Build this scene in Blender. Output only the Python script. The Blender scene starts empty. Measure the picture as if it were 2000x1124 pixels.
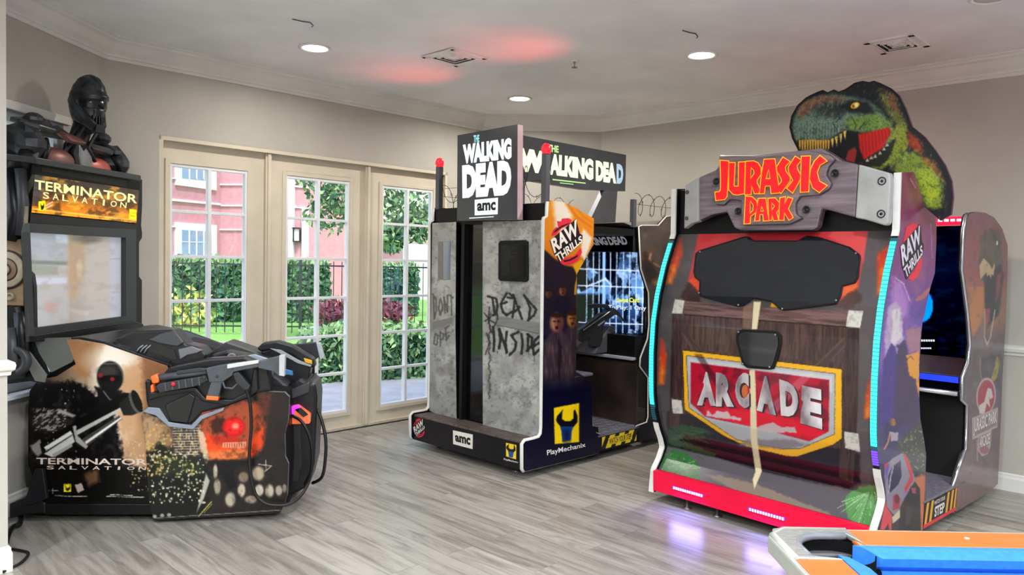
import bpy, bmesh, math, random
import numpy as np
from mathutils import Vector, Matrix
from mathutils.geometry import delaunay_2d_cdt
random.seed(7)
C = bpy.context.scene.collection
scn = bpy.context.scene
# ------------------------------------------------------------------ camera, world, sun, exposure
F, CX, CY, H = 1474.0, 1000.0, 562.0, 1.5
ROLL, PITCH = math.atan(.0186), math.atan(49 / F)
cr, sr, cp, sp = math.cos(ROLL), math.sin(ROLL), math.cos(PITCH), math.sin(PITCH)
cam = bpy.data.cameras.new('camera'); camo = bpy.data.objects.new('camera', cam); C.objects.link(camo)
cam.sensor_fit = 'HORIZONTAL'; cam.sensor_width = 36.0; cam.lens = 36.0 * F / 2000.0
cam.clip_start = .05; cam.clip_end = 300
_fwd = Vector((0, cp, -sp)); _up0 = Vector((0, sp, cp)); _r0 = Vector((1, 0, 0))
_r = _r0 * cr + _up0 * sr; _u = _up0 * cr - _r0 * sr
camo.matrix_world = Matrix(((_r.x, _u.x, -_fwd.x, 0), (_r.y, _u.y, -_fwd.y, 0), (_r.z, _u.z, -_fwd.z, H), (0, 0, 0, 1)))
scn.camera = camo
scn.view_settings.view_transform = 'Standard'; scn.view_settings.look = 'None'
scn.view_settings.gamma = 1.0; scn.view_settings.use_curve_mapping = False
scn.view_settings.exposure = 0.42
w = bpy.data.worlds.new('sky'); scn.world = w; w.use_nodes = True
_nt = w.node_tree; _nt.nodes.clear()
_sky = _nt.nodes.new('ShaderNodeTexSky'); _sky.sky_type = 'NISHITA'; _sky.sun_disc = False
_sky.sun_elevation = math.radians(48); _sky.sun_rotation = math.radians(200); _sky.air_density = 1.3; _sky.dust_density = 2.5
_bg = _nt.nodes.new('ShaderNodeBackground'); _bg.inputs[1].default_value = 0.29
_wo = _nt.nodes.new('ShaderNodeOutputWorld')
_nt.links.new(_sky.outputs[0], _bg.inputs[0]); _nt.links.new(_bg.outputs[0], _wo.inputs[0])
_sl = bpy.data.lights.new('sun', 'SUN'); _sl.energy = 2.3; _sl.angle = math.radians(2); _sl.color = (1, .95, .87)
_so = bpy.data.objects.new('sun', _sl); C.objects.link(_so); _so.location = (3, -6, 12)
_so.rotation_euler = Vector((-.40, .62, -.95)).to_track_quat('-Z', 'Y').to_euler()
CEIL = 2.97
LAMP_W = 20.0
def lamp(x, y, power=LAMP_W, col=(1, .955, .87)):
    l = bpy.data.lights.new('downlight_or_fill_lamp', 'AREA'); l.shape = 'DISK'; l.size = .17; l.energy = power; l.color = col; l.spread = math.radians(165)
    o = bpy.data.objects.new('downlight_or_fill_lamp', l); C.objects.link(o); o.location = (x, y, CEIL - .012)
    return o
# unseen lamps added behind the camera, without fixtures, strong and cool as fill light
for _x, _y in ((-1.2, 2.4), (1.3, 2.6), (3.9, 2.6), (-2.6, .2), (.3, .2), (3.4, .2), (-2.6, -2), (.3, -2), (3.4, -2)):
    lamp(_x, _y, 24.0 if _y > 2 else (80.0 if _y > 0 else 135.0), (.91, .965, 1))
# ------------------------------------------------------------------ pixel <-> place
O = Vector((0, 0, H))
def ray(x, y):
    dx, dy = x - CX, y - CY
    a = (dx * cr + dy * sr) / F; b = (dx * sr - dy * cr) / F
    return Vector((a, cp + b * sp, -sp + b * cp))
def floor_at(x, y, z=0.):
    d = ray(x, y); return O + d * ((z - H) / d.z)
def projn(P):                                   # n x 3 -> n x 2 pixels
    P = np.asarray(P, float).reshape(-1, 3) - np.array((0, 0, H))
    Y = P[:, 1] * cp - P[:, 2] * sp; Z = P[:, 1] * sp + P[:, 2] * cp
    a = F * P[:, 0] / Y; b = -F * Z / Y
    return np.stack((CX + a * cr - b * sr, CY + a * sr + b * cr), 1)
def azv(d): return Vector((math.sin(math.radians(d)), math.cos(math.radians(d)), 0))
class Plane:
    def __init__(s, P, N):
        s.P = Vector(P); s.N = Vector(N).normalized()
        if s.N.dot(O - s.P) < 0: s.N = -s.N
    def hit(s, x, y):
        d = ray(x, y); return O + d * ((s.P - O).dot(s.N) / d.dot(s.N))
    def n(s, p=None): return s.N
    def off(s, k): return Plane(s.P + s.N * k, s.N)
def VPlane(P, az): return Plane((P[0], P[1], 0), (math.cos(math.radians(az)), -math.sin(math.radians(az)), 0))
class Prof:                                     # a sheet with the profile b(z), running along direction e
    def __init__(s, P, e, b, prof, k=0.):
        s.P = Vector(P); s.e = e; s.b = b; s.prof = prof; s.k = k
        s.zs = [q[1] for q in prof]; s.bs = [q[0] for q in prof]
    def f(s, z): return float(np.interp(z, s.zs, s.bs)) - s.k
    def hit(s, x, y):
        d = ray(x, y); lo, hi = .5, 12.
        g = lambda t: (O + d * t - s.P).dot(s.b) - s.f((O + d * t).z)
        for _ in range(40):
            m = (lo + hi) / 2
            if g(m) < 0: lo = m
            else: hi = m
        return O + d * hi
    def n(s, p):
        dz = (s.f(p.z + .02) - s.f(p.z - .02)) / .04
        v = -s.b + Vector((0, 0, dz)); return v.normalized()
    def off(s, k): return Prof(s.P, s.e, s.b, s.prof, s.k + k)
def Z(ox, oy, k, pts): return [(ox + a / k, oy + b / k) for a, b in pts]   # zoomed tracing -> photo pixels
# ------------------------------------------------------------------ materials
def lin(h):
    if not isinstance(h, str): return tuple(h)
    h = h.lstrip('#'); v = [int(h[i:i + 2], 16) / 255 for i in (0, 2, 4)]
    return tuple(c / 12.92 if c <= .04045 else ((c + .055) / 1.055) ** 2.4 for c in v)
_M = {}
def mat(name, col='808080', rough=.5, metal=0., emit=None, es=1., col2=None, nscale=8., stretch=(1, 1, 1), bump=0., coat=0., spec=.5, thr=(.35, .65), detail=4.):
    if name in _M: return _M[name]
    m = bpy.data.materials.new(name); m.use_nodes = True; nt = m.node_tree; p = nt.nodes['Principled BSDF']
    p.inputs['Base Color'].default_value = (*lin(col), 1); p.inputs['Roughness'].default_value = rough; p.inputs['Metallic'].default_value = metal
    p.inputs['Coat Weight'].default_value = coat; p.inputs['Coat Roughness'].default_value = .08; p.inputs['Specular IOR Level'].default_value = spec
    if emit: p.inputs['Emission Color'].default_value = (*lin(emit), 1); p.inputs['Emission Strength'].default_value = es
    tc = nt.nodes.new('ShaderNodeTexCoord'); mp = nt.nodes.new('ShaderNodeMapping'); mp.inputs['Scale'].default_value = stretch
    nz = nt.nodes.new('ShaderNodeTexNoise'); nz.inputs['Scale'].default_value = nscale; nz.inputs['Detail'].default_value = detail
    nt.links.new(tc.outputs['Object'], mp.inputs[0]); nt.links.new(mp.outputs[0], nz.inputs['Vector'])
    rp = nt.nodes.new('ShaderNodeValToRGB'); rp.color_ramp.elements[0].position = thr[0]; rp.color_ramp.elements[1].position = thr[1]
    c1 = lin(col); c2 = lin(col2) if col2 else tuple(min(1, c * 1.06) for c in c1)
    if not col2: c1 = tuple(c * .95 for c in c1)
    rp.color_ramp.elements[0].color = (*c1, 1); rp.color_ramp.elements[1].color = (*c2, 1)
    nt.links.new(nz.outputs['Fac'], rp.inputs[0]); nt.links.new(rp.outputs[0], p.inputs['Base Color'])
    if bump:
        bp = nt.nodes.new('ShaderNodeBump'); bp.inputs['Strength'].default_value = bump; bp.inputs['Distance'].default_value = .01
        nt.links.new(nz.outputs['Fac'], bp.inputs['Height']); nt.links.new(bp.outputs[0], p.inputs['Normal'])
    _M[name] = m; return m
def glow(name, col, es):
    return mat(name, '202020', .5, emit=col, es=es)
def art_mat(name, rough=.32, glowk=0., metal=0., coat=0.):
    if name in _M: return _M[name]
    m = bpy.data.materials.new(name); m.use_nodes = True; nt = m.node_tree; p = nt.nodes['Principled BSDF']
    a = nt.nodes.new('ShaderNodeAttribute'); a.attribute_name = 'art'
    nt.links.new(a.outputs['Color'], p.inputs['Base Color']); p.inputs['Roughness'].default_value = rough; p.inputs['Metallic'].default_value = metal
    p.inputs['Coat Weight'].default_value = coat; p.inputs['Coat Roughness'].default_value = .05; p.inputs['Specular IOR Level'].default_value = .35
    if glowk: nt.links.new(a.outputs['Color'], p.inputs['Emission Color']); p.inputs['Emission Strength'].default_value = glowk
    _M[name] = m; return m
def glass_mat(name, tint='ffffff', ior=1.45, rough=0.):
    if name in _M: return _M[name]
    m = bpy.data.materials.new(name); m.use_nodes = True; nt = m.node_tree; nt.nodes.clear()
    o = nt.nodes.new('ShaderNodeOutputMaterial'); mx = nt.nodes.new('ShaderNodeMixShader'); lw_ = nt.nodes.new('ShaderNodeLayerWeight'); lw_.inputs[0].default_value = .5; pw = nt.nodes.new('ShaderNodeMath'); pw.operation = 'POWER'; pw.inputs[1].default_value = 4.5; f = nt.nodes.new('ShaderNodeMath'); f.operation = 'MULTIPLY_ADD'; f.inputs[1].default_value = .85; f.inputs[2].default_value = ((ior - 1) / (ior + 1)) ** 2 * 1.6
    nt.links.new(lw_.outputs['Facing'], pw.inputs[0]); nt.links.new(pw.outputs[0], f.inputs[0])
    t = nt.nodes.new('ShaderNodeBsdfTransparent'); t.inputs[0].default_value = (*lin(tint), 1)
    g = nt.nodes.new('ShaderNodeBsdfGlossy'); g.inputs['Roughness'].default_value = rough
    nt.links.new(f.outputs[0], mx.inputs[0]); nt.links.new(t.outputs[0], mx.inputs[1]); nt.links.new(g.outputs[0], mx.inputs[2]); nt.links.new(mx.outputs[0], o.inputs[0])
    _M[name] = m; return m
# ------------------------------------------------------------------ objects
def thing(name, loc, label=None, cat=None, group=None, kind=None):
    o = bpy.data.objects.new(name, None); o.empty_display_size = .1; C.objects.link(o); o.location = Vector(loc); o.matrix_world = Matrix.Translation(Vector(loc))
    return tag(o, label, cat, group, kind)
def tag(o, label=None, cat=None, group=None, kind=None):
    for k, v in (('label', label), ('category', cat), ('group', group), ('kind', kind)):
        if v: o[k] = v
    return o
def wloc(o):
    p = Vector((0, 0, 0))
    while o: p += o.location; o = o.parent
    return p
class MB:
    def __init__(s): s.v = []; s.f = []; s.m = []; s.ms = []; s.sm = []
    def mi(s, m):
        if m not in s.ms: s.ms.append(m)
        return s.ms.index(m)
    def add(s, vs, fs, m, smooth=False):
        b = len(s.v); k = s.mi(m); s.v += [Vector(q) for q in vs]
        for f in fs: s.f.append([b + i for i in f]); s.m.append(k); s.sm.append(smooth)
        return s
    def box(s, c, size, m, ax=None):
        X, Y, Zv = ax if ax else (Vector((1, 0, 0)), Vector((0, 1, 0)), Vector((0, 0, 1)))
        c = Vector(c); h = [q / 2 for q in size]
        vs = [c + X * (h[0] * i) + Y * (h[1] * j) + Zv * (h[2] * k) for i in (-1, 1) for j in (-1, 1) for k in (-1, 1)]
        return s.add(vs, [(0, 1, 3, 2), (4, 6, 7, 5), (0, 4, 5, 1), (2, 3, 7, 6), (0, 2, 6, 4), (1, 5, 7, 3)], m)
    def boxaz(s, c, az, along, across, up, m):
        return s.box(c, (along, across, up), m, (azv(az), azv(az + 90), Vector((0, 0, 1))))
    def prism(s, loop, ext, m, mside=None):
        loop = [Vector(q) for q in loop]; ext = Vector(ext); n = len(loop)
        s.add(loop, [tuple(range(n))], m); s.add([q + ext for q in loop], [tuple(range(n - 1, -1, -1))], m)
        s.add(loop + [q + ext for q in loop], [(i, i + n, (i + 1) % n + n, (i + 1) % n) for i in range(n)], mside or m)
        return s
    def hull2(s, A, B, m, caps=True):            # loft between two loops of equal length
        n = len(A); s.add(list(A) + list(B), [(i, (i + 1) % n, (i + 1) % n + n, i + n) for i in range(n)], m)
        if caps: s.add(A, [tuple(range(n - 1, -1, -1))], m); s.add(B, [tuple(range(n))], m)
        return s
    def tube(s, pts, r, m, seg=8, closed=False):
        pts = [Vector(p) for p in pts]; n = len(pts); rs = r if isinstance(r, (list, tuple)) else [r] * n
        vs = []; pu = None
        for i, p in enumerate(pts):
            a = pts[(i - 1) % n] if (closed or i > 0) else p; b = pts[(i + 1) % n] if (closed or i < n - 1) else p
            t = (b - a)
            t = t.normalized() if t.length > 1e-9 else Vector((0, 0, 1))
            u = pu - t * pu.dot(t) if pu else t.cross(Vector((0, 0, 1)))
            if u.length < 1e-4: u = t.cross(Vector((0, 1, .1)))
            u.normalize(); pu = u; q = t.cross(u)
            vs += [p + (u * math.cos(k * 2 * math.pi / seg) + q * math.sin(k * 2 * math.pi / seg)) * rs[i] for k in range(seg)]
        fs = []
        for i in range(n if closed else n - 1):
            j = (i + 1) % n
            fs += [(i * seg + k, i * seg + (k + 1) % seg, j * seg + (k + 1) % seg, j * seg + k) for k in range(seg)]
        s.add(vs, fs, m, True)
        if not closed:
            s.add(vs[:seg], [tuple(range(seg - 1, -1, -1))], m); s.add(vs[-seg:], [tuple(range(seg))], m)
        return s
    def lathe(s, c, prof, m, seg=24, axis=Vector((0, 0, 1))):
        c = Vector(c); axis = axis.normalized(); u = axis.orthogonal().normalized(); q = axis.cross(u); vs = []
        for r, z in prof: vs += [c + axis * z + (u * math.cos(k * 2 * math.pi / seg) + q * math.sin(k * 2 * math.pi / seg)) * max(r, 1e-5) for k in range(seg)]
        fs = [(i * seg + k, i * seg + (k + 1) % seg, (i + 1) * seg + (k + 1) % seg, (i + 1) * seg + k) for i in range(len(prof) - 1) for k in range(seg)]
        return s.add(vs, fs, m, True)
    def sphere(s, c, r, m, seg=20, rings=12, sc=(1, 1, 1), fn=None):
        c = Vector(c); vs = []
        for i in range(rings + 1):
            t = math.pi * i / rings
            for k in range(seg):
                d = Vector((math.sin(t) * math.cos(2 * math.pi * k / seg), math.sin(t) * math.sin(2 * math.pi * k / seg), math.cos(t)))
                e = Vector((d.x * sc[0], d.y * sc[1], d.z * sc[2])) * r
                vs.append(c + (fn(d, e) if fn else e))
        fs = [(i * seg + k, (i + 1) * seg + k, (i + 1) * seg + (k + 1) % seg, i * seg + (k + 1) % seg) for i in range(rings) for k in range(seg)]
        return s.add(vs, fs, m, True)
    def decal(s, loop_px, surf, m, off=.001):
        sf = surf.off(off); return s.add([sf.hit(*q) for q in loop_px], [tuple(range(len(loop_px)))], m)
    def slab(s, loop_px, surf, thick, m, off=0., mside=None):   # traced outline on a surface, built out towards the viewer by off, thick backwards
        a = [surf.off(off).hit(*q) for q in loop_px]; b = [p - surf.n(p) * thick for p in a]; n = len(a)
        s.add(a, [tuple(range(n))], m); s.add(b, [tuple(range(n - 1, -1, -1))], m)
        s.add(a + b, [(i, i + n, (i + 1) % n + n, (i + 1) % n) for i in range(n)], mside or m)
        return s
    def out(s, name, parent=None, bevel=0., label=None, **kw):
        o0 = wloc(parent) if parent else (kw.get('loc') or Vector((0, 0, 0)))
        me = bpy.data.meshes.new(name); me.from_pydata([tuple(q - o0) for q in s.v], [], s.f)
        for m in s.ms: me.materials.append(m)
        me.polygons.foreach_set('material_index', s.m); me.polygons.foreach_set('use_smooth', s.sm); me.update()
        bm = bmesh.new(); bm.from_mesh(me); bmesh.ops.remove_doubles(bm, verts=bm.verts, dist=1e-6); bmesh.ops.recalc_face_normals(bm, faces=bm.faces); bm.to_mesh(me); bm.free()
        o = bpy.data.objects.new(name, me); C.objects.link(o)
        if parent: o.parent = parent
        else: o.location = o0
        if bevel:
            b = o.modifiers.new('bevel', 'BEVEL'); b.width = bevel; b.segments = 2; b.limit_method = 'ANGLE'; b.angle_limit = math.radians(35)
        if label: o['label'] = label
        for k in ('cat', 'group', 'kind'):
            if kw.get(k): o['category' if k == 'cat' else k] = kw[k]
        return o
# ------------------------------------------------------------------ lettering
_T = {}
def glyphs(txt, bold=.0, ext=0., sp=1.):
    key = (txt, bold, ext, sp)
    if key in _T: return _T[key]
    cu = bpy.data.curves.new('lettering', 'FONT'); cu.body = txt; cu.offset = bold; cu.extrude = ext; cu.resolution_u = 3; cu.space_character = sp
    ob = bpy.data.objects.new('lettering', cu); C.objects.link(ob)
    me = bpy.data.meshes.new_from_object(ob)
    v = np.array([tuple(q.co) for q in me.vertices]).reshape(-1, 3); f = [tuple(p.vertices) for p in me.polygons]
    bpy.data.objects.remove(ob); bpy.data.curves.remove(cu); bpy.data.meshes.remove(me)
    lo, hi = v.min(0), v.max(0); v[:, :2] = (v[:, :2] - lo[:2]) / (hi[:2] - lo[:2])
    if ext: v[:, 2] = (v[:, 2] + ext) / (2 * ext)
    _T[key] = (v, f); return _T[key]
def lettering(mb, txt, quad, surf, m, bold=.02, off=.0012, depth=0., warp=None, sp=1.):
    """quad: photo pixels of the word's top left, top right, bottom right, bottom left, laid on surf"""
    v, f = glyphs(txt, bold, .02 if depth else 0., sp); tl, tr, br, bl = [np.array(q, float) for q in quad]; vs = []
    for a, b, c in v:
        if warp: a, b = warp(a, b)
        p = (tl * (1 - a) + tr * a) * b + (bl * (1 - a) + br * a) * (1 - b)
        sf = surf.off(off + depth * c) if depth else surf.off(off)
        vs.append(sf.hit(*p))
    return mb.add(vs, f, m)
# ------------------------------------------------------------------ printed artwork: colour per point of a fine mesh
def _h(ix, iy, seed):
    n = (ix.astype(np.int64) * 374761393 + iy.astype(np.int64) * 668265263 + seed * 974634777) & 0x7fffffff
    n = ((n ^ (n >> 13)) * 1274126177) & 0x7fffffff
    return ((n ^ (n >> 16)) & 0xffff) / 65535.
def vnoise(x, y, seed):
    ix, iy = np.floor(x), np.floor(y); fx, fy = x - ix, y - iy; fx = fx * fx * (3 - 2 * fx); fy = fy * fy * (3 - 2 * fy)
    return (_h(ix, iy, seed) * (1 - fx) + _h(ix + 1, iy, seed) * fx) * (1 - fy) + (_h(ix, iy + 1, seed) * (1 - fx) + _h(ix + 1, iy + 1, seed) * fx) * fy
def fbm(x, y, seed=1, oc=4):
    r = 0; a = .5; t = 0
    for k in range(oc): r = r + a * vnoise(x * 2 ** k, y * 2 ** k, seed + k * 17); t += a; a *= .55
    return r / t
def rgb(h): h = h.lstrip('#'); return np.array([int(h[i:i + 2], 16) / 255 for i in (0, 2, 4)])
def sdf(px, py, pts):
    pts = np.array(pts, float); n = len(pts); d = np.full(px.shape, 1e9); ins = np.zeros(px.shape, bool)
    for i in range(n):
        a, b = pts[i], pts[(i + 1) % n]; ex, ey = b - a; wx, wy = px - a[0], py - a[1]; L = ex * ex + ey * ey + 1e-12
        t = np.clip((wx * ex + wy * ey) / L, 0, 1); d = np.minimum(d, (wx - ex * t) ** 2 + (wy - ey * t) ** 2)
        if abs(ey) > 1e-9:
            c = ((a[1] <= py) & (b[1] > py)) | ((b[1] <= py) & (a[1] > py)); ins ^= c & (px < a[0] + (py - a[1]) / ey * ex)
    d = np.sqrt(d); return np.where(ins, -d, d)
class Art:
    def __init__(s, x, y, base='808080'): s.x, s.y = x, y; s.c = np.tile(rgb(base), (len(x), 1)); s.mask = None
    def blend(s, a, col):
        if s.mask is not None: a = a * s.mask
        s.c = s.c * (1 - a[:, None]) + (rgb(col) if isinstance(col, str) else col) * a[:, None]; return s
    def clip(s, pts=None, soft=1.): s.mask = None if pts is None else np.clip(.5 - sdf(s.x, s.y, pts) / soft, 0, 1); return s
    def grad(s, p, q, stops, a=1.):
        d = np.array(q, float) - np.array(p, float); t = ((s.x - p[0]) * d[0] + (s.y - p[1]) * d[1]) / (d @ d)
        ts = [k[0] for k in stops]; cs = np.array([rgb(k[1]) for k in stops])
        return s.blend(np.full(s.x.shape, float(a)), np.stack([np.interp(t, ts, cs[:, i]) for i in range(3)], 1))
    def poly(s, pts, col, soft=1.5, a=1., rag=0., rs=6., seed=3):
        pa = np.array(pts); m = soft + rag + 2
        k = (s.x > pa[:, 0].min() - m) & (s.x < pa[:, 0].max() + m) & (s.y > pa[:, 1].min() - m) & (s.y < pa[:, 1].max() + m)
        al = np.zeros(s.x.shape)
        if k.any():
            d = sdf(s.x[k], s.y[k], pts)
            if rag: d = d + (fbm(s.x[k] / rs, s.y[k] / rs, seed) - .5) * 2 * rag
            al[k] = np.clip(.5 - d / soft, 0, 1) * a
        return s.blend(al, col)
    def line(s, pts, wd, col, soft=1.2, a=1., rag=0., seed=4):
        d = np.full(s.x.shape, 1e9)
        for p, q in zip(pts[:-1], pts[1:]):
            ex, ey = q[0] - p[0], q[1] - p[1]; L = ex * ex + ey * ey + 1e-9; wx, wy = s.x - p[0], s.y - p[1]
            t = np.clip((wx * ex + wy * ey) / L, 0, 1); d = np.minimum(d, (wx - ex * t) ** 2 + (wy - ey * t) ** 2)
        d = np.sqrt(d) - wd / 2
        if rag: d = d + (fbm(s.x / 3, s.y / 3, seed) - .5) * 2 * rag
        return s.blend(np.clip(.5 - d / soft, 0, 1) * a, col)
    def ell(s, cx, cy, rx, ry, col, soft=.15, a=1., rot=0.):
        c_, s_ = math.cos(math.radians(rot)), math.sin(math.radians(rot)); u = ((s.x - cx) * c_ + (s.y - cy) * s_) / rx; v = (-(s.x - cx) * s_ + (s.y - cy) * c_) / ry
        return s.blend(np.clip((1 - np.sqrt(u * u + v * v)) / soft + .5, 0, 1) * a, col)
    def noise(s, sx, sy, col, lo=.45, hi=.6, a=1., seed=1, rot=0., oc=4):
        c_, s_ = math.cos(math.radians(rot)), math.sin(math.radians(rot)); u = s.x * c_ + s.y * s_; v = -s.x * s_ + s.y * c_
        return s.blend(np.clip((fbm(u / sx, v / sy, seed, oc) - lo) / (hi - lo), 0, 1) * a, col)
    def specks(s, n, box, rad, col, a=1., seed=5):
        r = random.Random(seed)
        for _ in range(n): s.ell(r.uniform(box[0], box[2]), r.uniform(box[1], box[3]), rad * r.uniform(.4, 1.2), rad * r.uniform(.4, 1.2), col, .6, a * r.uniform(.4, 1))
        return s
def dens(loop, step):
    out = []
    for i in range(len(loop)):
        a, b = Vector(loop[i]), Vector(loop[(i + 1) % len(loop)]); n = max(1, int((b - a).length / step))
        out += [a + (b - a) * (k / n) for k in range(n)]
    return out
def art_panel(name, loop_px, surf, paint, parent, thick=.018, res=2.2, m=None, edge=None, off=0., label=None, mirror=None, raw=False):
    """a board traced on surf (photo pixels); paint(Art) colours its printed face; returns the object"""
    rng = np.random.RandomState(3); lp = dens([(p[0], p[1]) for p in loop_px], res * 1.5)
    xs = [p.x for p in lp]; ys = [p.y for p in lp]
    gx, gy = np.meshgrid(np.arange(min(xs), max(xs), res), np.arange(min(ys), max(ys), res)); gx = gx.ravel(); gy = gy.ravel()
    gx = gx + rng.uniform(-.2, .2, gx.shape) * res; gy = gy + rng.uniform(-.2, .2, gy.shape) * res
    k = sdf(gx, gy, [(p.x, p.y) for p in lp]) < -res * .45
    pts = lp + [Vector((a, b)) for a, b in zip(gx[k], gy[k])]; n = len(lp)
    vo, _, fo, _, _, _ = delaunay_2d_cdt(pts, [], [list(range(n))], 1, 1e-7)
    X = np.array([q.x for q in vo]); Y = np.array([q.y for q in vo])
    ar = Art(X, Y); paint(ar)
    sf = surf.off(off); front = [sf.hit(a, b) for a, b in zip(X, Y)]
    ctr = wloc(parent); nv = len(front)
    ringa = [sf.hit(p.x, p.y) for p in lp]; ringb = [q - sf.n(q) * thick for q in ringa]
    V = front + ringa + ringb; Fc = [tuple(q) for q in fo]; na = len(Fc)
    if thick:
        Fc += [(nv + i, nv + (i + 1) % n, nv + n + (i + 1) % n, nv + n + i) for i in range(n)]
        if not isinstance(surf, Prof): Fc += [tuple(nv + n + i for i in range(n))]
        else:
            V = V + [q - sf.n(q) * thick for q in front]; k0 = nv + 2 * n; Fc += [tuple(k0 + j for j in reversed(q)) for q in fo]
    else: V = front
    me = bpy.data.meshes.new(name); me.from_pydata([tuple(q - ctr) for q in V], [], Fc)
    me.materials.append(m or art_mat('printed_board')); me.materials.append(edge or mat('board_edge', '18181c', .5))
    mi = np.zeros(len(Fc), int); mi[na:] = 1; me.polygons.foreach_set('material_index', mi)
    col = np.clip(ar.c, 0, 1); lum = col.mean(1, keepdims=True); col = np.clip(lum + (col - lum) * 1.16, 0, 1); col = np.clip((col - .06) * 1.02, 0, 1); col = np.where(col <= .04045, col / 12.92, ((col + .055) / 1.055) ** 2.4)
    at = me.color_attributes.new('art', 'FLOAT_COLOR', 'POINT'); buf = np.ones((len(V), 4)); buf[:, :3] = .02; buf[:nv, :3] = col
    at.data.foreach_set('color', buf.ravel()); me.update()
    # faces of the printed side look at the viewer's side of the board
    bm = bmesh.new(); bm.from_mesh(me); bm.normal_update()
    for f in bm.faces:
        if f.material_index == 0 and f.normal.dot(sf.n(V[f.verts[0].index])) < 0: f.normal_flip()
    bm.to_mesh(me); bm.free()
    if isinstance(surf, Prof): me.polygons.foreach_set('use_smooth', mi == 0)
    o = bpy.data.objects.new(name, me); C.objects.link(o); o.parent = parent
    if label: o['label'] = label
    return o
UP = Vector((0, 0, 1))
# ------------------------------------------------------------------ the room
WALL = mat('wall_paint', 'b5b0a7', .75, col2='bab5ac', nscale=3); TRIMW = mat('trim_paint', 'dedcd6', .45, nscale=3); CEILM = mat('ceiling_paint', 'eaeaea', .8, nscale=2)
DOORM = mat('door_paint', 'd6cbb8', .42, nscale=3); SASH = mat('sash_paint', 'e8ebf0', .4, nscale=4); GLASS = glass_mat('window_glass')
V2 = lambda x, y: Vector((x, y, 0))
c0, c1, c2 = V2(-2.79, 5.165), V2(-.341, 7.69), V2(.872, 7.645)
r2 = c2 + azv(134.6) * 8.2
stub = V2(-2.352, 3.512); stub2 = stub + azv(224.3) * 3.2
l2 = c0 + azv(183.9) * 2.46                     # where the left wall dies into the stub wall
b1, b2 = V2(r2.x, -3.6), V2(stub2.x, -3.6)
def floor_mat():
    m = bpy.data.materials.new('grey_oak_planks'); m.use_nodes = True; nt = m.node_tree; p = nt.nodes['Principled BSDF']; L = nt.links.new; N = nt.nodes.new
    tc = N('ShaderNodeTexCoord'); mp = N('ShaderNodeMapping'); mp.inputs['Rotation'].default_value = (0, 0, math.radians(44.6)); L(tc.outputs['Object'], mp.inputs[0])
    br = N('ShaderNodeTexBrick'); br.offset = .37; br.inputs['Scale'].default_value = 1; br.inputs['Brick Width'].default_value = 1.22; br.inputs['Row Height'].default_value = .178
    br.inputs['Mortar Size'].default_value = .0012; br.inputs['Mortar Smooth'].default_value = .3; br.inputs['Bias'].default_value = 0
    br.inputs['Color1'].default_value = (*lin('aca79f'), 1); br.inputs['Color2'].default_value = (*lin('948f87'), 1); br.inputs['Mortar'].default_value = (*lin('77726b'), 1)
    L(mp.outputs[0], br.inputs['Vector'])
    m2 = N('ShaderNodeMapping'); m2.inputs['Scale'].default_value = (1.3, 12, 1); L(mp.outputs[0], m2.inputs[0])
    ad = N('ShaderNodeVectorMath'); ad.operation = 'ADD'; L(m2.outputs[0], ad.inputs[0])
    sc = N('ShaderNodeVectorMath'); sc.operation = 'SCALE'; sc.inputs['Scale'].default_value = 37; L(br.outputs['Color'], sc.inputs[0]); L(sc.outputs[0], ad.inputs[1])
    nz = N('ShaderNodeTexNoise'); nz.inputs['Scale'].default_value = 1.5; nz.inputs['Detail'].default_value = 7; nz.inputs['Roughness'].default_value = .62; nz.inputs['Distortion'].default_value = .7; L(ad.outputs[0], nz.inputs['Vector'])
    rp = N('ShaderNodeValToRGB'); rp.color_ramp.elements[0].position = .34; rp.color_ramp.elements[1].position = .56; rp.color_ramp.elements[0].color = (.42, .41, .40, 1); rp.color_ramp.elements[1].color = (1, 1, 1, 1); L(nz.outputs['Fac'], rp.inputs[0])
    mx = N('ShaderNodeMix'); mx.data_type = 'RGBA'; mx.blend_type = 'MULTIPLY'; mx.inputs['Factor'].default_value = .8; L(br.outputs['Color'], mx.inputs['A']); L(rp.outputs[0], mx.inputs['B'])
    L(mx.outputs['Result'], p.inputs['Base Color']); p.inputs['Roughness'].default_value = .3; p.inputs['Specular IOR Level'].default_value = .45
    bp = N('ShaderNodeBump'); bp.inputs['Strength'].default_value = .12; bp.inputs['Distance'].default_value = .003; L(nz.outputs['Fac'], bp.inputs['Height']); L(bp.outputs[0], p.inputs['Normal'])
    return m
room = [c0, c1, c2, r2, b1, b2, stub2, l2]
fl = MB().prism(room, (0, 0, -.1), floor_mat()).out('floor', kind='structure')
ce = MB().prism([p + UP * CEIL for p in room], (0, 0, .1), CEILM).out('ceiling', kind='structure')
def inward(a, b):
    d = (b - a).normalized(); n = Vector((d.y, -d.x, 0)); return n
def wall(name, a, b, holes=(), m=WALL, t=.15, z1=CEIL):
    d = (b - a); L = d.length; d.normalize(); n = inward(a, b); mb = MB(); az = math.degrees(math.atan2(d.x, d.y))
    def pc(s0, s1, za, zb):
        if s1 - s0 > 1e-4 and zb - za > 1e-4: mb.boxaz(a + d * ((s0 + s1) / 2) - n * (t / 2) + UP * ((za + zb) / 2), az, s1 - s0, t, zb - za, m)
    s = 0
    for h in holes: pc(s, h[0], 0, z1); pc(h[0], h[1], 0, h[2]); pc(h[0], h[1], h[3], z1); s = h[1]
    pc(s, L, 0, z1); return mb.out(name, kind='structure')
azd = math.degrees(math.atan2((c1 - c0).x, (c1 - c0).y)); dd = (c1 - c0).normalized(); dn = inward(c0, c1)
D0 = V2(-1.309, 6.797); ts = (D0 - c0).dot(dd)                       # along the wall to the door datum
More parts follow.
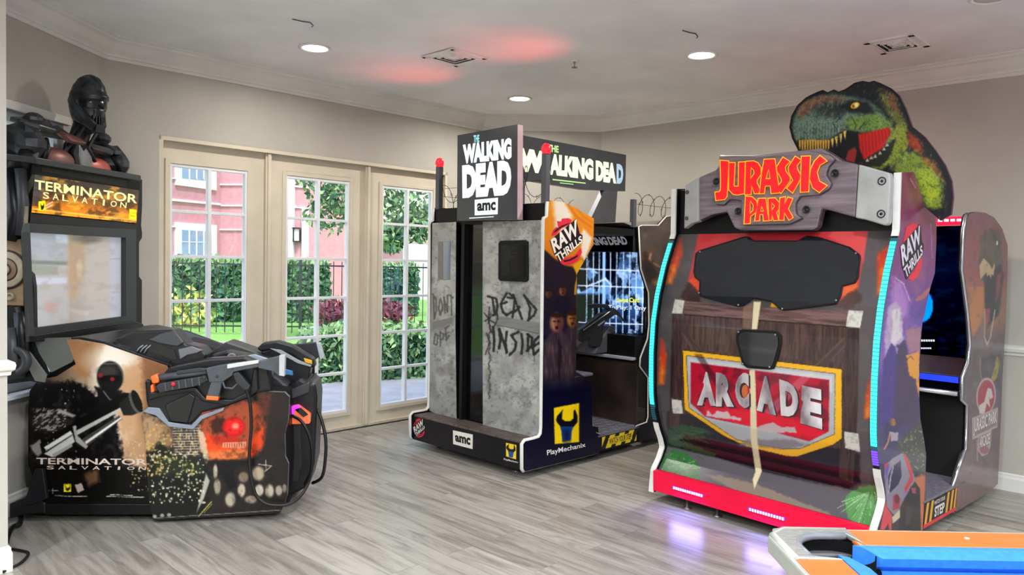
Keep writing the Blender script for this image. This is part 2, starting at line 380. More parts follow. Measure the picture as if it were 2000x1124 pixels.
DP = c0 + dd * ts - dn * .07                                        # datum on the plane of the door leaves
T0, T1, ZD = -1.843, .879, 2.365
wall('wall_front', c0, c1, [(ts + T0, ts + T1, 0, ZD)])
wsl = (3.30, 4.74); lw = (c0 - l2).normalized(); ll = (c0 - l2).length
sy = lambda y: (y - l2.y) / lw.y
wall('wall_left', l2, c0, [(sy(3.25), sy(4.74), .70, 2.31)])
wall('wall_corner', c1, c2); wall('wall_right', c2, r2); wall('wall_back', b1, b2); wall('wall_side', r2, b1); wall('wall_rear', b2, stub2)
wall('wall_stub', stub2, stub, t=.13)
# crown, baseboard, chair rail: one moulding per wall
def moulding(name, pts, prof, m=TRIMW, i0=0, i1=None, ends=None):
    n = len(pts)
    def offs(i, d):
        a = pts[i - 1] if i > 0 else None; b = pts[i + 1] if i < n - 1 else None
        if a is None: return pts[i] + inward(pts[i], b) * d
        if b is None: return pts[i] + inward(a, pts[i]) * d
        n1, n2 = inward(a, pts[i]), inward(pts[i], b); h = (n1 + n2).normalized(); return pts[i] + h * (d / h.dot(n1))
    out = []
    for k in range(i0, (i1 or n - 1)):
        A = [offs(k, d) + UP * z for d, z in prof]; B = [offs(k + 1, d) + UP * z for d, z in prof]
        out.append(MB().hull2(A, B, m).out(name if isinstance(name, str) else name[k], kind='structure'))
    return out
CROWN = [(0, 2.828), (.014, 2.828), (.022, 2.846), (.03, 2.85), (.03, 2.866), (.06, 2.89), (.098, 2.932), (.116, 2.94), (.116, 2.955), (.138, 2.962), (.138, CEIL), (0, CEIL)]
BASE = [(0, 0), (.016, 0), (.016, .085), (.011, .1), (.011, .112), (.004, .12), (0, .12)]
RAIL = [(0, .925), (.012, .93), (.014, .945), (.026, .955), (.03, .975), (.026, .99), (.012, .995), (0, 1.0)]
moulding(['trim_1', 'trim_2', 'trim_3', 'trim_4'], [l2, c0, c1, c2, r2], CROWN)
moulding(['baseboard_left', 'baseboard_front'], [l2, c0, c0 + dd * (ts + T0)], BASE)
moulding(['baseboard_end', 'baseboard_corner', 'baseboard_right'], [c0 + dd * (ts + T1), c1, c2, r2], BASE)
moulding(['trim_5'], [c2, r2], RAIL)
sn = inward(stub2, stub); se = azv(44.3)
moulding(['trim_6', 'trim_7'], [stub2, stub, stub - sn * .13], RAIL); moulding(['baseboard_stub', 'baseboard_return'], [stub2, stub, stub - sn * .13], BASE)
moulding(['trim_8'], [stub2, stub], CROWN)
# ------------------------------------------------------------------ glazed doors
def dp(t, z, k=0.): return DP + dd * t + dn * k + UP * z
def dbox(mb, t0, t1, z0, z1, k0, k1, m): return mb.boxaz(dp((t0 + t1) / 2, (z0 + z1) / 2, (k0 + k1) / 2), azd, t1 - t0, k1 - k0, z1 - z0, m)
for i, (a, b, g0, g1) in enumerate(((T0 + .03, -.99, -1.731, -1.159), (-.965, -.035, -.798, -.21), (-.01, T1 - .03, .163, .735))):
    dr = thing('door_%d' % (i + 1), dp((a + b) / 2, 0), kind='structure')
    mb = MB(); gz0, gz1 = .162, 2.168
    dbox(mb, a, g0 - .028, .02, 2.335, -.045, 0, DOORM); dbox(mb, g1 + .028, b, .02, 2.335, -.045, 0, DOORM); dbox(mb, g0 - .028, g1 + .028, .02, gz0 - .028, -.045, 0, DOORM); dbox(mb, g0 - .028, g1 + .028, gz1 + .028, 2.335, -.045, 0, DOORM)
    mb.out('door_leaf', dr)
    mb = MB()                                                       # raised bead round the glass
    for q in ((g0 - .045, g0 - .012, gz0 - .045, gz1 + .045), (g1 + .012, g1 + .045, gz0 - .045, gz1 + .045)): dbox(mb, *q, -.05, .012, DOORM)
    for q in ((g0 - .012, g1 + .012, gz0 - .045, gz0 - .012), (g0 - .012, g1 + .012, gz1 + .012, gz1 + .045)): dbox(mb, *q, -.05, .012, DOORM)
    mb.out('glazing_bead', dr, bevel=.004)
    mb = MB()
    for q in ((g0 - .013, g0 + .006, gz0 - .012, gz1 + .012), (g1 - .006, g1 + .013, gz0 - .012, gz1 + .012), ((g0 + g1) / 2 - .013, (g0 + g1) / 2 + .013, gz0, gz1)): dbox(mb, *q, -.04, .006, SASH)
    for k in range(7): zz = gz0 + (gz1 - gz0) * k / 6; dbox(mb, g0, g1, zz - .011, zz + .011, -.038, .004, SASH)
    mb.out('muntin_grid', dr, bevel=.002)
    dbox(MB(), g0, g1, gz0, gz1, -.022, -.018, GLASS).out('glass_pane', dr)
mb = MB()
dbox(mb, T0, T0 + .03, 0, ZD, -.07, .068, DOORM); dbox(mb, T1 - .03, T1, 0, ZD, -.07, .068, DOORM); dbox(mb, T0, T1, 2.335, ZD, -.07, .068, DOORM)
mb.out('trim_9', kind='structure')
for i, t in enumerate((-.978, -.022)):
    mb = MB(); dbox(mb, t - .026, t + .026, .01, 2.335, -.05, .035, DOORM); dbox(mb, t - .014, t + .014, .01, 2.335, .03, .052, DOORM); mb.out('trim_%d' % (10 + i), bevel=.006, kind='structure')
dbox(MB(), T0, T1, 0, .022, -.14, .03, mat('threshold', 'cfc3ae', .5)).out('trim_12', kind='structure')
# left window
ln = inward(l2, c0); laz = math.degrees(math.atan2(lw.x, lw.y)); wf = mat('window_frame_paint', 'c9d2de', .4)
def lbox(mb, y0, y1, z0, z1, k0, k1, m):
    s0, s1 = sy(y0), sy(y1); return mb.boxaz(l2 + lw * ((s0 + s1) / 2) + ln * ((k0 + k1) / 2) + UP * ((z0 + z1) / 2), laz, s1 - s0, k1 - k0, z1 - z0, m)
wn = thing('window_1', l2 + lw * sy(4) + UP * .7, kind='structure')
mb = MB()
for q in ((3.25, 3.30, .70, 2.31), (4.69, 4.74, .70, 2.31), (3.30, 4.69, .70, .77), (3.30, 4.69, 2.25, 2.31)): lbox(mb, *q, -.1, -.03, wf)
mb.out('window_frame', wn, bevel=.004); lbox(MB(), 3.30, 4.69, .77, 2.25, -.07, -.066, GLASS).out('glass_pane', wn)
lbox(MB(), 3.2, 4.79, .675, .70, -.02, .07, mat('sill_paint', 'dfe6f0', .35)).out('window_sill', wn, bevel=.004)
lbox(MB(), 3.2, 4.79, 2.31, 2.36, 0, .02, TRIMW).out('window_head', wn, bevel=.003)
# ------------------------------------------------------------------ ceiling fittings
LW = mat('fitting_white', 'e4e2de', .5)
def downlight(px, py, lbl, on=True, power=20.):
    p = floor_at(px, py, CEIL); t = thing('recessed_downlight', p, lbl, 'ceiling light', 'recessed downlights in the ceiling')
    MB().lathe(p, [(.108, .0), (.112, -.006), (.102, -.011), (.088, -.008), (.086, .0)], LW, 32).out('trim_ring', t)
    MB().lathe(p, [(.0, -.004), (.088, -.004), (.088, 0)], glow('downlight_lens', 'fff6e6', 9.) if on else mat('downlight_lens_unlit', 'd9d6d2', .4), 32).out('lens', t)
    if on:
        l = lamp(p.x, p.y, power); l.location.z = CEIL - .014; l.parent = t; l.location = Vector((0, 0, -.014)); l.name = 'lamp'
downlight(615, 93, 'lit recessed downlight in the ceiling above the first glazed door', True, 13.); downlight(1370, 107, 'lit recessed downlight above the red and wooden front of the right cabinet', True, 25.)
downlight(1015, 192, 'lit recessed downlight nearest the back corner, above the walking dead sign', True, 20.); downlight(1938, -6, 'unlit recessed downlight at the top right, cut by the edge of the photo', False)
def vent(px, py, lbl, az, sx, sy_):
    p = floor_at(px, py, CEIL); t = thing('ceiling_vent', p, lbl, 'ceiling vent', 'ceiling air vents'); ax = (azv(az), azv(az + 90), UP); d = mat('vent_dark', '3c3c40', .7)
    mb = MB(); w_ = .035
    for s in (-1, 1):
        mb.box(p + ax[0] * s * (sx / 2 - w_ / 2) - UP * .006, (w_, sy_, .012), LW, ax); mb.box(p + ax[1] * s * (sy_ / 2 - w_ / 2) - UP * .006, (sx, w_, .012), LW, ax)
    mb.out('frame', t, bevel=.003); MB().box(p - UP * .001, (sx - .06, sy_ - .06, .002), d, ax).out('duct_opening', t)
    a, b = sx - .08, sy_ - .08; mb = MB()
    for k in range(3):
        for s in (-1, 1):
            q = .5 - k * .15
            mb.box(p + ax[0] * s * a * q * .95 - UP * .008, (.022, b * 2 * q, .004), LW, (ax[0] * .8 + UP * .6 * s, ax[1], UP * .8 - ax[0] * .6 * s)); mb.box(p + ax[1] * s * b * q * .95 - UP * .008, (a * 2 * q, .022, .004), LW, (ax[0], ax[1] * .8 + UP * .6 * s, UP * .8 - ax[1] * .6 * s))
    mb.box(p - UP * .008, (a * .28, b * .28, .006), LW, ax); mb.out('louvre', t)
vent(887, 111, 'square white ceiling air vent left of centre, between two downlights', 44, .34, .34); vent(1752, 85, 'square white ceiling air vent at the right, above the dinosaur topper', 44.6, .34, .30)
p = floor_at(1122, 119, CEIL); t = thing('sprinkler_head', p, 'small fire sprinkler head hanging from the ceiling near the middle', 'sprinkler')
MB().lathe(p, [(.0, 0), (.035, 0), (.033, -.006), (.012, -.008)], LW, 20).out('escutcheon', t)
MB().lathe(p, [(.008, -.006), (.008, -.022), (.004, -.026), (.004, -.045), (.022, -.047), (.022, -.05), (.0, -.051)], mat('sprinkler_metal', '8d8880', .35, .8), 14).out('deflector', t)
for px, py, l in ((590, 40, 'thin dark hook in the ceiling left of the first downlight'), (1347, 62, 'thin dark hook in the ceiling left of the right downlight')):
    p = floor_at(px, py, CEIL); tag(MB().tube([p - azv(60) * .06 - UP * .002, p - UP * .006, p + azv(60) * .05 - UP * .004, p + azv(60) * .07 - UP * .02, p + azv(60) * .06 - UP * .03], .0035, mat('hook_wire', '4a4a4a', .5), 6).out('ceiling_hook', loc=p), l, 'hook', 'ceiling hooks')
# ------------------------------------------------------------------ outside
def foliage(mb, n, sampler, size, ms, rnd):
    for _ in range(n):
        p = sampler(); s = size * rnd.uniform(.6, 1.3); a = Vector((rnd.gauss(0, 1), rnd.gauss(0, 1), rnd.gauss(0, .7))).normalized(); b = a.orthogonal().normalized(); q = Matrix.Rotation(rnd.uniform(0, 6.28), 3, a) @ b; r = a.cross(q)
        mb.add([p - q * s, p - q * s * .1 + r * s * .45, p + q * s, p - q * s * .1 - r * s * .45], [(0, 1, 2, 3)], rnd.choice(ms))
    return mb
MB().box((-4, 10.9, -.06), (34, 5.6, .08), mat('concrete_path', 'c9ccd4', .8, col2='b9bcc6', nscale=5)).out('outside_path', kind='structure')
# the path keeps clear of the room: a strip along the door wall
bpy.data.objects.remove(bpy.data.objects['outside_path'])
pa = [c0 - dn * .16 - dd * 6, c1 - dn * .16 + dd * 3, c1 - dn * 3.2 + dd * 5, c0 - dn * 3.6 - dd * 9]
MB().prism([p - UP * .02 for p in pa], (0, 0, -.08), mat('concrete_path', 'cdd0d8', .8, col2='b4b7c2', nscale=5)).out('outside_path', kind='structure')
GR = mat('lawn_grass', '6fae52', .9, col2='97cc6c', nscale=30, bump=.6, detail=8)
gl = [V2(-40, 1), V2(-40, 60), V2(25, 60), V2(25, 12.2), pa[2] + dd * 3, pa[2], pa[3], V2(-14, 1)]
MB().prism([p - UP * .05 for p in gl], (0, 0, -.1), GR).out('outside_lawn', kind='structure')
rn = random.Random(5)
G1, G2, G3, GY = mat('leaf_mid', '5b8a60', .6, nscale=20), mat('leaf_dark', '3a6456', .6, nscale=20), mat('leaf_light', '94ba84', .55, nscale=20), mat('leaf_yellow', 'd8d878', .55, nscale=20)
PU = mat('leaf_purple', '8a4a63', .55, nscale=20)
def hedge(name, lbl, a, b, depth, h, n, size, ms, grp=None, top=None):
    d = (b - a); L = d.length; d.normalize(); nn = Vector((d.y, -d.x, 0)); mb = MB(); az = math.degrees(math.atan2(d.x, d.y))
    if nn.dot(-a) < 0: nn = -nn
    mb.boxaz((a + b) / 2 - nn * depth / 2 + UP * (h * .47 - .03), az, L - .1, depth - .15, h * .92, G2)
    def smp():
        s = rn.uniform(0, L); k = rn.random()
        if k < .68: return a + d * s + nn * rn.gauss(-.04, .05) + UP * rn.uniform(.0, h)
        if k < .94: return a + d * s - nn * rn.uniform(0, depth) + UP * (h + rn.gauss(-.03, .05))
        return a + d * (rn.choice((0, L)) + rn.gauss(0, .04)) - nn * rn.uniform(0, depth) + UP * rn.uniform(0, h)
    foliage(mb, n, smp, size, ms, rn)
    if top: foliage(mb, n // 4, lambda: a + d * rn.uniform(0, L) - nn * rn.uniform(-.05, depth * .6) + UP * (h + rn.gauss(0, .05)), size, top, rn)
    return tag(mb.out(name, loc=a), lbl, 'hedge', grp)
at = lambda px, y: Vector((ray(px, 505).x / ray(px, 505).y * y, y, -.05))
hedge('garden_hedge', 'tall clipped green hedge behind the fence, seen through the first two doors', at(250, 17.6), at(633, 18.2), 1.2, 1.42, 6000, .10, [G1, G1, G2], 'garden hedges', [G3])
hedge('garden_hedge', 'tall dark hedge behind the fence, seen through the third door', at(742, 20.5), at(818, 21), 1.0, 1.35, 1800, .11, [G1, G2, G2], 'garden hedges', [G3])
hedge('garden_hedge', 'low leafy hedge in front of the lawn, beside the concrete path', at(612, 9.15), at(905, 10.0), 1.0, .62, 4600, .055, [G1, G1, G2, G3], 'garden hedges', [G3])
def bush(name, lbl, p, r, h, n, size, ms, cat='shrub', grp=None):
    mb = MB(); foliage(mb, n, lambda: p + Vector((rn.gauss(0, r * .45), rn.gauss(0, r * .4), abs(rn.gauss(h * .5, h * .27)))), size, ms, rn)
    for k in range(5): mb.tube([p, p + Vector((rn.uniform(-r, r) * .4, rn.uniform(-r, r) * .4, h * .7))], .012, mat('bush_stem', '4d4033', .8), 5)
    return tag(mb.out(name, loc=p), lbl, cat, grp)
bush('bush', 'yellow and green leafy bush in front of the tall hedge, seen through the first door', at(362, 16.6), .75, .75, 420, .10, [GY, GY, G3, G1])
bush('garden_bush', 'dark red bush behind the fence, seen through the second door', at(652, 17.1), .42, .62, 380, .09, [PU], grp='dark red bushes')
bush('garden_bush', 'dark red bush behind the fence, seen through the third door', at(766, 19.0), .5, .5, 380, .09, [PU], grp='dark red bushes')
# fence
FB = mat('fence_black', '20303c', .5); fa, fb = at(255, 14.9), at(905, 15.6); fd = (fb - fa).normalized(); fL = (fb - fa).length; faz = math.degrees(math.atan2(fd.x, fd.y))
fe = thing('garden_fence', (fa + fb) / 2, 'dark metal picket fence across the lawn', 'fence')
for z in (1.36, .12): MB().boxaz((fa + fb) / 2 + UP * (z + .05), faz, fL, .025, .03, FB).out('rail', fe)
n = int(fL / 2.4)
for k in range(n + 1): MB().boxaz(fa + fd * (fL * k / n) + UP * .77, faz, .05, .05, 1.54, FB).out('post', fe)
for k in range(n):
    mb = MB(); q = int(2.4 / .115)
    for j in range(1, q): mb.boxaz(fa + fd * (fL * (k + j / q) / n) + UP * .77, faz, .016, .016, 1.46, FB)
    mb.out('picket_panel', fe)
# tree with its crown hanging into the second and third door
tp = at(715, 13.4); tr = thing('garden_tree', tp, 'leafy green tree hanging over the garden, seen through the second and third doors', 'tree')
BK = mat('bark', '5b4c3e', .9, nscale=20, bump=.5)
mb = MB().tube([tp, tp + Vector((.05, 0, 1.4)), tp + Vector((-.05, .1, 2.6)), tp + Vector((.1, .1, 4.2))], [.1, .085, .075, .05], BK, 10)
for k in range(7):
    a = k * .9; mb.tube([tp + UP * (1.9 + .2 * k), tp + Vector((math.cos(a) * .6, math.sin(a) * .5, 2.3 + .22 * k)), tp + Vector((math.cos(a) * 1.25, math.sin(a) * 1.0, 2.35 + .25 * k))], [.035, .025, .01], BK, 6)
mb.out('trunk', tr)
blobs = [(-.62, 0, 2.45, .5), (-.75, .1, 3.2, .6), (.35, 0, 2.35, .55), (.9, 0, 2.9, .6), (0, .2, 3.5, 1.0), (.75, 0, 3.6, .8), (-.3, -.2, 2.9, .6), (.5, -.2, 1.95, .28), (.85, 0, 2.2, .35), (-.5, 0, 4.2, .8), (.6, .1, 4.4, .9)]
def smp():
    b = rn.choice(blobs); d = Vector((rn.gauss(0, 1), rn.gauss(0, 1), rn.gauss(0, 1))).normalized() * b[3] * (rn.random() ** .4)
    return tp + Vector((b[0], b[1], b[2])) + d
foliage(MB(), 5200, smp, .07, [G1, G1, G3, G2], rn).out('foliage', tr)
# pink building and its neighbours
PK = mat('pink_stucco', 'cf97a2', .85, col2='d6a2ad', nscale=6); PW = mat('white_stucco', 'eef1f7', .8, nscale=5); LV = mat('lavender_stucco', 'b9bdd6', .85, nscale=4); PG = mat('building_glass', '8fb2d8', .12)
bc = Vector((ray(431, 400).x / ray(431, 400).y * 24, 24, 0)); LPL = VPlane(bc, 12.); FPL = Plane(bc, (0, -1, 0))
bl = thing('outside_pink_building', bc, 'pink stucco building with white bands and white framed windows', 'building')
MB().prism([bc - UP * .1, bc - azv(12) * 16 - UP * .1, bc - azv(12) * 16 + UP * 8, bc + UP * 8], -LPL.N * .3, PK).out('wall', bl)
MB().prism([bc - UP * .1, bc + Vector((5, 0, -.1)), bc + Vector((5, 0, 8)), bc + UP * 8], (0, .3, 0), PK).out('wall', bl)
def band(pts, surf, th=.06, m=PW, name='trim_band'): return MB().slab(pts, surf, th + .05, m, off=th).out(name, bl)
z1 = lambda ox, oy, pts: Z(ox, oy, 5.92, pts)
for q in ([(-300, 395), (632, 488), (632, 512), (-300, 425)], [(-300, 160), (125, 195), (125, 208), (-300, 173)], [(-300, 722), (125, 752), (125, 768), (-300, 738)]): band(z1(325, 315, q), LPL)
for q in ([(632, 505), (1500, 512), (1500, 526), (632, 522)], [(605, 262), (1500, 268), (1500, 284), (605, 278)], [(605, 785), (1500, 790), (1500, 804), (605, 800)]): band(z1(325, 315, q), FPL)
for fr, pn in (([(122, -120), (582, -80), (582, 338), (122, 275)], [(185, -60), (520, -35), (520, 232), (185, 195)]), ([(120, 705), (585, 740), (585, 1260), (120, 1260)], [(183, 795), (520, 815), (520, 1180), (183, 1180)])):
    wf_ = band(z1(325, 315, fr), LPL, .08, PW, 'window'); MB().slab(z1(325, 315, pn), LPL, .02, PG, off=.09).out('pane', wf_).location = wloc(bl) * 0
    mb = MB()
    for k in range(1, 4):
        x = pn[0][0] + (pn[1][0] - pn[0][0]) * k / 4; mb.slab(z1(325, 315, [(x - 7, pn[0][1]), (x + 7, pn[0][1] + 5), (x + 7, pn[2][1]), (x - 7, pn[3][1])]), LPL, .02, PW, off=.1)
    y = (pn[0][1] + pn[3][1]) / 2 - 60; mb.slab(z1(325, 315, [(183, y), (520, y + 10), (520, y + 20), (183, y + 10)]), LPL, .02, PW, off=.1); mb.out('glazing_bar', wf_)
# window seen through the room's left window
zl = lambda pts: Z(0, 180, 7.49, pts)
wf_ = band(zl([(345, 120), (900, 330), (900, 1300), (345, 1300)]), LPL, .08, PW, 'window'); MB().slab(zl([(400, 200), (860, 380), (860, 1200), (400, 1200)]), LPL, .02, PG, off=.09).out('pane', wf_)
band(zl([(-200, 190), (325, 330), (325, 352), (-200, 215)]), LPL)
z2 = lambda pts: Z(550, 340, 6.243, pts)
band(z2([(78, -400), (150, -400), (132, 1500), (78, 1500)]), FPL, .2, PW, 'column'); band(z2([(245, 420), (325, 425), (318, 1500), (240, 1500)]), FPL, .12, PW, 'pilaster')
for q in ([(150, 140), (330, 160), (330, 178), (150, 158)], [(140, 395), (380, 415), (380, 432), (140, 412)]): band(z2(q), FPL)
lp = FPL.hit(583, 460); la = thing('wall_lantern', lp, 'dark outdoor wall lantern on the pink wall, seen through the second door', 'wall light'); lm = mat('lantern_metal', '2b2b30', .4)
MB().boxaz(lp + Vector((0, -.03, 0)), 90, .12, .05, .3, lm).out('back_plate', la); mb = MB()
for s in (-1, 1):
    for k in (-1, 1): mb.box(lp + Vector((s * .1, -.16 + k * .08, 0)), (.02, .02, .4), lm)
mb.box(lp + Vector((0, -.16, .22)), (.26, .22, .04), lm).box(lp + Vector((0, -.16, -.2)), (.22, .18, .03), lm).box(lp + Vector((0, -.08, .16)), (.04, .12, .03), lm).out('cage', la); MB().box(lp + Vector((0, -.16, 0)), (.15, .11, .36), mat('lantern_glass', 'c8d4e4', .15)).out('lantern_glass', la)
q0 = at(601, 26); q1 = at(700, 26)
tag(MB().prism([q0 - UP * .05, q1 - UP * .05, q1 + UP * 3.2, q0 + UP * 3.2], (0, 2, 0), LV).out('lavender_building', loc=q0), 'plain lavender wall of a building in shade, right of the white pilaster', 'building')
q0 = at(744, 27); q1 = at(779, 27); bl2 = thing('pink_block', (q0 + q1) / 2, 'small pink wall with a white cap, seen low in the third door', 'building')
MB().prism([q0 - UP * .05, q1 - UP * .05, q1 + UP * 2.05, q0 + UP * 2.05], (0, 1, 0), PK).out('wall', bl2); MB().boxaz((q0 + q1) / 2 + Vector((0, .4, 2.1)), 90, (q1 - q0).length + .1, 1.1, .1, PW).out('coping', bl2)
q0 = at(782, 30); q1 = at(900, 30)
tag(MB().prism([q0 - UP * .05, q1 - UP * .05, q1 + UP * 2.2, q0 + UP * 2.2], (0, 2, 0), PW).out('white_building', loc=q0), 'pale wall far behind the tree, seen in the third door', 'building')
# ------------------------------------------------------------------ cabinet by the back corner
BLK = mat('black_laminate', '0d0d10', .42, nscale=30, spec=.25); BLG = mat('black_gloss', '06070a', .08); DGR = mat('dark_grey_panel', '2e3036', .45); MOLD = mat('white_tmolding', 'd6d6d0', .4); STEEL = mat('brushed_steel', '9a9ca0', .3, .9); MGR = mat('mid_grey_plastic', '6e7074', .45)
DIRTY = mat('diamond_plate_dark', '6b5d55', .5, .2, col2='4d423e', nscale=25)
WN = Vector((.112, 5.154, 0)); WA, WB = azv(-45), azv(45); WW = 1.28
def P(a, b, z): return WN + WA * a + WB * b + UP * z
wd = thing('arcade_cabinet', P(.64, 1.0, 0), 'arcade cabinet with grey graffitied concrete back, lit title signs and barbed wire on top', 'arcade machine')
WS = VPlane(WN, 45); WF = VPlane(WN, -45); WC = VPlane(P(0, .16, 0), -45); WG = VPlane(P(0, .20, 0), -45)
def wbox(mb, a0, a1, b0, b1, z0, z1, m): return mb.box(P((a0 + a1) / 2, (b0 + b1) / 2, (z0 + z1) / 2), (a1 - a0, b1 - b0, z1 - z0), m, (WA, WB, UP))
def px(p): return tuple(projn(p)[0])
# --- near side, rear board
SR = [(1025, 922), (1021.5, 917), (1021.5, 868), (1026, 862), (1045, 857.5), (1053, 855), (1057.5, 848), (1058.5, 835), (1063, 432), (1064, 427), (1070, 423), (1071, 394), (1078, 392), (1100, 395), (1120, 404), (1138, 415), (1160, 427), (1159, 478), (1127, 535), (1126, 600), (1125, 730), (1128, 728), (1155, 745), (1157, 835), (1165, 846), (1173, 850), (1174, 880), (1170, 886)]
def zombie(A, x, y, s, face, coat):
    A.poly([(x - 30 * s, y + 42 * s), (x - 12 * s, y + 20 * s), (x + 12 * s, y + 20 * s), (x + 32 * s, y + 42 * s), (x + 38 * s, y + 120 * s), (x + 22 * s, y + 210 * s), (x - 28 * s, y + 210 * s), (x - 36 * s, y + 110 * s)], coat, 7 * s, .9, 3 * s, 5)
    A.ell(x, y, 14 * s, 20 * s, face, .55); A.ell(x + 6 * s, y + 2 * s, 9 * s, 18 * s, '3a2420', 1., .65); A.ell(x - 5 * s, y - 3 * s, 3.2 * s, 1.8 * s, '2a1a18', 1., .9); A.ell(x + 4.5 * s, y - 3 * s, 3.2 * s, 1.8 * s, '1c1014', 1., .9); A.ell(x, y + 11 * s, 3.4 * s, 3.8 * s, '2a1414', .8, .9); A.ell(x - 1 * s, y + 3 * s, 1.5 * s, 3 * s, 'd0a080', 1., .35); A.ell(x, y - 16 * s, 13 * s, 6 * s, '2a1a16', .7, .8)
def paint_side(A):
    A.grad((0, 390), (0, 520), [(0, 'd98f3a'), (.5, 'd58a3c'), (1, 'c07a34')])
    A.poly(Z(1050, 380, 4.323, [(130, -20), (235, 60), (290, 180), (260, 330), (150, 300), (135, 120)]), 'e6dccf', 10, 1, 3); A.poly(Z(1050, 380, 4.323, [(385, 290), (460, 370), (400, 560), (370, 520), (370, 330)]), 'e8ded2', 5, 1, 2)
    A.poly(Z(1050, 380, 4.323, [(235, 60), (480, 200), (470, 290), (360, 250), (280, 130)]), 'd68b34', 8, .9, 3)
    A.line(Z(1050, 380, 4.323, [(250, 80), (330, 190), (460, 280)]), 3, 'a9642a', 5, .6); A.line(Z(1050, 380, 4.323, [(290, 60), (390, 190), (480, 250)]), 3, 'b06a28', 5, .5)
    A.poly(Z(1050, 380, 4.323, [(20, 455), (70, 475), (140, 540), (230, 600), (300, 612), (345, 670), (330, 700), (340, 2000), (20, 2000)]), '2f2831', 4)
    A.poly(Z(1050, 380, 4.323, [(300, 600), (370, 550), (400, 600), (360, 660), (330, 680)]), 'd7a235', 3)
    A.line(Z(1050, 380, 4.323, [(345, 690), (322, 770), (318, 840)]), 4, 'b98a3a', 2)
    A.grad((0, 500), (0, 900), [(0, '2f2831'), (.45, '231f2b'), (.62, '14142a'), (1, '0f1026')], 0)
    A.poly([(1040, 640), (1180, 640), (1180, 930), (1000, 930)], '12122a', 90)
    z6 = lambda x, y: (1050 + x / 4.163, 530 + y / 4.163)
    for x, y, s, f, c in ((88, 185, .5, '6e4c40', '2a2430'), (203, 160, .6, '8a5a48', '262231'), (282, 395, .95, '9c7040', '3e3236'), (155, 420, 1.15, 'a87a64', '463a40')):
        q = z6(x, y); zombie(A, q[0], q[1], s * .78, f, c)
    q = z6(180, 560); A.line([z6(150, 520), z6(185, 620), z6(175, 860)], 7, '2c2026', 4, .9, 2); A.clip([z6(40, 480), z6(300, 480), z6(320, 920), z6(40, 920)], 8); A.noise(3, 22, '7a6462', .5, .75, .5, 9); A.clip()
    for x0 in (105, 205): A.poly([z6(x0, 900), z6(x0 + 62, 900), z6(x0 + 50, 1060), z6(x0 + 20, 1080)], '5a584c', 9, .75, 3)
    A.poly([(980, 752), (1190, 742), (1190, 960), (980, 960)], '12122c', 40)
    A.clip([(1082, 797.5), (1131, 788), (1131, 864), (1083.5, 868)], 1.2); A.blend(np.ones(A.x.shape), 'f2d22a')
    w = lambda x, y: (1000 + x / 4.995, 780 + y / 4.995)
    A.poly([w(498, 100), w(440, 165), w(428, 205), w(445, 240), w(480, 275), w(600, 275), w(640, 225), w(640, 165), w(615, 100), w(600, 120), w(598, 190), w(570, 215), w(520, 215), w(488, 195), w(490, 140)], '111016', 1.5)
    A.poly([w(468, 270), w(600, 268), w(585, 310), w(575, 400), w(490, 420), w(482, 320)], '1c4f8f', 2); A.poly([w(500, 300), w(560, 300), w(565, 410), w(510, 420)], '0c1f44', 10)
    A.clip()
art_panel('side_panel', SR, WS, paint_side, wd, .03, 1.5, art_mat('printed_side', .3), BLK)
mb = MB()
lettering(mb, 'PlayMechanix', [(1068, 880), (1143.5, 864.5), (1144, 876), (1069, 893.5)], WS, mat('print_white', 'e8e6e2', .4), .012)
mb.out('maker_lettering', wd); mb = MB()
RED, CRM, INK = mat('print_red', 'd8283c', .35), mat('print_cream', 'e9e2d8', .4), mat('print_ink', '16131a', .4)
def lips(mb, T, surf, cream=True, o=0.):
    for pts in ([(115, 350), (130, 300), (160, 275), (175, 285), (165, 225), (200, 228), (205, 205), (260, 200), (290, 215), (280, 250), (200, 290), (150, 345)], [(185, 570), (240, 535), (310, 520), (365, 450), (375, 490), (340, 560), (280, 592), (215, 595)]): mb.decal(T(pts), surf, RED, .0012 + o)
    mb.decal(T([(130, 330), (150, 300), (200, 265), (270, 240), (265, 250), (205, 278), (155, 315)]), surf, INK, .0016 + o); mb.decal(T([(215, 560), (270, 548), (330, 515), (345, 505), (335, 530), (280, 560), (230, 572)]), surf, INK, .0016 + o)
    mb.decal(T([(103, 390), (325, 205), (355, 330), (380, 345), (378, 400), (250, 500), (185, 582), (160, 520), (140, 505)]), surf, INK, .0022 + o)
    lettering(mb, 'RAW', [T([(108, 385)])[0], T([(328, 208)])[0], T([(352, 335)])[0], T([(142, 500)])[0]], surf, CRM, .035, .003 + o)
    lettering(mb, 'THRILLS', [T([(145, 512)])[0], T([(368, 345)])[0], T([(380, 400)])[0], T([(180, 580)])[0]], surf, CRM, .03, .003 + o)
lips(mb, lambda q: Z(1050, 380, 4.323, q), WS)
mb.out('lips_sticker', wd)
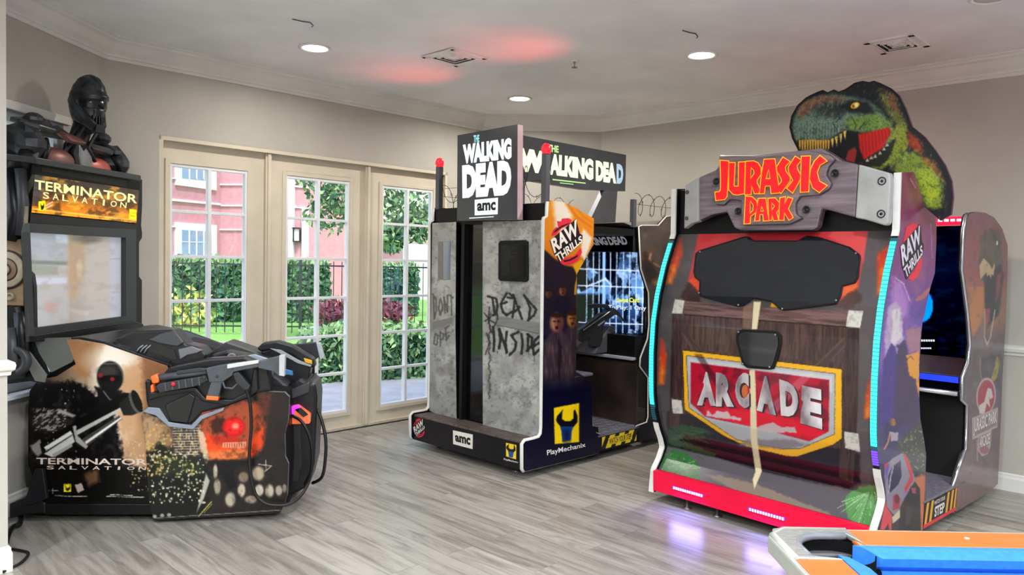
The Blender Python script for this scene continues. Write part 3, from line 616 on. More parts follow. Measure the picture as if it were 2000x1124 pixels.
# --- near side, screen housing board
far = [px(P(0, 1.98, 1.93)), px(P(0, 1.98, .06))]
SF = [(1245, 865), (1244, 833), (1250, 831), (1264, 826), (1267, 815), (1267, 738), (1251, 716), (1252, 700), (1266, 663), (1269, 634), (1268, 572), (1253, 525), (1249, 443), (1255, 441), (1287, 441), (1302, 424), (1318, 421), far[0], far[1], (1290, 854)]
def paint_front(A):
    A.grad((0, 420), (0, 860), [(0, '5f5450'), (.3, '57504b'), (.5, '4a4340'), (.62, '232433'), (1, '0e1024')]); A.noise(14, 14, '7b6a5c', .5, .75, .5, 4)
    h = lambda *q: Z(1040, 380, 4.323, q)
    A.poly(h((970, 690), (1000, 660), (1080, 700), (1180, 700), (1180, 770), (1040, 765)), 'b98f5c', 6, .9, 2)
    A.line(h((1010, 460), (990, 540), (1000, 570), (1070, 610)), 4, 'b08a6c', 2); A.line(h((950, 500), (965, 620), (990, 700)), 9, '4a342c', 4); A.ell(*h((1010, 470))[0], 6, 7, '6e5040', .5)
    A.poly(h((930, 560), (1020, 560), (1060, 700), (980, 760), (940, 700)), '352822', 8, .8, 3); A.noise(20, 20, '1c1c2c', .5, .7, .35, 11)
art_panel('side_panel', SF, WS, paint_front, wd, .03, 2, art_mat('printed_side'), BLK)
# white edging along both near boards, and along the far board
def edging(pts, m=MOLD, r=.0085, name='edge_molding'): return MB().tube(pts, r, m, 6).out(name, wd)
edging([WS.hit(*q) - WS.N * .012 for q in SR[:12]], r=.014); edging([WS.hit(*q) - WS.N * .012 for q in [SR[0], SR[27], SR[26], SR[25], SR[24], SR[23]]], r=.006); edging([WS.hit(*q) - WS.N * .008 for q in SF[:17]], r=.007)
WFAR = VPlane(P(WW, 0, 0), 45); loc = [(WS.hit(*q) - WN) for q in SR]
edging([q + WN + WA * (WW - .015) for q in loc[:12]], r=.014)
MB().prism([q + WN + WA * (WW - .03) for q in loc], WA * .03, BLK).out('side_panel', wd)
MB().prism([WS.hit(*q) + WA * (WW - .03) for q in SF], WA * .03, BLK).out('side_panel', wd)
# --- foot of the concrete back
FB_ = [(0.03, .0)]
def paint_foot(A):
    A.grad((0, 800), (0, 930), [(0, '262428'), (1, '1c1b20')]); A.noise(30, 12, '3a2c30', .5, .75, .4, 6)
foot = [px(P(.03, 0, .06)), px(P(.03, 0, .245)), px(P(WW - .03, 0, .245)), px(P(WW - .03, 0, .06))]
kb_ = art_panel('kick_board', foot, WF, paint_foot, wd, .02, 2.5, art_mat('printed_side'), BLK)
mb = MB(); lips(mb, lambda q: [(806 + (a - 100) * .085, 818 + (b - 200) * .094) for a, b in q], WF)
mb.out('lips_sticker', kb_); mb = MB(); mb.decal([(884.5, 841), (923.5, 849.5), (923, 878), (885, 868)], WF, CRM, .0012); lettering(mb, 'amc', [(888, 850), (919, 856), (918.5, 870.5), (889.5, 863)], WF, INK, .045, .002)
mb.out('channel_sticker', kb_); mb = MB(); mb.decal([(988, 865.5), (1008.5, 870), (1008, 898), (988.5, 892)], WF, mat('print_yellow', 'f0d02c', .4), .0012)
w = lambda x, y: (988 + (x - 425) * .088, 866 + (y - 100) * .085 + (x - 425) * .019)
mb.decal([w(498, 100), w(440, 165), w(428, 205), w(445, 240), w(480, 275), w(600, 275), w(640, 225), w(640, 165), w(615, 100), w(600, 120), w(598, 190), w(570, 215), w(520, 215), w(488, 195), w(490, 140)], WF, INK, .002); mb.decal([w(475, 270), w(600, 268), w(580, 400), w(495, 410)], WF, mat('print_blue', '1c4f8f', .4), .0018)
lettering(mb, 'PlayMechanix', [(984, 895.5), (1012, 902), (1012, 906.5), (984, 900)], WF, mat('print_white', 'e8e6e2', .4), .01, .002)
mb.out('wrench_sticker', kb_)
wbox(MB(), .03, WW - .03, .0, .19, .245, .262, DIRTY).out('foot_ledge', wd, .004); wbox(MB(), .03, WW - .03, .02, .84, .07, .243, BLK).out('base', wd)
for a, b in ((.2, .12), (WW - .2, .12), (.2, 1.85), (WW - .2, 1.85)): MB().lathe(P(a, b, 0), [(.0, 0), (.028, 0), (.026, .008), (.01, .014), (.01, .07), (0, .07)], STEEL, 14).out('levelling_foot', wd)
# --- concrete back with window, dark glass strip and graffiti
def concrete(A, seed):
    A.c[:] = rgb('a2a2a0'); A.noise(30, 36, 'c2c1be', .42, .66, .8, seed); A.noise(18, 22, '7c7b7a', .5, .72, .7, seed + 3); A.noise(4, 4, '5c5b5b', .58, .76, .5, seed + 5); A.noise(60, 20, 'a8a7a4', .5, .7, .5, seed + 8)
z5 = lambda *q: Z(830, 540, 4.324, q)
def paint_cr(A):
    concrete(A, 3); k = '262526'
    A.poly(z5((600, 330), (1000, 400), (1000, 490), (590, 410)), '888885', 1.5); A.line(z5((590, 410), (1000, 492)), 1, '3c3b3b'); A.clip(z5((600, 330), (1000, 400), (1000, 490), (590, 410)), 1); A.noise(30, 2.5, '6b6a69', .5, .7, .4, 33); A.clip()
    L = [[(530, 170), (600, 190), (615, 250), (600, 320), (575, 330)], [(570, 190), (590, 320)], [(690, 145), (640, 230), (655, 300), (690, 330), (735, 300)], [(640, 235), (690, 220)], [(715, 145), (760, 190), (740, 345)], [(735, 185), (700, 180)], [(745, 160), (820, 360)], [(760, 300), (800, 260)], [(835, 160), (885, 220), (940, 280), (920, 330), (870, 375)], [(850, 180), (890, 270), (875, 370)]]
    for q in L: A.line(z5(*q), 4.6, k, 1.6, .93, 1.2, 3)
    L = [[(575, 430), (585, 540), (580, 630)], [(625, 450), (640, 540), (625, 610)], [(630, 450), (690, 640)], [(690, 470), (680, 560), (690, 645)], [(790, 470), (730, 500), (770, 560), (760, 620), (715, 665)], [(815, 490), (825, 570), (815, 655)], [(865, 490), (905, 520), (900, 590), (860, 630)], [(870, 490), (870, 630)], [(980, 500), (930, 540), (910, 600), (920, 665), (985, 600)], [(920, 590), (970, 560)]]
    for q in L: A.line(z5(*q), 5, k, 1.5, .95, 1.2, 8)
    A.line(z5((925, 660), (925, 720)), .9, k, 1); A.line(z5((615, 630), (612, 650)), .9, k)
    for i in range(30):
        y = 690 + i * 0; q = z5((545 + 6 * math.sin(i * 1.3), 300 + i * 25))[0]; A.ell(q[0], q[1], 1.7, 3.4, '2c2b2b', .5, .85, (i % 2) * 50 - 25); A.ell(q[0], q[1], .8, 2., '8a8a88', .5, .8, (i % 2) * 50 - 25)
    for q in ([(500, 310), (545, 370), (600, 400)], [(545, 260), (535, 350), (560, 470)], [(505, 380), (560, 340), (610, 310), (615, 360), (570, 450)], [(510, 660), (545, 560), (520, 480)]): A.line(z5(*q), 2.6, '2a2929', 1, .85, 1.2)
    for q in ((515, 155), (945, 465)): A.ell(*z5(q)[0], 1.6, 1.6, '111', .4) if False else None
CR = [px(P(.03, .16, .255)), (1058, 700), px(P(.03, .16, 1.80)), (1010, 431.5), (943, 433), (942.5, 600), (943, 835)]
wl = [(973, 475), (977, 470.5), (1025, 469), (1030, 473), (1030.5, 547), (1027, 551), (976, 549), (972.5, 545)]
art_panel('concrete_panel', CR, WC, paint_cr, wd, .03, 1.4, art_mat('printed_concrete', .5), BLK, off=.0)
def paint_cl(A):
    concrete(A, 40); k = '555452'
    for q in ([(65, 150), (95, 200), (95, 300), (75, 360)], [(70, 170), (80, 350)], [(130, 190), (115, 270), (130, 330), (150, 260), (132, 190)], [(160, 180), (170, 310)], [(160, 180), (190, 300)], [(190, 160), (188, 300)], [(205, 160), (240, 180)], [(222, 160), (225, 330)]): A.line(z5(*q), 3.2, k, 1.4, .8, 1, 5)
    A.poly(z5((60, 385), (235, 345), (235, 395), (60, 455)), '858481', 1.5)
    for q in ([(85, 490), (75, 570), (100, 580), (110, 500), (88, 485)], [(130, 470), (130, 590)], [(130, 475), (160, 490), (150, 530), (132, 540)], [(205, 420), (175, 440), (180, 540), (205, 500)], [(175, 490), (205, 470)]): A.line(z5(*q), 3.4, k, 1.4, .8, 1, 6)
CL = [(838.5, 441), (845, 436), (891, 434), (889.5, 640), (892, 831), (838, 802), (838.5, 790)]
CLp = VPlane(P(0, .16, 0), -45)
art_panel('concrete_panel', CL, CLp, paint_cl, wd, .03, 1.5, art_mat('printed_concrete', .5), BLK)
# openings: rounded black window frame with a pane, and the plain recessed window on the left board
fr = thing('x', (0, 0, 0)); bpy.data.objects.remove(fr)
inn = [(980, 480), (1024.5, 478.5), (1025, 541), (980.5, 539.5)]
wfr = MB().slab(wl, WC, .02, BLK, off=.014).out('window_frame', wd, .004)
MB().slab(inn, WC, .004, BLG, off=.0165).out('window_pane', wfr)
mb = MB(); g = mat('hand_silhouette', '020203', .7); hz = lambda *q: Z(780, 230, 3.037, q)
mb.decal(hz((605, 940), (605, 830), (600, 770), (612, 765), (620, 800), (632, 750), (642, 752), (640, 790), (690, 762), (700, 770), (655, 800), (700, 795), (700, 805), (658, 815), (690, 820), (688, 828), (655, 835), (656, 940)), WC.off(.0165), g, .0008); mb.out('hand_print', wfr)
wf2 = MB().slab(Z(830, 390, 5.353, [(135, 440), (265, 438), (262, 838), (135, 838)]), CLp, .003, mat('window_board_grey', '77716c', .5), off=.002).out('window_frame', wd)
MB().slab(Z(830, 390, 5.353, [(192, 442), (264, 440), (261, 836), (194, 836)]), CLp, .002, mat('mirror_pane', '9fb4cc', .06, .85), off=.004).out('window_pane', wf2)
wbox(MB(), .555, .9, .20, .215, .25, 1.79, BLG).out('glass_strip', wd); wbox(MB(), .845, .88, .155, .20, .25, 1.79, BLK).out('door_post', wd)
wbox(MB(), .03, WW - .03, .22, .245, .25, 1.78, BLK).out('inner_wall', wd)
# --- top beam, roof and signs
wbox(MB(), .02, WW - .02, .19, .30, 1.785, 1.925, BLK).out('top_beam', wd, .005)
wbox(MB(), .03, WW - .03, .22, 1.3, 1.73, 1.785, BLK).out('roof', wd)
SG = mat('sign_face_grey', '3f4147', .3); SGE = mat('sign_edge', 'c8a9b0', .4)
WSg = VPlane(P(0, .105, 0), -45)
sgl = [(893.6, 264.5), (1011, 243), (1010.5, 429), (892.5, 431)]
fs_ = MB().slab(sgl, WSg, .055, SG, mside=SGE).out('front_sign', wd)
CW = glow('sign_light_cool', 'e4f4ff', 1.15); mb = MB(); hz = lambda *q: Z(780, 230, 3.037, q)
lettering(mb, 'THE', hz((440, 105), (474, 101), (474, 145), (440, 147)), WSg, glow('sign_light_teal', '8fd6dc', 1.0), .04)
lettering(mb, 'WALKING', hz((376, 160), (665, 118), (665, 245), (378, 275)), WSg, CW, .072); lettering(mb, 'DEAD', hz((372, 283), (665, 248), (662, 458), (374, 478)), WSg, CW, .072)
mb.decal(hz((447, 488), (585, 475), (583, 573), (447, 580)), WSg, CW, .001); lettering(mb, 'amc', hz((460, 508), (572, 498), (571, 550), (461, 556)), WSg, INK, .045, .002); mb.decal(hz((415, 594), (560, 586), (560, 590), (415, 599)), WSg, CW, .001)
mb.out('lit_lettering', fs_)
SB = VPlane(P(.42, 0, 0), 45); hb = lambda *q: Z(1000, 240, 5.62, q)
e0 = px(P(.42, .17, 2.455)); e1 = px(P(.42, .17, 2.13))
rs0 = MB().slab([e0, hb((1252, 352))[0], hb((1243, 752))[0], hb((800, 735))[0], e1], SB, .05, SG).out('rear_sign', wd)
CG = glow('sign_light_green', 'eeffc4', 1.2); CGr = glow('sign_light_lime', 'b6e88c', .95); CBl = glow('sign_light_blue', 'a9c4d8', .9); mb = MB()
lettering(mb, 'W', hb((60, 268), (372, 318), (372, 562), (60, 530)), SB, CG, .09); lettering(mb, 'ALKING', hb((418, 336), (893, 400), (893, 634), (410, 570)), SB, CG, .07)
lettering(mb, 'DEA', hb((920, 412), (1145, 448), (1143, 668), (920, 640)), SB, CG, .07); lettering(mb, 'D', hb((1148, 450), (1224, 460), (1218, 676), (1148, 668)), SB, CBl, .07)
lettering(mb, 'THE', hb((395, 235), (512, 255), (512, 330), (395, 315)), SB, CGr, .04); mb.decal(hb((445, 616), (808, 658), (808, 670), (445, 630)), SB, CGr, .001); mb.decal(hb((525, 655), (675, 672), (675, 680), (525, 664)), SB, CGr, .001)
mb.out('lit_lettering', rs0)
MB().slab([px(P(.42, .3, 2.13)), px(P(.42, 1.02, 2.13)), px(P(.42, 1.02, 1.79)), px(P(.42, .3, 1.79))], SB, .006, GLASS, off=-.02).out('clear_panel', wd)
PST = mat('post_grey', '55565c', .5, .3)
MB().slab([hb((1015, 740))[0], hb((1158, 745))[0], px(P(.42, 1.50, 1.80)), px(P(.42, 1.12, 1.80))], SB, .05, PST, off=-.002).out('sign_bracket', wd)
mb = MB(); wbox(mb, .40, .45, .30, .36, 1.785, 2.14, PST); mb.out('sign_bracket', wd)
RB = mat('beacon_red', 'c21a2a', .15, emit='ff2030', es=1.0)
for i, (a, b, y0) in enumerate(((.035, .19, 300), (1.215, .20, 326))):
    base = P(a, b, 1.92); top = vp = None
    q = VPlane(P(a, b, 0), 45).hit(px(base)[0] - 1.5, y0); zt = q.z
    bp_ = wbox(MB(), a - .022, a + .022, b - .022, b + .022, 1.92, zt, PST).out('beacon_post', wd, .002)
    bo = MB().lathe(P(a, b, zt), [(.03, 0), (.03, .012), (.034, .014), (.036, .03), (.032, .052), (.02, .068), (0, .075)], RB, 20).out('beacon_light', bp_)
    l = bpy.data.lights.new('beacon_lamp', 'SPOT'); l.color = (1, .08, .08); l.energy = 7; l.spot_size = math.radians(88); l.spot_blend = 1.0; l.shadow_soft_size = .03
    lo = bpy.data.objects.new('beacon_lamp', l); C.objects.link(lo); lo.parent = wd; lo.location = P(a, b, zt + .09) - wloc(wd)
    tgt = floor_at(*((1000, 92) if i == 0 else (795, 140)), CEIL); lo.rotation_euler = (tgt - P(a, b, zt + .09)).to_track_quat('-Z', 'Y').to_euler()
WIRE = mat('rusty_wire', '2b2422', .6, .5)
def coil(p, q, r, n, name='barbed_wire'):
    d = q - p; L = d.length; d.normalize(); s = d.cross(UP); pts = []
    N_ = n * 18
    for i in range(N_ + 1):
        t = i / N_; a = t * n * 2 * math.pi; pts.append(p + d * (L * t) + (UP * math.cos(a) + s * math.sin(a) * .55) * r * (1 + .1 * math.sin(i * .7)))
    mb = MB().tube(pts, .0024, WIRE, 5)
    for i in range(4, N_, 5):
        for k in (1, -1): v = Vector((math.sin(i * 2.1), math.cos(i * 1.3), k * .8)).normalized() * .014; mb.tube([pts[i] - v, pts[i] + v], .0016, WIRE, 4)
    mb.tube([p, q], .0018, WIRE, 5); return mb.out(name, wd)
coil(P(.03, 1.24, 1.985), P(.03, 1.9, 1.985), .085, 4); coil(P(.03, .2, 2.11), P(.03, .75, 2.11), .0, 1) if False else None
coil(P(.05, .24, 2.09), P(1.2, .24, 2.09), .115, 5); coil(P(WW - .05, .25, 2.03), P(WW - .05, 1.9, 2.03), .09, 7)
for b in (1.22, 1.93): wbox(MB(), .01, .045, b - .02, b + .02, 1.80 if b < 1.5 else 1.9, 2.02, PST).out('wire_post', wd)
# --- inside: marquee hood, screen, control shelf, lower wall, floor plate, step
mh_ = wbox(MB(), .03, WW - .03, 1.24, 1.46, 1.60, 1.81, BLG).out('marquee_hood', wd, .006)
MB().prism([P(.03, 1.1, 1.83), P(.03, 1.26, 1.80), P(.03, 1.98, 1.88), P(.03, 1.98, 1.9), P(.03, 1.3, 1.845)], WA * (WW - .06), mat('hood_top', '8d867c', .4)).out('hood_top', wd)
WH = VPlane(P(0, 1.238, 0), -45); mb = MB(); h2 = lambda *q: Z(1110, 430, 8.64, q)
lettering(mb, 'DEAD', h2((640, 285), (955, 278), (1015, 415), (705, 427)), WH, glow('hood_letter_added_glow', '9a98a0', .42), .05); lettering(mb, 'WALKING', h2((60, 300), (615, 288), (682, 424), (150, 435)), WH, glow('hood_letter_added_glow', '9a98a0', .42), .05); mb.out('hood_lettering', mh_)  # glow added to lift the letters out of the roof's shade
WSC = VPlane(P(0, 1.41, 0), -45)
def paint_scr(A):
    A.grad((0, 490), (0, 650), [(0, '1b2a40'), (.25, '55739c'), (.5, '6f94c4'), (.7, '34507a'), (1, '101a2c')]); A.noise(14, 10, 'a8c4ea', .5, .68, .8, 5); A.noise(10, 22, '0a101c', .53, .62, .85, 14)
    A.poly([(1120, 480), (1150, 490), (1146, 540), (1158, 560), (1135, 570), (1120, 545)], '05070c', 3, .95, 2); A.poly([(1150, 490), (1212, 490), (1208, 520), (1195, 555), (1180, 540), (1150, 520)], '070a12', 2.5, .9, 3); A.poly([(1120, 575), (1178, 575), (1176, 640), (1120, 640)], '04060a', 6, .9, 3)
    for x in (1147, 1159.5, 1171, 1193, 1205, 1218, 1230.5, 1243.5, 1256): A.line([(x, 480), (x - 2, 650)], 1.8, 'c4d4ec', 1.2, .85)
    A.line([(1180, 480), (1179, 600)], 5.5, '9cc0f0', 1.5, .95)
    for y in (527.5, 560, 632): A.line([(1130, y - 2), (1280, y + 3)], 2.2, 'd4e0f4', 1.2, .85)
    A.line([(1145, 560), (1165, 553), (1182, 545), (1195, 560)], 3, 'c8daf6', 1.5, .8, 1.5)
sc_ = art_panel('screen', [px(P(a, 1.41, z)) for a, z in ((.04, .90), (.04, 1.6), (1.2, 1.6), (1.2, .90))], WSC, paint_scr, wd, .02, 1.6, art_mat('lit_screen', .15, 1.1), BLK)
mb = MB(); YL = glow('screen_yellow', 'e9ea38', .9); lettering(mb, 'Swipe Card', [(1205, 582.5), (1248, 581.5), (1248, 594), (1205, 593)], WSC, YL, .03, .002); mb.out('screen_lettering', sc_); mb = MB(); lettering(mb, 'To Play: 1 Only', [(1188, 596), (1262, 598), (1262, 609), (1188, 606)], WSC, glow('screen_white', 'd8e4f4', .9), .02, .002); mb.out('screen_lettering', sc_)
wbox(MB(), .03, WW - .03, 1.30, 1.98, .70, .92, BLK).out('screen_base', wd, .006)
wbox(MB(), .03, WW - .03, 1.26, 1.33, .725, .748, mat('shelf_edge', 'a9a7b4', .35)).out('shelf_edge', wd, .004)
MB().prism([P(.32, 1.13, .76), P(.32, 1.40, .76), P(.32, 1.40, .98), P(.32, 1.33, .98)], WA * .6, mat('control_slope', '4c4a52', .45)).out('control_panel', wd, .006)
wbox(MB(), .55, .95, 1.02, 1.3, .745, .815, mat('control_box_cream', '8d8a72', .5)).out('control_box', wd, .005)
wbox(MB(), .56, .94, 1.012, 1.025, .75, .81, mat('control_box_navy', '20264a', .5)).out('control_plate', wd)
GUN = mat('gun_black', '101114', .35)
gb = VPlane(P(.35, 1.12, 0), 75); gq = lambda *q: Z(1110, 560, 7.02, q); gg = []
mb = MB().slab(gq((150, 600), (430, 380), (590, 330), (620, 290), (690, 340), (740, 420), (790, 480), (760, 480), (700, 400), (640, 390), (520, 480), (470, 560), (480, 700), (440, 830), (310, 830), (300, 700), (200, 770), (130, 740)), gb, .06, GUN); mb.tube([gb.hit(*gq((185, 605))[0]) + gb.N * .02, gb.hit(*gq((560, 345))[0]) + gb.N * .02], .012, mat('gun_steel', '55585c', .25, .9), 8)
mb.slab(gq((400, 530), (500, 460), (505, 485), (415, 550)), gb, .01, MGR, off=.012); mb.slab(gq((275, 250), (400, 235), (540, 245), (600, 320), (560, 330), (480, 290), (300, 300)), gb, .04, GUN, off=-.08).out('mounted_gun', wd, .004)
wbox(MB(), .03, WW - .03, 1.33, 1.35, .2, .72, mat('lower_wall', '2c2424', .4, col2='4a3832', nscale=4)).out('lower_wall', wd)
wbox(MB(), .30, WW - .04, 1.0, 1.05, .2, .74, mat('grey_pillar', '57575a', .5)).out('gun_pedestal', wd) if False else None
mb = MB(); wbox(mb, .0, WW - .03, .80, 1.34, .175, .19, mat('checker_plate', '8f8c98', .4, .4, col2='75727e', nscale=60))
for k in range(16):
    for j in range(9): mb.box(P(.05 + k * .075, .86 + j * .056, .1902), (.045, .007, .003), mat('checker_rib', 'a9a6b2', .35, .5), (WA * .7 + WB * (.7 if (k + j) % 2 else -.7), WB * .7 - WA * (.7 if (k + j) % 2 else -.7), UP))
mb.out('floor_plate', wd)
sb_ = wbox(MB(), .0, WW - .03, .84, 1.33, .06, .175, BLK).out('step_board', wd)
mb = MB(); yl = mat('print_yellow', 'f0d02c', .4); st = [px(P(0, .85, .08)), px(P(0, .85, .185)), px(P(0, 1.30, .185)), px(P(0, 1.30, .08))]
mb.decal([px(P(0, b, z)) for b, z in ((.85, .075), (.85, .17), (1.3, .17), (1.3, .075))], WS, yl, .001)
for k in range(4): b = .84 + k * .125; mb.decal([px(P(0, b, .075)), px(P(0, b + .055, .17)), px(P(0, b + .11, .17)), px(P(0, b + .055, .075))], WS, INK, .0016)
mb.decal([px(P(0, b, z)) for b, z in ((.93, .095), (.93, .15), (1.24, .15), (1.24, .095))], WS, yl, .0022); lettering(mb, 'WATCH YOUR STEP', [px(P(0, b, z)) for b, z in ((.94, .145), (1.23, .145), (1.23, .1), (.94, .1))], WS, INK, .02, .003)
mb.out('step_strip', sb_)
MB().prism([P(.031, .53, .2), P(.031, .715, .2), P(.031, .715, .61), P(.031, .66, .655), P(.031, .53, .665)], WA * .5, mat('seat_navy', '191a2e', .4)).out('seat_box', wd, .008); wbox(MB(), .0, .5, .5, .73, .655, .68, mat('seat_pad', '5c5868', .45)).out('seat_pad', wd, .01)
wbox(MB(), .9, .94, 1.02, 1.30, .2, .75, mat('grey_pillar', '57575a', .5)).out('cable_duct', wd)
# ------------------------------------------------------------------ cabinet with the dinosaur topper
JTH = 48.3; JQ = floor_at(1936, 959, .06); JB, JA = azv(JTH), azv(JTH - 90); JW = 1.40
J0 = Vector((JQ.x, JQ.y, 0)) - JB * 1.80
def PJ(a, b, z): return J0 + JA * a + JB * b + UP * z
def jbox(mb, a0, a1, b0, b1, z0, z1, m): return mb.box(PJ((a0 + a1) / 2, (b0 + b1) / 2, (z0 + z1) / 2), (a1 - a0, b1 - b0, z1 - z0), m, (JA, JB, UP))
jp = thing('arcade_cabinet', PJ(.7, .95, 0), 'arcade cabinet with wooden crate front, red raised letters, cyan light strips and dinosaur cutout', 'arcade machine')
JPROF = [(.005, .06), (.02, .2), (.075, .27), (.107, .331), (.085, .39), (.047, .459), (.004, .579), (-.015, .68), (-.022, .782), (-.026, .95), (-.016, 1.142), (.018, 1.314), (.075, 1.49), (.148, 1.655), (.168, 1.70), (.165, 1.99)]
jb = lambda z: float(np.interp(z, [q[1] for q in JPROF], [q[0] for q in JPROF]))
JS = VPlane(J0, JTH); JSH = Prof(J0, -JA, JB, JPROF, -.03); JSF = VPlane(PJ(0, .11, 0), JTH + 90)
# near board
fe_ = [px(PJ(0, b, z)) for b, z in JPROF]
NB = fe_ + [(1783, 336.5), (1786, 338), (1790, 349), (1805, 400), (1826, 412), (1829, 419), (1829, 470), (1826, 533), (1817, 563), (1805, 619), (1802, 629), (1797.5, 668), (1795.5, 717), (1795.5, 776), (1797.5, 819), (1805.5, 862), (1809, 889), (1807, 955), (1802, 1036), px(PJ(0, .64, .06))]
def paint_near(A):
    A.grad((1760, 340), (1760, 1040), [(0, '8d5a68'), (.12, '8a4a68'), (.25, '7a3f78'), (.38, '6c4a9a'), (.5, '6b55b0'), (.62, '43307e'), (.8, '2c2752'), (1, '2a2430')])
    A.noise(20, 60, 'b07a8c', .5, .75, .35, 3); s = lambda *q: Z(1690, 320, 3.745, q); t = lambda *q: Z(1690, 600, 5.109, q); u = lambda *q: Z(1690, 800, 4.496, q)
    A.poly(s((300, 60), (350, 60), (400, 280), (510, 345), (520, 560), (480, 480), (440, 430), (360, 300)), '74374f', 8, .8, 3); A.line(s((330, 110), (370, 180)), 1.5, 'd8b0c0', 1.5, .7); A.line(s((480, 440), (490, 690)), 1.2, 'c8a0c0', 1.2, .7)
    A.poly(s((200, 830), (260, 860), (330, 1000), (300, 1124), (180, 1124)), 'b48ac8', 12, .8, 4); A.line(s((220, 835), (280, 880), (325, 1000)), 1.6, 'e6c8e0', 1.4, .8)
    A.poly(s((360, 1000), (470, 900), (478, 920), (440, 980), (380, 1010)), 'b0706a', 3, .9, 2); A.poly(s((440, 1000), (500, 900), (480, 1060), (430, 1124), (360, 1124)), '563a8c', 8, .8, 4)
    A.poly(t((230, 0), (300, -60), (360, 20), (385, 330), (330, 420), (318, 520), (300, 410), (260, 370), (200, 520), (190, 300)), 'b8a4c0', 5, .95, 2); A.poly(t((265, 40), (345, 10), (370, 300), (290, 380), (255, 340)), 'd2c8d0', 4, .95, 3)
    A.poly(t((260, 370), (300, 400), (318, 520), (345, 360), (400, 330), (430, 450), (440, 620), (560, 760), (560, 1200), (150, 1200), (180, 540)), '3c2a7c', 3, .95, 2); A.poly(t((320, 380), (400, 340), (440, 640), (500, 720), (560, 1200), (280, 1200)), '38264e', 5, .9, 6); A.noise(3, 14, '6a4c74', .52, .8, .3, 21)
    A.poly(t((410, 480), (540, 440), (540, 900), (500, 720), (440, 690)), 'd89a3c', 3, .95, 3); A.poly(t((400, 230), (560, 190), (545, 440), (430, 480)), 'a87a80', 6, .8, 5); A.line(t((420, 520), (455, 490), (480, 525)), 1.4, '5a2a50', 1)
    A.poly(u((160, 120), (300, 100), (290, 420), (160, 470)), '24225a', 8, .9, 3); A.line(u((245, 95), (250, 130)), 6, 'c89a66', 2); A.poly(u((215, 200), (290, 205), (290, 275), (230, 280)), 'b4a4ac', 2, .9, 2); A.line(u((215, 220), (200, 290), (168, 350)), 3.4, 'b07c60', 1.6); A.ell(*u((240, 115))[0], 6, 8, '8a5a3c', .5, .8)
    A.poly(u((290, 290), (480, 100), (540, 300), (540, 620), (330, 480)), '33383a', 8, .9, 6); A.clip(u((290, 290), (480, 100), (540, 300), (540, 620), (330, 480)), 8); A.noise(3, 4, '9aa070', .52, .75, .7, 31); A.clip()
    A.clip(u((60, 380), (460, 380), (540, 560), (540, 1124), (60, 1124)), 12); A.poly(u((430, 600), (540, 570), (540, 1124), (470, 1124)), 'c07a5a', 6, .95); A.clip()
    A.poly(u((170, 500), (240, 430), (320, 385), (345, 400), (410, 520), (440, 620), (400, 700), (345, 780), (300, 900), (250, 930), (190, 860), (170, 600)), '8a8494', 1.6); A.poly(u((200, 590), (235, 510), (310, 450), (318, 590), (290, 660), (205, 745)), '1c1646', 1.5); A.line(u((205, 740), (222, 600), (245, 505)), 2.5, 'a8a2b4', 1.2)
    A.poly(u((335, 400), (355, 395), (415, 540), (420, 620), (350, 740), (345, 690), (395, 590)), 'b83a4a', 1.6); A.poly(u((170, 480), (205, 475), (190, 520), (170, 530)), 'b8304a', 1.6); A.poly(u((175, 520), (215, 470), (180, 650)), '6a4aa8', 2, .9)
    A.poly(u((395, 690), (440, 640), (480, 700), (490, 1124), (290, 1124), (300, 930), (350, 790)), '1e1b2c', 2); A.poly(u((400, 690), (445, 690), (445, 745), (415, 740)), '9c4a66', 2); A.ell(*u((385, 940))[0], 20, 34, '15141f', .2, .8)
    for k in range(6): A.line(u((365 + k * 9, 860 + (k % 2) * 6), (355 + k * 6, 1010)), 1.4, '5a5668', 1, .6)
    A.poly(u((175, 800), (190, 860), (235, 930), (230, 1060), (130, 1060)), 'c8505a', 2); A.poly(u((245, 760), (275, 740), (310, 790), (300, 870), (240, 890)), 'a03850', 1.6); A.ell(*u((278, 790))[0], 5, 9, '6a1c34', .3); A.poly(u((235, 950), (305, 880), (305, 950), (240, 1010)), 'c8c0a4', 1.6); A.ell(*u((262, 1025))[0], 5, 7, '3a3634', .4); A.poly(u((170, 1060), (200, 1000), (210, 1060)), '3a2230', 1.5)
art_panel('side_panel', NB, JS, paint_near, jp, .03, 1.6, art_mat('printed_gloss', .25, coat=.3), BLK)
mb = MB(); T = lambda q: [(1690 + (258 + (x - 103) * .585) / 3.745, 320 + (445 + (y - 205) * 1.0 + (x - 103) * -.06 + (0)) / 3.745) for x, y in q]
mb.decal(Z(1690, 320, 3.745, [(275, 600), (300, 460), (350, 435), (385, 440), (390, 520), (330, 560)]), JS, RED, .001); mb.decal(Z(1690, 320, 3.745, [(310, 840), (360, 780), (410, 660), (415, 740), (390, 820), (345, 860)]), JS, RED, .001)
q = lambda *p: Z(1690, 320, 3.745, p)
mb.decal(q((255, 610), (402, 440), (416, 575), (428, 590), (425, 660), (300, 850), (280, 780), (270, 765)), JS, INK, .0018)
lettering(mb, 'RAW', q((258, 605), (400, 448), (412, 570), (275, 755)), JS, mat('print_lilac_white', 'd8cfe0', .35), .035, .0026); lettering(mb, 'THRILLS', q((278, 770), (415, 590), (422, 660), (300, 840)), JS, mat('print_lilac_white', 'd8cfe0', .35), .03, .0026)
mb.out('lips_sticker', jp)
# far-left board, same profile
full = [(b, z) for b, z in JPROF] + [(.30, 2.0), (.48, 1.84), (.655, 1.80), (.655, 1.4), (.62, 1.1), (.62, .7), (.66, .3), (.66, .06)]
MB().prism([PJ(JW - .03, b, z) for b, z in full], JA * .03, BLK).out('side_panel', jp)
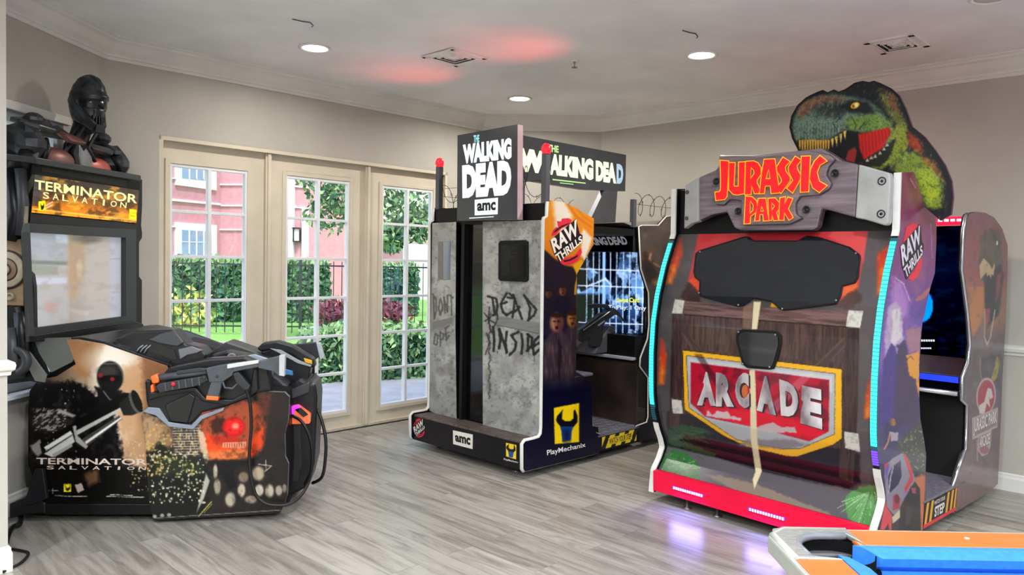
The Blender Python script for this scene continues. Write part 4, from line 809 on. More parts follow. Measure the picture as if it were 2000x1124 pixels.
# far housing board
FBp = [(1889, 425.6), (1893, 418), (1908, 414), (1925, 416), (1942.5, 425.6), (1957.4, 447), (1968, 479), (1968, 532), (1964, 635), (1958, 738), (1955, 816), (1949, 945), (1936, 959), (1866, 1001), (1863, 955), (1886.6, 884), (1890, 878), (1892.4, 792.6), (1882, 782), (1882.7, 739), (1894, 711), (1897.8, 674), (1893.4, 613), (1884.8, 549), (1881.6, 528), (1885, 453)]
def paint_far(A):
    A.grad((0, 415), (0, 1000), [(0, '8c5864'), (.18, 'a85a62'), (.27, 'b87468'), (.36, 'b08560'), (.42, '6e6068'), (.52, '58565e'), (.8, '6a6066'), (1, '8a6e62')]); s = lambda *q: Z(1840, 400, 4.683, q); t = lambda *q: Z(1840, 560, 5.62, q); u = lambda *q: Z(1860, 700, 4.32, q)
    A.grad((1900, 0), (1968, 0), [(0, '77606a'), (.5, '77606a'), (1, '5c5560')], .35)
    A.poly(s((350, 290), (400, 240), (440, 215), (520, 230), (545, 300), (540, 420), (550, 520), (560, 640), (530, 900), (480, 1000), (390, 1000), (385, 700), (345, 680), (335, 560), (345, 420)), '5e5650', 4, 1, 2); A.poly(s((440, 220), (480, 270), (530, 340), (520, 400), (470, 340)), '37363a', 3, .9, 2)
    A.poly(s((385, 640), (480, 600), (540, 540), (560, 640), (520, 1000), (420, 1124), (390, 900)), '373444', 5, 1, 2); A.poly(s((340, 560), (380, 490), (430, 540), (460, 590), (475, 540), (485, 545), (470, 650), (450, 640), (448, 680), (430, 640), (412, 660), (405, 620), (350, 690)), 'cbb394', 2); A.poly(s((500, 640), (545, 620), (520, 830), (490, 900)), '97506a', 5, .9)
    A.ell(*s((503, 352))[0], 1.8, 4.5, 'f0ead8', .4); A.line(s((395, 240), (395, 400), (370, 480)), 1.6, '3a3434', 1.4); A.ell(*s((548, 518))[0], 1.5, 1.5, '151515', .5)
    A.line(t((470, 250), (465, 560), (495, 640), (530, 560), (580, 260)), 2.2, 'b8ae9e', 1); A.poly(t((480, 250), (525, 240), (520, 390), (480, 420)), 'a04a62', 3, .9)
    A.poly(t((290, 0), (460, 0), (460, 320), (340, 560), (310, 400)), 'bd8458', 4, .9, 2); A.poly(t((430, 780), (620, 760), (640, 1124), (430, 1100)), '4c4a5a', 5, .9, 2); A.poly(t((605, 760), (640, 840), (600, 1000), (545, 1060), (540, 1010)), 'a89858', 2, .95, 1.5)
    A.line(u((235, 0), (235, 120), (260, 210)), 1.6, '9a8a6c', 1.2); A.noise(14, 30, '8c8286', .5, .78, .35, 7); A.noise(8, 14, '3a4238', .55, .8, .3, 17)
    A.ell(*u((285, 320))[0], 19, 36, 'b9aeb0', .06, 1, 4); A.ell(*u((285, 325))[0], 16.5, 32, 'a03c54', .08, 1, 4)
    A.poly(u((230, 470), (225, 400), (270, 370), (285, 300), (300, 250), (330, 260), (345, 330), (320, 350), (310, 330), (320, 420), (290, 380), (270, 470)), 'cfc6c4', 1.4)
    A.poly(u((168, 505), (385, 415), (380, 585), (330, 605), (325, 740), (300, 810), (250, 830), (215, 780), (218, 670), (168, 690)), 'b4a8a8', 1.2); A.poly(u((180, 520), (375, 440), (372, 570), (178, 665)), '8a7e80', 1.2); A.poly(u((226, 665), (318, 625), (316, 730), (228, 770)), '8c7c7e', 1.2); A.ell(*u((270, 775))[0], 9, 8, '9a6470', .3)
    A.line(u((165, 700), (165, 900), (140, 940), (175, 960)), 3, '7a706e', 1.5); A.line(u((210, 690), (212, 870)), 2, 'a89c98', 1.5)
hp_ = art_panel('housing_panel', FBp, JS, paint_far, jp, .03, 1.4, art_mat('printed_satin', .3, metal=.15, coat=.3), BLK)
mb = MB(); u = lambda *q: Z(1860, 700, 4.32, q); PWt = mat('print_silver', 'd6d0d0', .35)
lettering(mb, 'JURASSIC PARK', u((180, 520), (375, 438), (372, 572), (180, 662)), JS, PWt, .02); mb.out('emblem_lettering', hp_); mb = MB(); lettering(mb, 'ARCADE', u((230, 668), (316, 630), (314, 722), (232, 760)), JS, PWt, .02); mb.out('emblem_lettering', hp_)
CHR = mat('chrome_edge', 'c8cad2', .15, .9)
je = [JS.hit(*q) - JS.N * .012 for q in FBp[13:] + [FBp[0], FBp[1]]]
MB().tube(je, .011, CHR, 8).out('edge_molding', jp)
inset = [(q - J0) for q in [JS.hit(*p) for p in FBp]]
MB().prism([J0 + q + JA * (JW - .03) for q in inset], JA * .03, BLK).out('housing_panel', jp)
# edge lights and edging on the two front edges
CY_ = glow('led_cyan', '32e6dc', 1.35); LEDB = mat('led_base', '1a5a66', .4); VIO = glow('led_violet', '6a3cff', 1.6); WHM = mat('white_edge', 'dcdad6', .3)
def prof_pts(z0, z1, a, k=0., n=24): return [PJ(a, jb(z0 + (z1 - z0) * i / n) - k, z0 + (z1 - z0) * i / n) for i in range(n + 1)]
def strip(z0, z1, a0, a1, k, m, name, n=30, gap=0., par=None):
    mb = MB(); st = (z1 - z0) / n
    for i in range(n):
        za, zb = z0 + st * i, z0 + st * (i + 1) * 1.0 - st * gap
        A_ = [PJ(a, jb(za) - kk, za) for a, kk in ((a0, -.004), (a1, -.004), (a1, k), (a0, k))]; B_ = [PJ(a, jb(zb) - kk, zb) for a, kk in ((a0, -.004), (a1, -.004), (a1, k), (a0, k))]
        mb.hull2(A_, B_, m, caps=gap > 0 or i in (0, n - 1))
    return mb.out(name, par or jp)
for a0, a1 in ((-.002, .032), (JW - .032, JW + .002)):
    ch_ = strip(.60, 1.66, a0, a1, .004, LEDB, 'led_channel'); strip(.62, 1.645, a0 + .002, a1 - .002, .008, CY_, 'led_segments', 52, .14, ch_)
    strip(.52, .6, a0 + .003, a1 - .003, .008, VIO if a0 < 1 else LEDB, 'led_end', 6, .3)
    strip(.06, .5, a0, a1, .008, WHM, 'edge_molding'); strip(1.67, 1.99, a0, a1, .008, WHM, 'edge_molding')
# printed front
zs = [.2, .26, .33, .39, .46, .58, .68, .78, .95, 1.14, 1.31, 1.49, 1.655, 1.70]
FA = [px(PJ(.033, jb(z) + .03, z)) for z in zs] + [px(PJ(JW - .033, jb(z) + .03, z)) for z in reversed(zs)]
m_ = lambda *q: Z(1260, 420, 3.122, q); l_ = lambda *q: Z(1260, 660, 2.81, q)
def wood(A, pts, col, dk, rot, seed):
    A.clip(pts, 1.5); A.blend(np.ones(A.x.shape), col); A.noise(40, 3.2, dk, .42, .62, .75, seed, rot); A.noise(90, 9, '2c2322', .55, .7, .4, seed + 5, rot); A.clip()
def paint_front_j(A):
    A.grad((1300, 0), (1750, 0), [(0, '4c484a'), (.1, '575354'), (.5, '4a4546'), (.92, '5c5658'), (1, '4a4444')])
    A.poly(m_((330, 90), (1365, 60), (1300, 450), (1240, 520), (1180, 520), (330, 500), (262, 400)), 'b8474a', 4); A.poly(m_((1110, 130), (1200, 68), (1360, 75), (1330, 300), (1310, 230)), 'c85a58', 3, .9); A.poly(m_((262, 405), (300, 380), (340, 410), (325, 470), (290, 460)), 'd0583c', 4, .9); A.poly(m_((1200, 440), (1290, 380), (1295, 455), (1215, 525), (1195, 490)), 'd86a3c', 4, .95)
    A.poly(m_((220, 500), (262, 400), (330, 470), (350, 560), (235, 540)), '3c2c2c', 4, .9, 4); A.poly(m_((1150, 560), (1220, 490), (1290, 450), (1330, 520), (1240, 580)), '4a3836', 5, .9, 4); A.poly(m_((590, 80), (1080, 70), (1000, 150), (660, 160)), '98343e', 4, .7)
    A.noise(26, 26, '7a6a6a', .55, .75, .2, 9)
    # crate
    wood(A, m_((215, 600), (1240, 680), (1240, 1124), (1225, 1500), (200, 1300)), '5a4644', '3e3130', 92, 3)
    wood(A, l_((205, 60), (1100, 140), (1095, 560), (700, 660), (200, 430)), '54423f', '3a2e2d', 92, 4)
    A.poly(l_((120, 400), (1180, 640), (1180, 800), (1120, 830), (640, 740), (120, 600)), '241f27', 6, 1, 4)
    wood(A, m_((165, 590), (222, 600), (222, 1124), (200, 1500), (140, 1500)), '4c3a3a', '33282a', 90, 7); wood(A, m_((1222, 690), (1305, 690), (1300, 1124), (1270, 1640), (1180, 1600)), '4a3a3a', '33282a', 90, 8)
    wood(A, m_((235, 525), (600, 560), (1240, 590), (1225, 682), (240, 605)), '7a6260', '5e4a48', 5, 9); A.line(m_((240, 608), (1225, 684)), 2, '2c2222', 2)
    wood(A, m_((222, 660), (360, 850), (640, 1300), (560, 1300), (222, 720)), '5c4a46', '3c302e', 58, 11); wood(A, m_((1220, 740), (1220, 800), (700, 1330), (640, 1300)), '5e4c48', '3e3230', -45, 12)
    # shield
    Y0 = l_((205, 68), (1080, 172), (1080, 555), (1030, 590), (830, 655), (770, 650), (560, 600), (430, 540), (215, 395)); A.poly(Y0, 'd8a832', 2); A.line(Y0 + Y0[:1], 1.6, '3a2c1c', 1); A.noise(20, 20, 'b0862c', .5, .7, .45, 15) if False else None
    S0 = l_((225, 98), (1042, 198), (1040, 530), (850, 610), (750, 610), (500, 560), (240, 385)); A.poly(S0, 'a9aaac', 2); A.poly(l_((240, 112), (1030, 210), (1028, 300), (245, 200)), 'c8c8c8', 6, .7); A.line(S0 + S0[:1], 1.2, '4a4444', 1)
    R0 = l_((250, 135), (1010, 232), (1008, 515), (900, 570), (640, 500), (330, 435), (250, 360)); A.poly(R0, 'a01c38', 2); A.clip(R0, 2); A.noise(24, 18, '6c1a30', .48, .64, .85, 19); A.poly(l_((320, 380), (620, 400), (980, 480), (1000, 560), (640, 520), (330, 430)), 'c8203c', 10, .9, 4); A.clip()
    A.poly(l_((330, 430), (345, 400), (370, 425), (400, 400), (430, 410), (450, 405), (470, 430), (530, 440), (520, 455), (400, 440)), 'c2b6b6', 1.5, .95, 2); A.poly(l_((600, 500), (640, 480), (700, 465), (745, 490), (820, 490), (830, 520), (780, 520), (720, 525), (620, 515)), 'b4a8aa', 1.5, .95, 2); A.poly(l_((560, 560), (800, 560), (900, 590), (770, 615), (520, 590)), '7c7478', 5, .8, 3)
    A.poly(l_((120, 480), (300, 430), (560, 520), (680, 560), (1100, 640), (1100, 560), (1180, 560), (1180, 830), (100, 700)), '262129', 3, 0)
    # diagonal boards shade the shield in the print
    A.poly(m_((300, 850), (345, 850), (560, 1180), (520, 1180)), '2a1c20', 4, .55); A.poly(m_((985, 950), (1040, 960), (780, 1230), (720, 1200)), 'd8ccc8', 4, .28)
    # road, line, plants
    A.poly(l_((110, 590), (400, 660), (640, 735), (1130, 850), (1290, 900), (1290, 1060), (60, 760), (90, 640)), '5f5a60', 4); A.poly(l_((330, 752), (420, 760), (600, 800), (1000, 960), (1130, 1030), (1000, 1020), (560, 880)), '8a7c70', 4, .9, 3)
    A.poly(l_((572, 178), (603, 178), (615, 560), (640, 735), (600, 830), (590, 780), (606, 735), (580, 560)), 'd2c6a8', 1.6); A.poly(m_((662, 530), (706, 530), (682, 698), (650, 698)), 'd2c6a8', 1.6); A.poly(m_((600, 560), (655, 535), (648, 698), (590, 690)), '8c7664', 3, .6); A.poly(m_((770, 535), (790, 545), (810, 566), (765, 562)), 'c89430', 2)
    A.ell(*l_((545, 300))[0], 7, 26, 'c08048', .5, .8)
    for pts, c in ((((115, 560), (130, 510), (200, 478), (300, 490), (385, 530), (300, 530), (360, 560), (200, 560), (390, 640), (380, 660), (250, 620), (120, 590)), '2f4a38'), (((85, 740), (95, 660), (160, 612), (240, 640), (290, 690), (300, 740), (290, 800), (180, 770)), '3e6a42'), (((1095, 900), (1110, 860), (1180, 820), (1260, 810), (1300, 830), (1290, 1060), (1190, 1050), (1110, 990)), '5f8a5a')):
        A.poly(l_(*pts), c, 3, 1, 4)
    r = random.Random(4)
    for _ in range(70): x = r.uniform(90, 290); y = r.uniform(640, 790); A.line(l_((x, y), (x + r.uniform(-30, 50), y + r.uniform(-16, 18))), 1, r.choice(('86b878', '2c4c34', '6aa860', '1e3626')), .8, .8)
    for _ in range(60): a = r.uniform(.2, 2.9); x, y = 1245, 840; L = r.uniform(80, 210); A.line(l_((x + math.cos(a) * 20, y + 10), (x + math.cos(a) * L, y + math.sin(a) * L + 20)), 1.1, r.choice(('a8c894', '7ca870', '4a7048', 'c0d8ac')), .9, .75)
    for _ in range(14): x = r.uniform(130, 330); A.line(l_((x, r.uniform(485, 560)), (x + 70, r.uniform(520, 600))), 1.6, r.choice(('48684e', '1c3024')), 1.4, .7)
    # torches and metal plates
    for pts in (((215, 150), (222, 240), (160, 415), (135, 415), (170, 260)), ((100, 760), (128, 850), (112, 1030), (85, 1030), (88, 880)), ((1420, 240), (1515, 170), (1510, 300), (1470, 485), (1420, 480)), ((1350, 1100), (1400, 880), (1428, 960), (1425, 1230), (1340, 1240))):
        q = m_(*pts); A.poly(q, 'b0442e', 10, .85, 6); ys = [p[1] for p in q]; A.clip(q, 8); A.grad((0, min(ys)), (0, max(ys)), [(0, 'a83a36'), (.6, 'c8562e'), (1, 'd88a3a')], .75); A.noise(7, 9, 'e0883c', .5, .7, .6, 25); A.clip()
    for q in (m_((182, 515), (240, 522), (225, 604), (164, 600)), m_((1240, 582), (1330, 588), (1310, 690), (1224, 682)), l_((145, 338), (198, 345), (208, 418), (152, 415)), l_((1092, 515), (1170, 528), (1180, 628), (1098, 606))):
        A.poly(q, 'c6c2ba', 1.2); A.clip(q, 1); A.noise(5, 5, '9a9690', .55, .7, .6, 27); A.clip()
fp_ = art_panel('front_panel', FA, JSH, paint_front_j, jp, .012, 1.7, art_mat('printed_gloss_front', .2, coat=.3), BLK)
# ARCADE lettering, silver with dark shadow, lying in the print
mb = MB(); mb2 = MB(); SIL = mat('print_metal', '74686e', .35, col2='d2cacc', nscale=9, stretch=(1, 1, .5)); SHD = mat('print_shadow', '2a1a20', .4)
for ch, qd in (('A', ((315, 185), (358, 192), (388, 375), (285, 372))), ('R', ((388, 190), (478, 208), (488, 380), (388, 378))), ('C', ((490, 215), (568, 182), (572, 395), (498, 372))), ('A', ((632, 208), (690, 214), (718, 428), (612, 400))), ('D', ((735, 228), (842, 262), (838, 440), (745, 428))), ('E', ((860, 262), (968, 285), (972, 505), (852, 470)))):
    lettering(mb2, ch, l_(*[(x + 9, y + 6) for x, y in qd]), JSH, SHD, .085, .0012); lettering(mb, ch, l_(*qd), JSH, SIL, .07, .0026)
    cx = sum(p[0] for p in qd) / 4; cy = sum(p[1] for p in qd) / 4
mb.v += []; mb.out('arcade_lettering', fp_); mb2.out('lettering_shadow', fp_)
# dark acrylic windows
MK = m_((305, 235), (330, 215), (605, 130), (628, 130), (660, 155), (930, 155), (985, 125), (1060, 133), (1250, 195), (1308, 240), (1313, 260), (1300, 380), (1280, 415), (1205, 435), (1195, 490), (1165, 545), (850, 585), (820, 577), (770, 530), (660, 510), (600, 555), (565, 560), (340, 500), (325, 482), (330, 405), (300, 382), (292, 350))
wr_ = MB().slab(MK, JSH, .01, BLK, off=.010).out('window_rim', jp, .003)
cxm, cym = 1516, 535
MB().slab([(cxm + (x - cxm) * .975, cym + (y - cym) * .955) for x, y in MK], JSH, .003, mat('smoked_acrylic', '14181f', .06, coat=.6), off=.0125).out('smoked_window', wr_)
SM = m_((565, 705), (600, 698), (800, 708), (828, 735), (830, 790), (800, 900), (785, 940), (760, 945), (620, 935), (590, 910), (555, 780), (552, 735)); sr_ = MB().slab(SM, JSH, .01, BLK, off=.012).out('small_window_rim', jp, .003)
MB().slab([(1480 + (x - 1480) * .86, 683 + (y - 683) * .86) for x, y in SM], JSH, .003, mat('smoked_acrylic', '14181f', .06), off=.0145).out('small_smoked_window', sr_)
SCR = mat('screw_head', '8f9094', .3, .8)
for q in m_((340, 230), (1290, 240), (335, 480), (575, 552), (842, 575), (1170, 525), (575, 715), (800, 732), (600, 908), (765, 928)):
    p = JSH.hit(*q); MB().lathe(p + JSH.n(p) * .012, [(.006, 0), (.006, .003), (0, .004)], SCR, 10, JSH.n(p)).out('screw', wr_ if q[1] < 640 else sr_)
# red skirt with light bars
RSK = mat('red_acrylic', 'e8103c', .35, spec=.25)
MB().prism([PJ(.033, -.0, .075), PJ(.033, -.005, .2), PJ(.033, .03, .205), PJ(.033, .03, .075)], JA * (JW - .066), RSK).out('skirt', jp)
LB = glow('led_bar_white', 'e8dcff', 3.); VB = mat('led_bar_channel', '7a3ae0', .4, emit='7a30c0', es=.45)
for a0, n in ((1.0, 13), (.48, 13)):
    bar_ = jbox(MB(), a0 - .006, a0 + .217, -.008, -.002, .121, .139, VB).out('led_bar', jp); mb = MB()
    for k in range(n): jbox(mb, a0 + k * .0165, a0 + k * .0165 + .0085, -.011, -.007, .123, .137, LB)
    mb.out('led_segments', bar_)
    l = bpy.data.lights.new('led_bar_lamp', 'AREA'); l.shape = 'RECTANGLE'; l.size = .22; l.size_y = .02; l.energy = .8; l.color = (.30, .28, 1); lo = bpy.data.objects.new('led_bar_lamp', l); C.objects.link(lo); lo.parent = jp; lo.location = PJ(a0 + .1, -.015, .125) - wloc(jp); lo.rotation_euler = (-JB * .8 - UP * .6).to_track_quat('-Z', 'Y').to_euler()
jbox(MB(), .033, JW - .033, .05, .64, .07, .2, BLK).out('base', jp); jbox(MB(), .033, JW - .033, .45, .6, .2, 1.75, BLK).out('seat_back', jp)
for a, b in ((.2, .08), (1.15, .06), (.95, .08), (.3, 1.8), (1.1, 1.8)): MB().lathe(PJ(a, b, 0), [(0, 0), (.028, 0), (.026, .008), (.01, .014), (.01, .08), (0, .08)], STEEL, 14).out('levelling_foot', jp)
# header: black box, crate beam, end caps, letters
jbox(MB(), .033, JW - .033, .20, .46, 1.66, 1.985, BLK).out('header_box', jp, .008)
a_ = lambda *q: Z(1260, 140, 3.226, q)
WD = mat('crate_beam_wood', '5c5058', .55, col2='86767c', nscale=3.0, stretch=(1, 1, 14), bump=.5, detail=8, thr=(.3, .7)); WD2 = mat('crate_beam_dark', '40363c', .6, col2='5c4e54', nscale=3, stretch=(1, 1, 12), bump=.4)
beam = a_((335, 665), (440, 620), (465, 590), (465, 522), (550, 535), (740, 520), (880, 505), (1050, 490), (1110, 480), (1180, 520), (1240, 560), (1345, 585), (1325, 922), (1170, 878), (1112, 866), (1085, 985), (1060, 1000), (1000, 1000), (600, 1002), (560, 985), (512, 885), (420, 905), (330, 945))
MB().slab(beam, JSF, .06, WD, mside=WD2).out('crate_beam', jp, .012)
lb_ = MB().slab(Z(1385, 290, 7.02, [(130, 100), (330, 95), (720, 100), (1050, 60), (1330, 30), (1640, 80), (1730, 150), (1640, 250), (1600, 360), (1680, 480), (1640, 560), (1500, 640), (1240, 660), (1180, 760), (1190, 900), (1280, 960), (1100, 1040), (480, 1060), (430, 1000), (440, 720), (280, 700), (200, 780), (80, 770), (60, 560), (130, 480)]), JSF, .03, WD, off=.022, mside=WD2).out('letter_backing', jp, .01)
CAPm = mat('end_cap_grey', 'a6a5a3', .45, col2='93928f', nscale=7)
for nm, q in (('end_cap', a_((250, 715), (335, 665), (335, 945), (290, 958), (243, 992))), ('end_cap', a_((1345, 585), (1400, 600), (1540, 640), (1546, 700), (1532, 955), (1512, 972), (1390, 935), (1323, 922)))):
    MB().slab(q, JSF, .05, CAPm, off=.016).out(nm, jp, .008)
def bolt(q, r=.02, surf=JSF, k=.018):
    p = surf.off(k).hit(*q); n_ = surf.n(p); MB().lathe(p, [(r, -.002), (r, .003), (r * .78, .004), (r * .7, -.004), (r * .35, -.004), (r * .35, .002), (0, .002)], mat('bolt_dark', '2a282c', .4, .5), 18, n_).out('bolt', jp)
for q in a_((1492, 690), (1487, 897), (1195, 640), (1015, 870), (585, 880), (447, 692), (265, 760), (262, 925)): bolt(q, .021 if q[0] > 1380 else .012, k=.017)
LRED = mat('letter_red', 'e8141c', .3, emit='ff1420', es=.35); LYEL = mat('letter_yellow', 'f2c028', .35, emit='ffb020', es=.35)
from mathutils.geometry import tessellate_polygon
def grow(pts, d):
    n = len(pts); ar = sum(pts[i][0] * pts[(i + 1) % n][1] - pts[(i + 1) % n][0] * pts[i][1] for i in range(n)); sg = 1 if ar > 0 else -1; out = []
    for i in range(n):
        a, b, c = Vector(pts[i - 1]), Vector(pts[i]), Vector(pts[(i + 1) % n]); e1, e2 = (b - a).normalized(), (c - b).normalized(); n1, n2 = Vector((e1.y, -e1.x)) * sg, Vector((e2.y, -e2.x)) * sg; h = (n1 + n2)
        h = h.normalized() if h.length > .2 else n1; out.append(tuple(b + h * min(2.2 * d, d / max(.35, h.dot(n1))) if d > 0 else b + h * max(2.2 * d, d / max(.35, h.dot(n1)))))
    return out
def letter(mb, outer, hole, surf, o0, o1, m, ms):
    L = [[Vector((*p, 0)) for p in outer]] + ([[Vector((*p, 0)) for p in hole]] if hole else []); fl_ = [p for l in L for p in l]
    tr_ = tessellate_polygon(L); top = [surf.off(o1).hit(p.x, p.y) for p in fl_]; mb.add(top, [tuple(t) for t in tr_], m); k = 0
    for l in L:
        n = len(l); up = top[k:k + n]; dn_ = [surf.off(o0).hit(p.x, p.y) for p in l]; mb.add(up + dn_, [(i, (i + 1) % n, (i + 1) % n + n, i + n) for i in range(n)], ms); k += n
LT = [([(152, 165), (268, 175), (258, 450), (245, 660), (215, 700), (92, 715), (80, 602), (140, 595), (158, 565), (160, 400)], None),
 ([(272, 195), (355, 198), (350, 300), (340, 520), (400, 522), (405, 190), (492, 185), (480, 620), (390, 640), (330, 630), (270, 570)], None),
 ([(502, 180), (610, 172), (670, 200), (712, 270), (708, 360), (655, 440), (660, 480), (698, 560), (680, 620), (620, 620), (582, 510), (575, 630), (490, 635)], [(575, 265), (610, 300), (615, 345), (570, 410)]),
 ([(755, 150), (900, 145), (965, 610), (850, 620), (840, 515), (770, 515), (755, 620), (690, 622), (722, 330)], [(815, 290), (835, 415), (780, 415)]),
 ([(1012, 120), (1108, 182), (1045, 250), (1048, 310), (1110, 395), (1108, 450), (985, 618), (920, 545), (995, 455), (990, 420), (930, 310), (925, 255)], None),
 ([(1180, 108), (1262, 160), (1205, 240), (1208, 280), (1255, 370), (1248, 430), (1145, 612), (1065, 548), (1150, 440), (1090, 320), (1085, 260)], None),
 ([(1266, 110), (1388, 105), (1363, 595), (1252, 600)], None),
 ([(1520, 98), (1615, 175), (1520, 230), (1480, 330), (1510, 450), (1617, 510), (1510, 605), (1420, 540), (1377, 420), (1392, 290), (1440, 180)], None),
 ([(500, 655), (590, 665), (650, 720), (662, 800), (640, 880), (570, 930), (560, 1030), (480, 1035)], [(565, 720), (605, 780), (600, 850), (560, 895)]),
 ([(675, 690), (775, 685), (818, 990), (745, 995), (740, 905), (695, 905), (690, 990), (625, 995)], [(720, 800), (745, 860), (705, 862)]),
 ([(808, 688), (905, 680), (962, 745), (960, 830), (925, 880), (950, 985), (885, 990), (862, 905), (858, 985), (820, 985)], [(860, 750), (895, 790), (860, 850)]),
 ([(972, 680), (1045, 665), (1035, 760), (1080, 670), (1145, 690), (1085, 830), (1150, 950), (1095, 985), (1030, 880), (1025, 985), (957, 985)], None)]
for outer, hole in LT:
    mb = MB(); zz = lambda pts: Z(1385, 290, 7.02, pts)
    letter(mb, zz(grow(outer, 8)), zz(grow(hole, -5)) if hole else None, JSF, .02, .036, LYEL, LYEL); letter(mb, zz(grow(outer, -3)), zz(grow(hole, 5)) if hole else None, JSF, .03, .042, LRED, LRED); mb.out('raised_letter', lb_)
# dinosaur cutout
JD = VPlane(PJ(0, .47, 0), JTH + 90)
DO = a_((1000, 640), (960, 490), (925, 420), (908, 350), (920, 280), (960, 210), (1010, 165), (1040, 148), (1090, 125), (1120, 115), (1148, 130), (1190, 112), (1218, 126), (1260, 110), (1320, 70), (1370, 58), (1410, 65), (1442, 57), (1480, 70), (1550, 105), (1600, 150), (1640, 230), (1680, 345), (1760, 410), (1830, 500), (1890, 590), (1930, 690), (1940, 790), (1928, 900), (1860, 940), (1700, 800), (1400, 760), (1200, 700))
def paint_dino(A):
    A.c[:] = rgb('23242a'); d = a_
    A.poly(d((945, 440), (925, 350), (940, 280), (990, 200), (1050, 165), (1150, 145), (1260, 150), (1400, 180), (1480, 240), (1560, 340), (1560, 480), (1500, 560), (1420, 560), (1540, 380), (1380, 380), (1250, 370), (1150, 430), (1000, 440)), '74897c', 8, 1, 3)
    A.poly(d((950, 250), (1010, 180), (1100, 155), (1240, 160), (1280, 190), (1150, 200), (1050, 240), (980, 300)), '8c6152', 9, .9, 6); A.poly(d((1050, 230), (1180, 190), (1300, 190), (1360, 250), (1200, 280), (1080, 270)), '30363a', 12, .85, 8)
    A.poly(d((1250, 300), (1450, 260), (1560, 320), (1540, 370), (1400, 380), (1290, 370)), '7f9a52', 10, .95, 5); A.poly(d((1000, 300), (1250, 300), (1250, 370), (1150, 420), (1000, 430), (960, 380)), '85998c', 12, .8, 6)
    A.poly(d((1470, 120), (1560, 150), (1610, 250), (1650, 360), (1600, 420), (1560, 300), (1500, 220)), '7c8048', 10, .9, 8); A.poly(d((1500, 110), (1570, 150), (1610, 260), (1560, 240)), '8c5640', 8, .75, 6); A.poly(d((1540, 360), (1640, 330), (1660, 470), (1600, 560), (1480, 620), (1420, 600), (1540, 480)), '9aa444', 8, .95, 6)
    A.poly(d((1660, 380), (1720, 420), (1760, 500), (1730, 520), (1660, 470)), 'b0482e', 7, .9, 4); A.poly(d((1600, 520), (1700, 500), (1820, 600), (1880, 700), (1870, 860), (1780, 860), (1700, 760), (1560, 620)), '8ea046', 10, .95, 7); A.poly(d((1740, 520), (1830, 580), (1890, 700), (1850, 660), (1760, 580)), 'a06a40', 8, .8, 5); A.poly(d((1720, 600), (1800, 620), (1860, 760), (1800, 830), (1730, 720)), 'b4c04a', 10, .8, 7)
    A.noise(2.4, 2.4, '2a3028', .53, .75, .5, 5); A.noise(11, 5, '2c3230', .55, .78, .45, 7, 30); A.noise(3, 12, 'c8cf9a', .58, .8, .35, 9, 20)
    A.poly(d((1340, 395), (1400, 385), (1540, 350), (1545, 390), (1500, 480), (1420, 540), (1370, 560), (1345, 460)), 'c8302c', 3)
    for k in range(9): x = 1365 + k * 21; A.line(d((x, 390 - k * 3), (x + 8, 540 - k * 16)), 1.4, '7c1418', 1.2, .8)
    A.poly(d((1150, 440), (1260, 370), (1340, 380), (1350, 480), (1380, 560), (1300, 580), (1240, 570), (1180, 500)), '1c1a1e', 4, 1, 2); A.poly(d((1260, 560), (1280, 500), (1320, 475), (1335, 500), (1320, 575)), '9c3a38', 3); A.poly(d((1360, 570), (1500, 480), (1580, 420), (1540, 540), (1480, 600), (1400, 590)), '2a2a24', 4, .95, 3)
    r = random.Random(2)
    for x, y in ((1400, 560), (1425, 545), (1450, 535), (1480, 515), (1505, 490), (1525, 465)): A.poly(d((x - 12, y + 8), (x, y - 14), (x + 12, y + 6)), 'c8c6b0', 1.2)
    A.poly(d((960, 428), (1000, 432), (1100, 440), (1190, 420), (1190, 440), (1150, 492), (985, 494)), '3a2a20', 2)
    for k in range(12): x = 968 + k * 16.5; A.poly(d((x, 430 + 4 * math.sin(k)), (x + 13, 432), (x + 10, 494 - (k > 9) * 10), (x + 3, 494)), 'e2b860', 1.2)
    for x, y, h in ((1170, 425, 60), (1195, 412, 62), (1222, 396, 62), (1248, 378, 52)): A.poly(d((x, y), (x + 20, y - 8), (x + 12, y + h)), 'ecd078', 1.2)
    A.poly(d((1230, 220), (1300, 180), (1400, 190), (1450, 260), (1380, 270), (1280, 245)), '1c1d20', 8, .9, 4); A.ell(*d((1323, 213))[0], 9, 5.5, 'f0c04a', .3, 1, -25); A.ell(*d((1330, 210))[0], 4, 3.5, 'fff0b0', .5, 1, -25); A.ell(*d((1312, 218))[0], 2.4, 3.4, '9a4a20', .5)
    for q in ([(1190, 300), (1220, 260), (1225, 300)], [(1200, 320), (1250, 270)], [(1300, 280), (1330, 340), (1320, 365)], [(1350, 365), (1380, 320)], [(1180, 320), (1210, 370)]): A.line(d(*q), 1.6, '20262a', 1.2, .85)
    for k in range(14): x = 985 + k * 19; A.line(d((x, 330 + 12 * math.sin(k * 2)), (x - 4, 425)), 1.3, '39443e', 1.2, .6)
    e = d((1000, 640), (960, 490), (925, 420), (908, 350), (920, 280), (960, 210), (1010, 165), (1040, 148), (1120, 115), (1190, 112), (1260, 110), (1320, 70), (1370, 58), (1442, 57), (1550, 105), (1600, 150), (1640, 230), (1680, 345), (1760, 410), (1830, 500), (1890, 590), (1930, 690), (1940, 790), (1928, 900)); A.line(e, 9, '18181c', 3, .95); A.line(e[-7:], 18, '1c1a22', 4, .9)
art_panel('dinosaur_cutout', DO, JD, paint_dino, jp, .02, 1.5, art_mat('printed_side', .3), mat('cutout_edge', '5a2448', .4))
jbox(MB(), .25, .31, .48, .52, 1.75, 2.05, BLK).out('cutout_bracket', jp); jbox(MB(), .75, .81, .48, .52, 1.75, 2.05, BLK).out('cutout_bracket', jp)
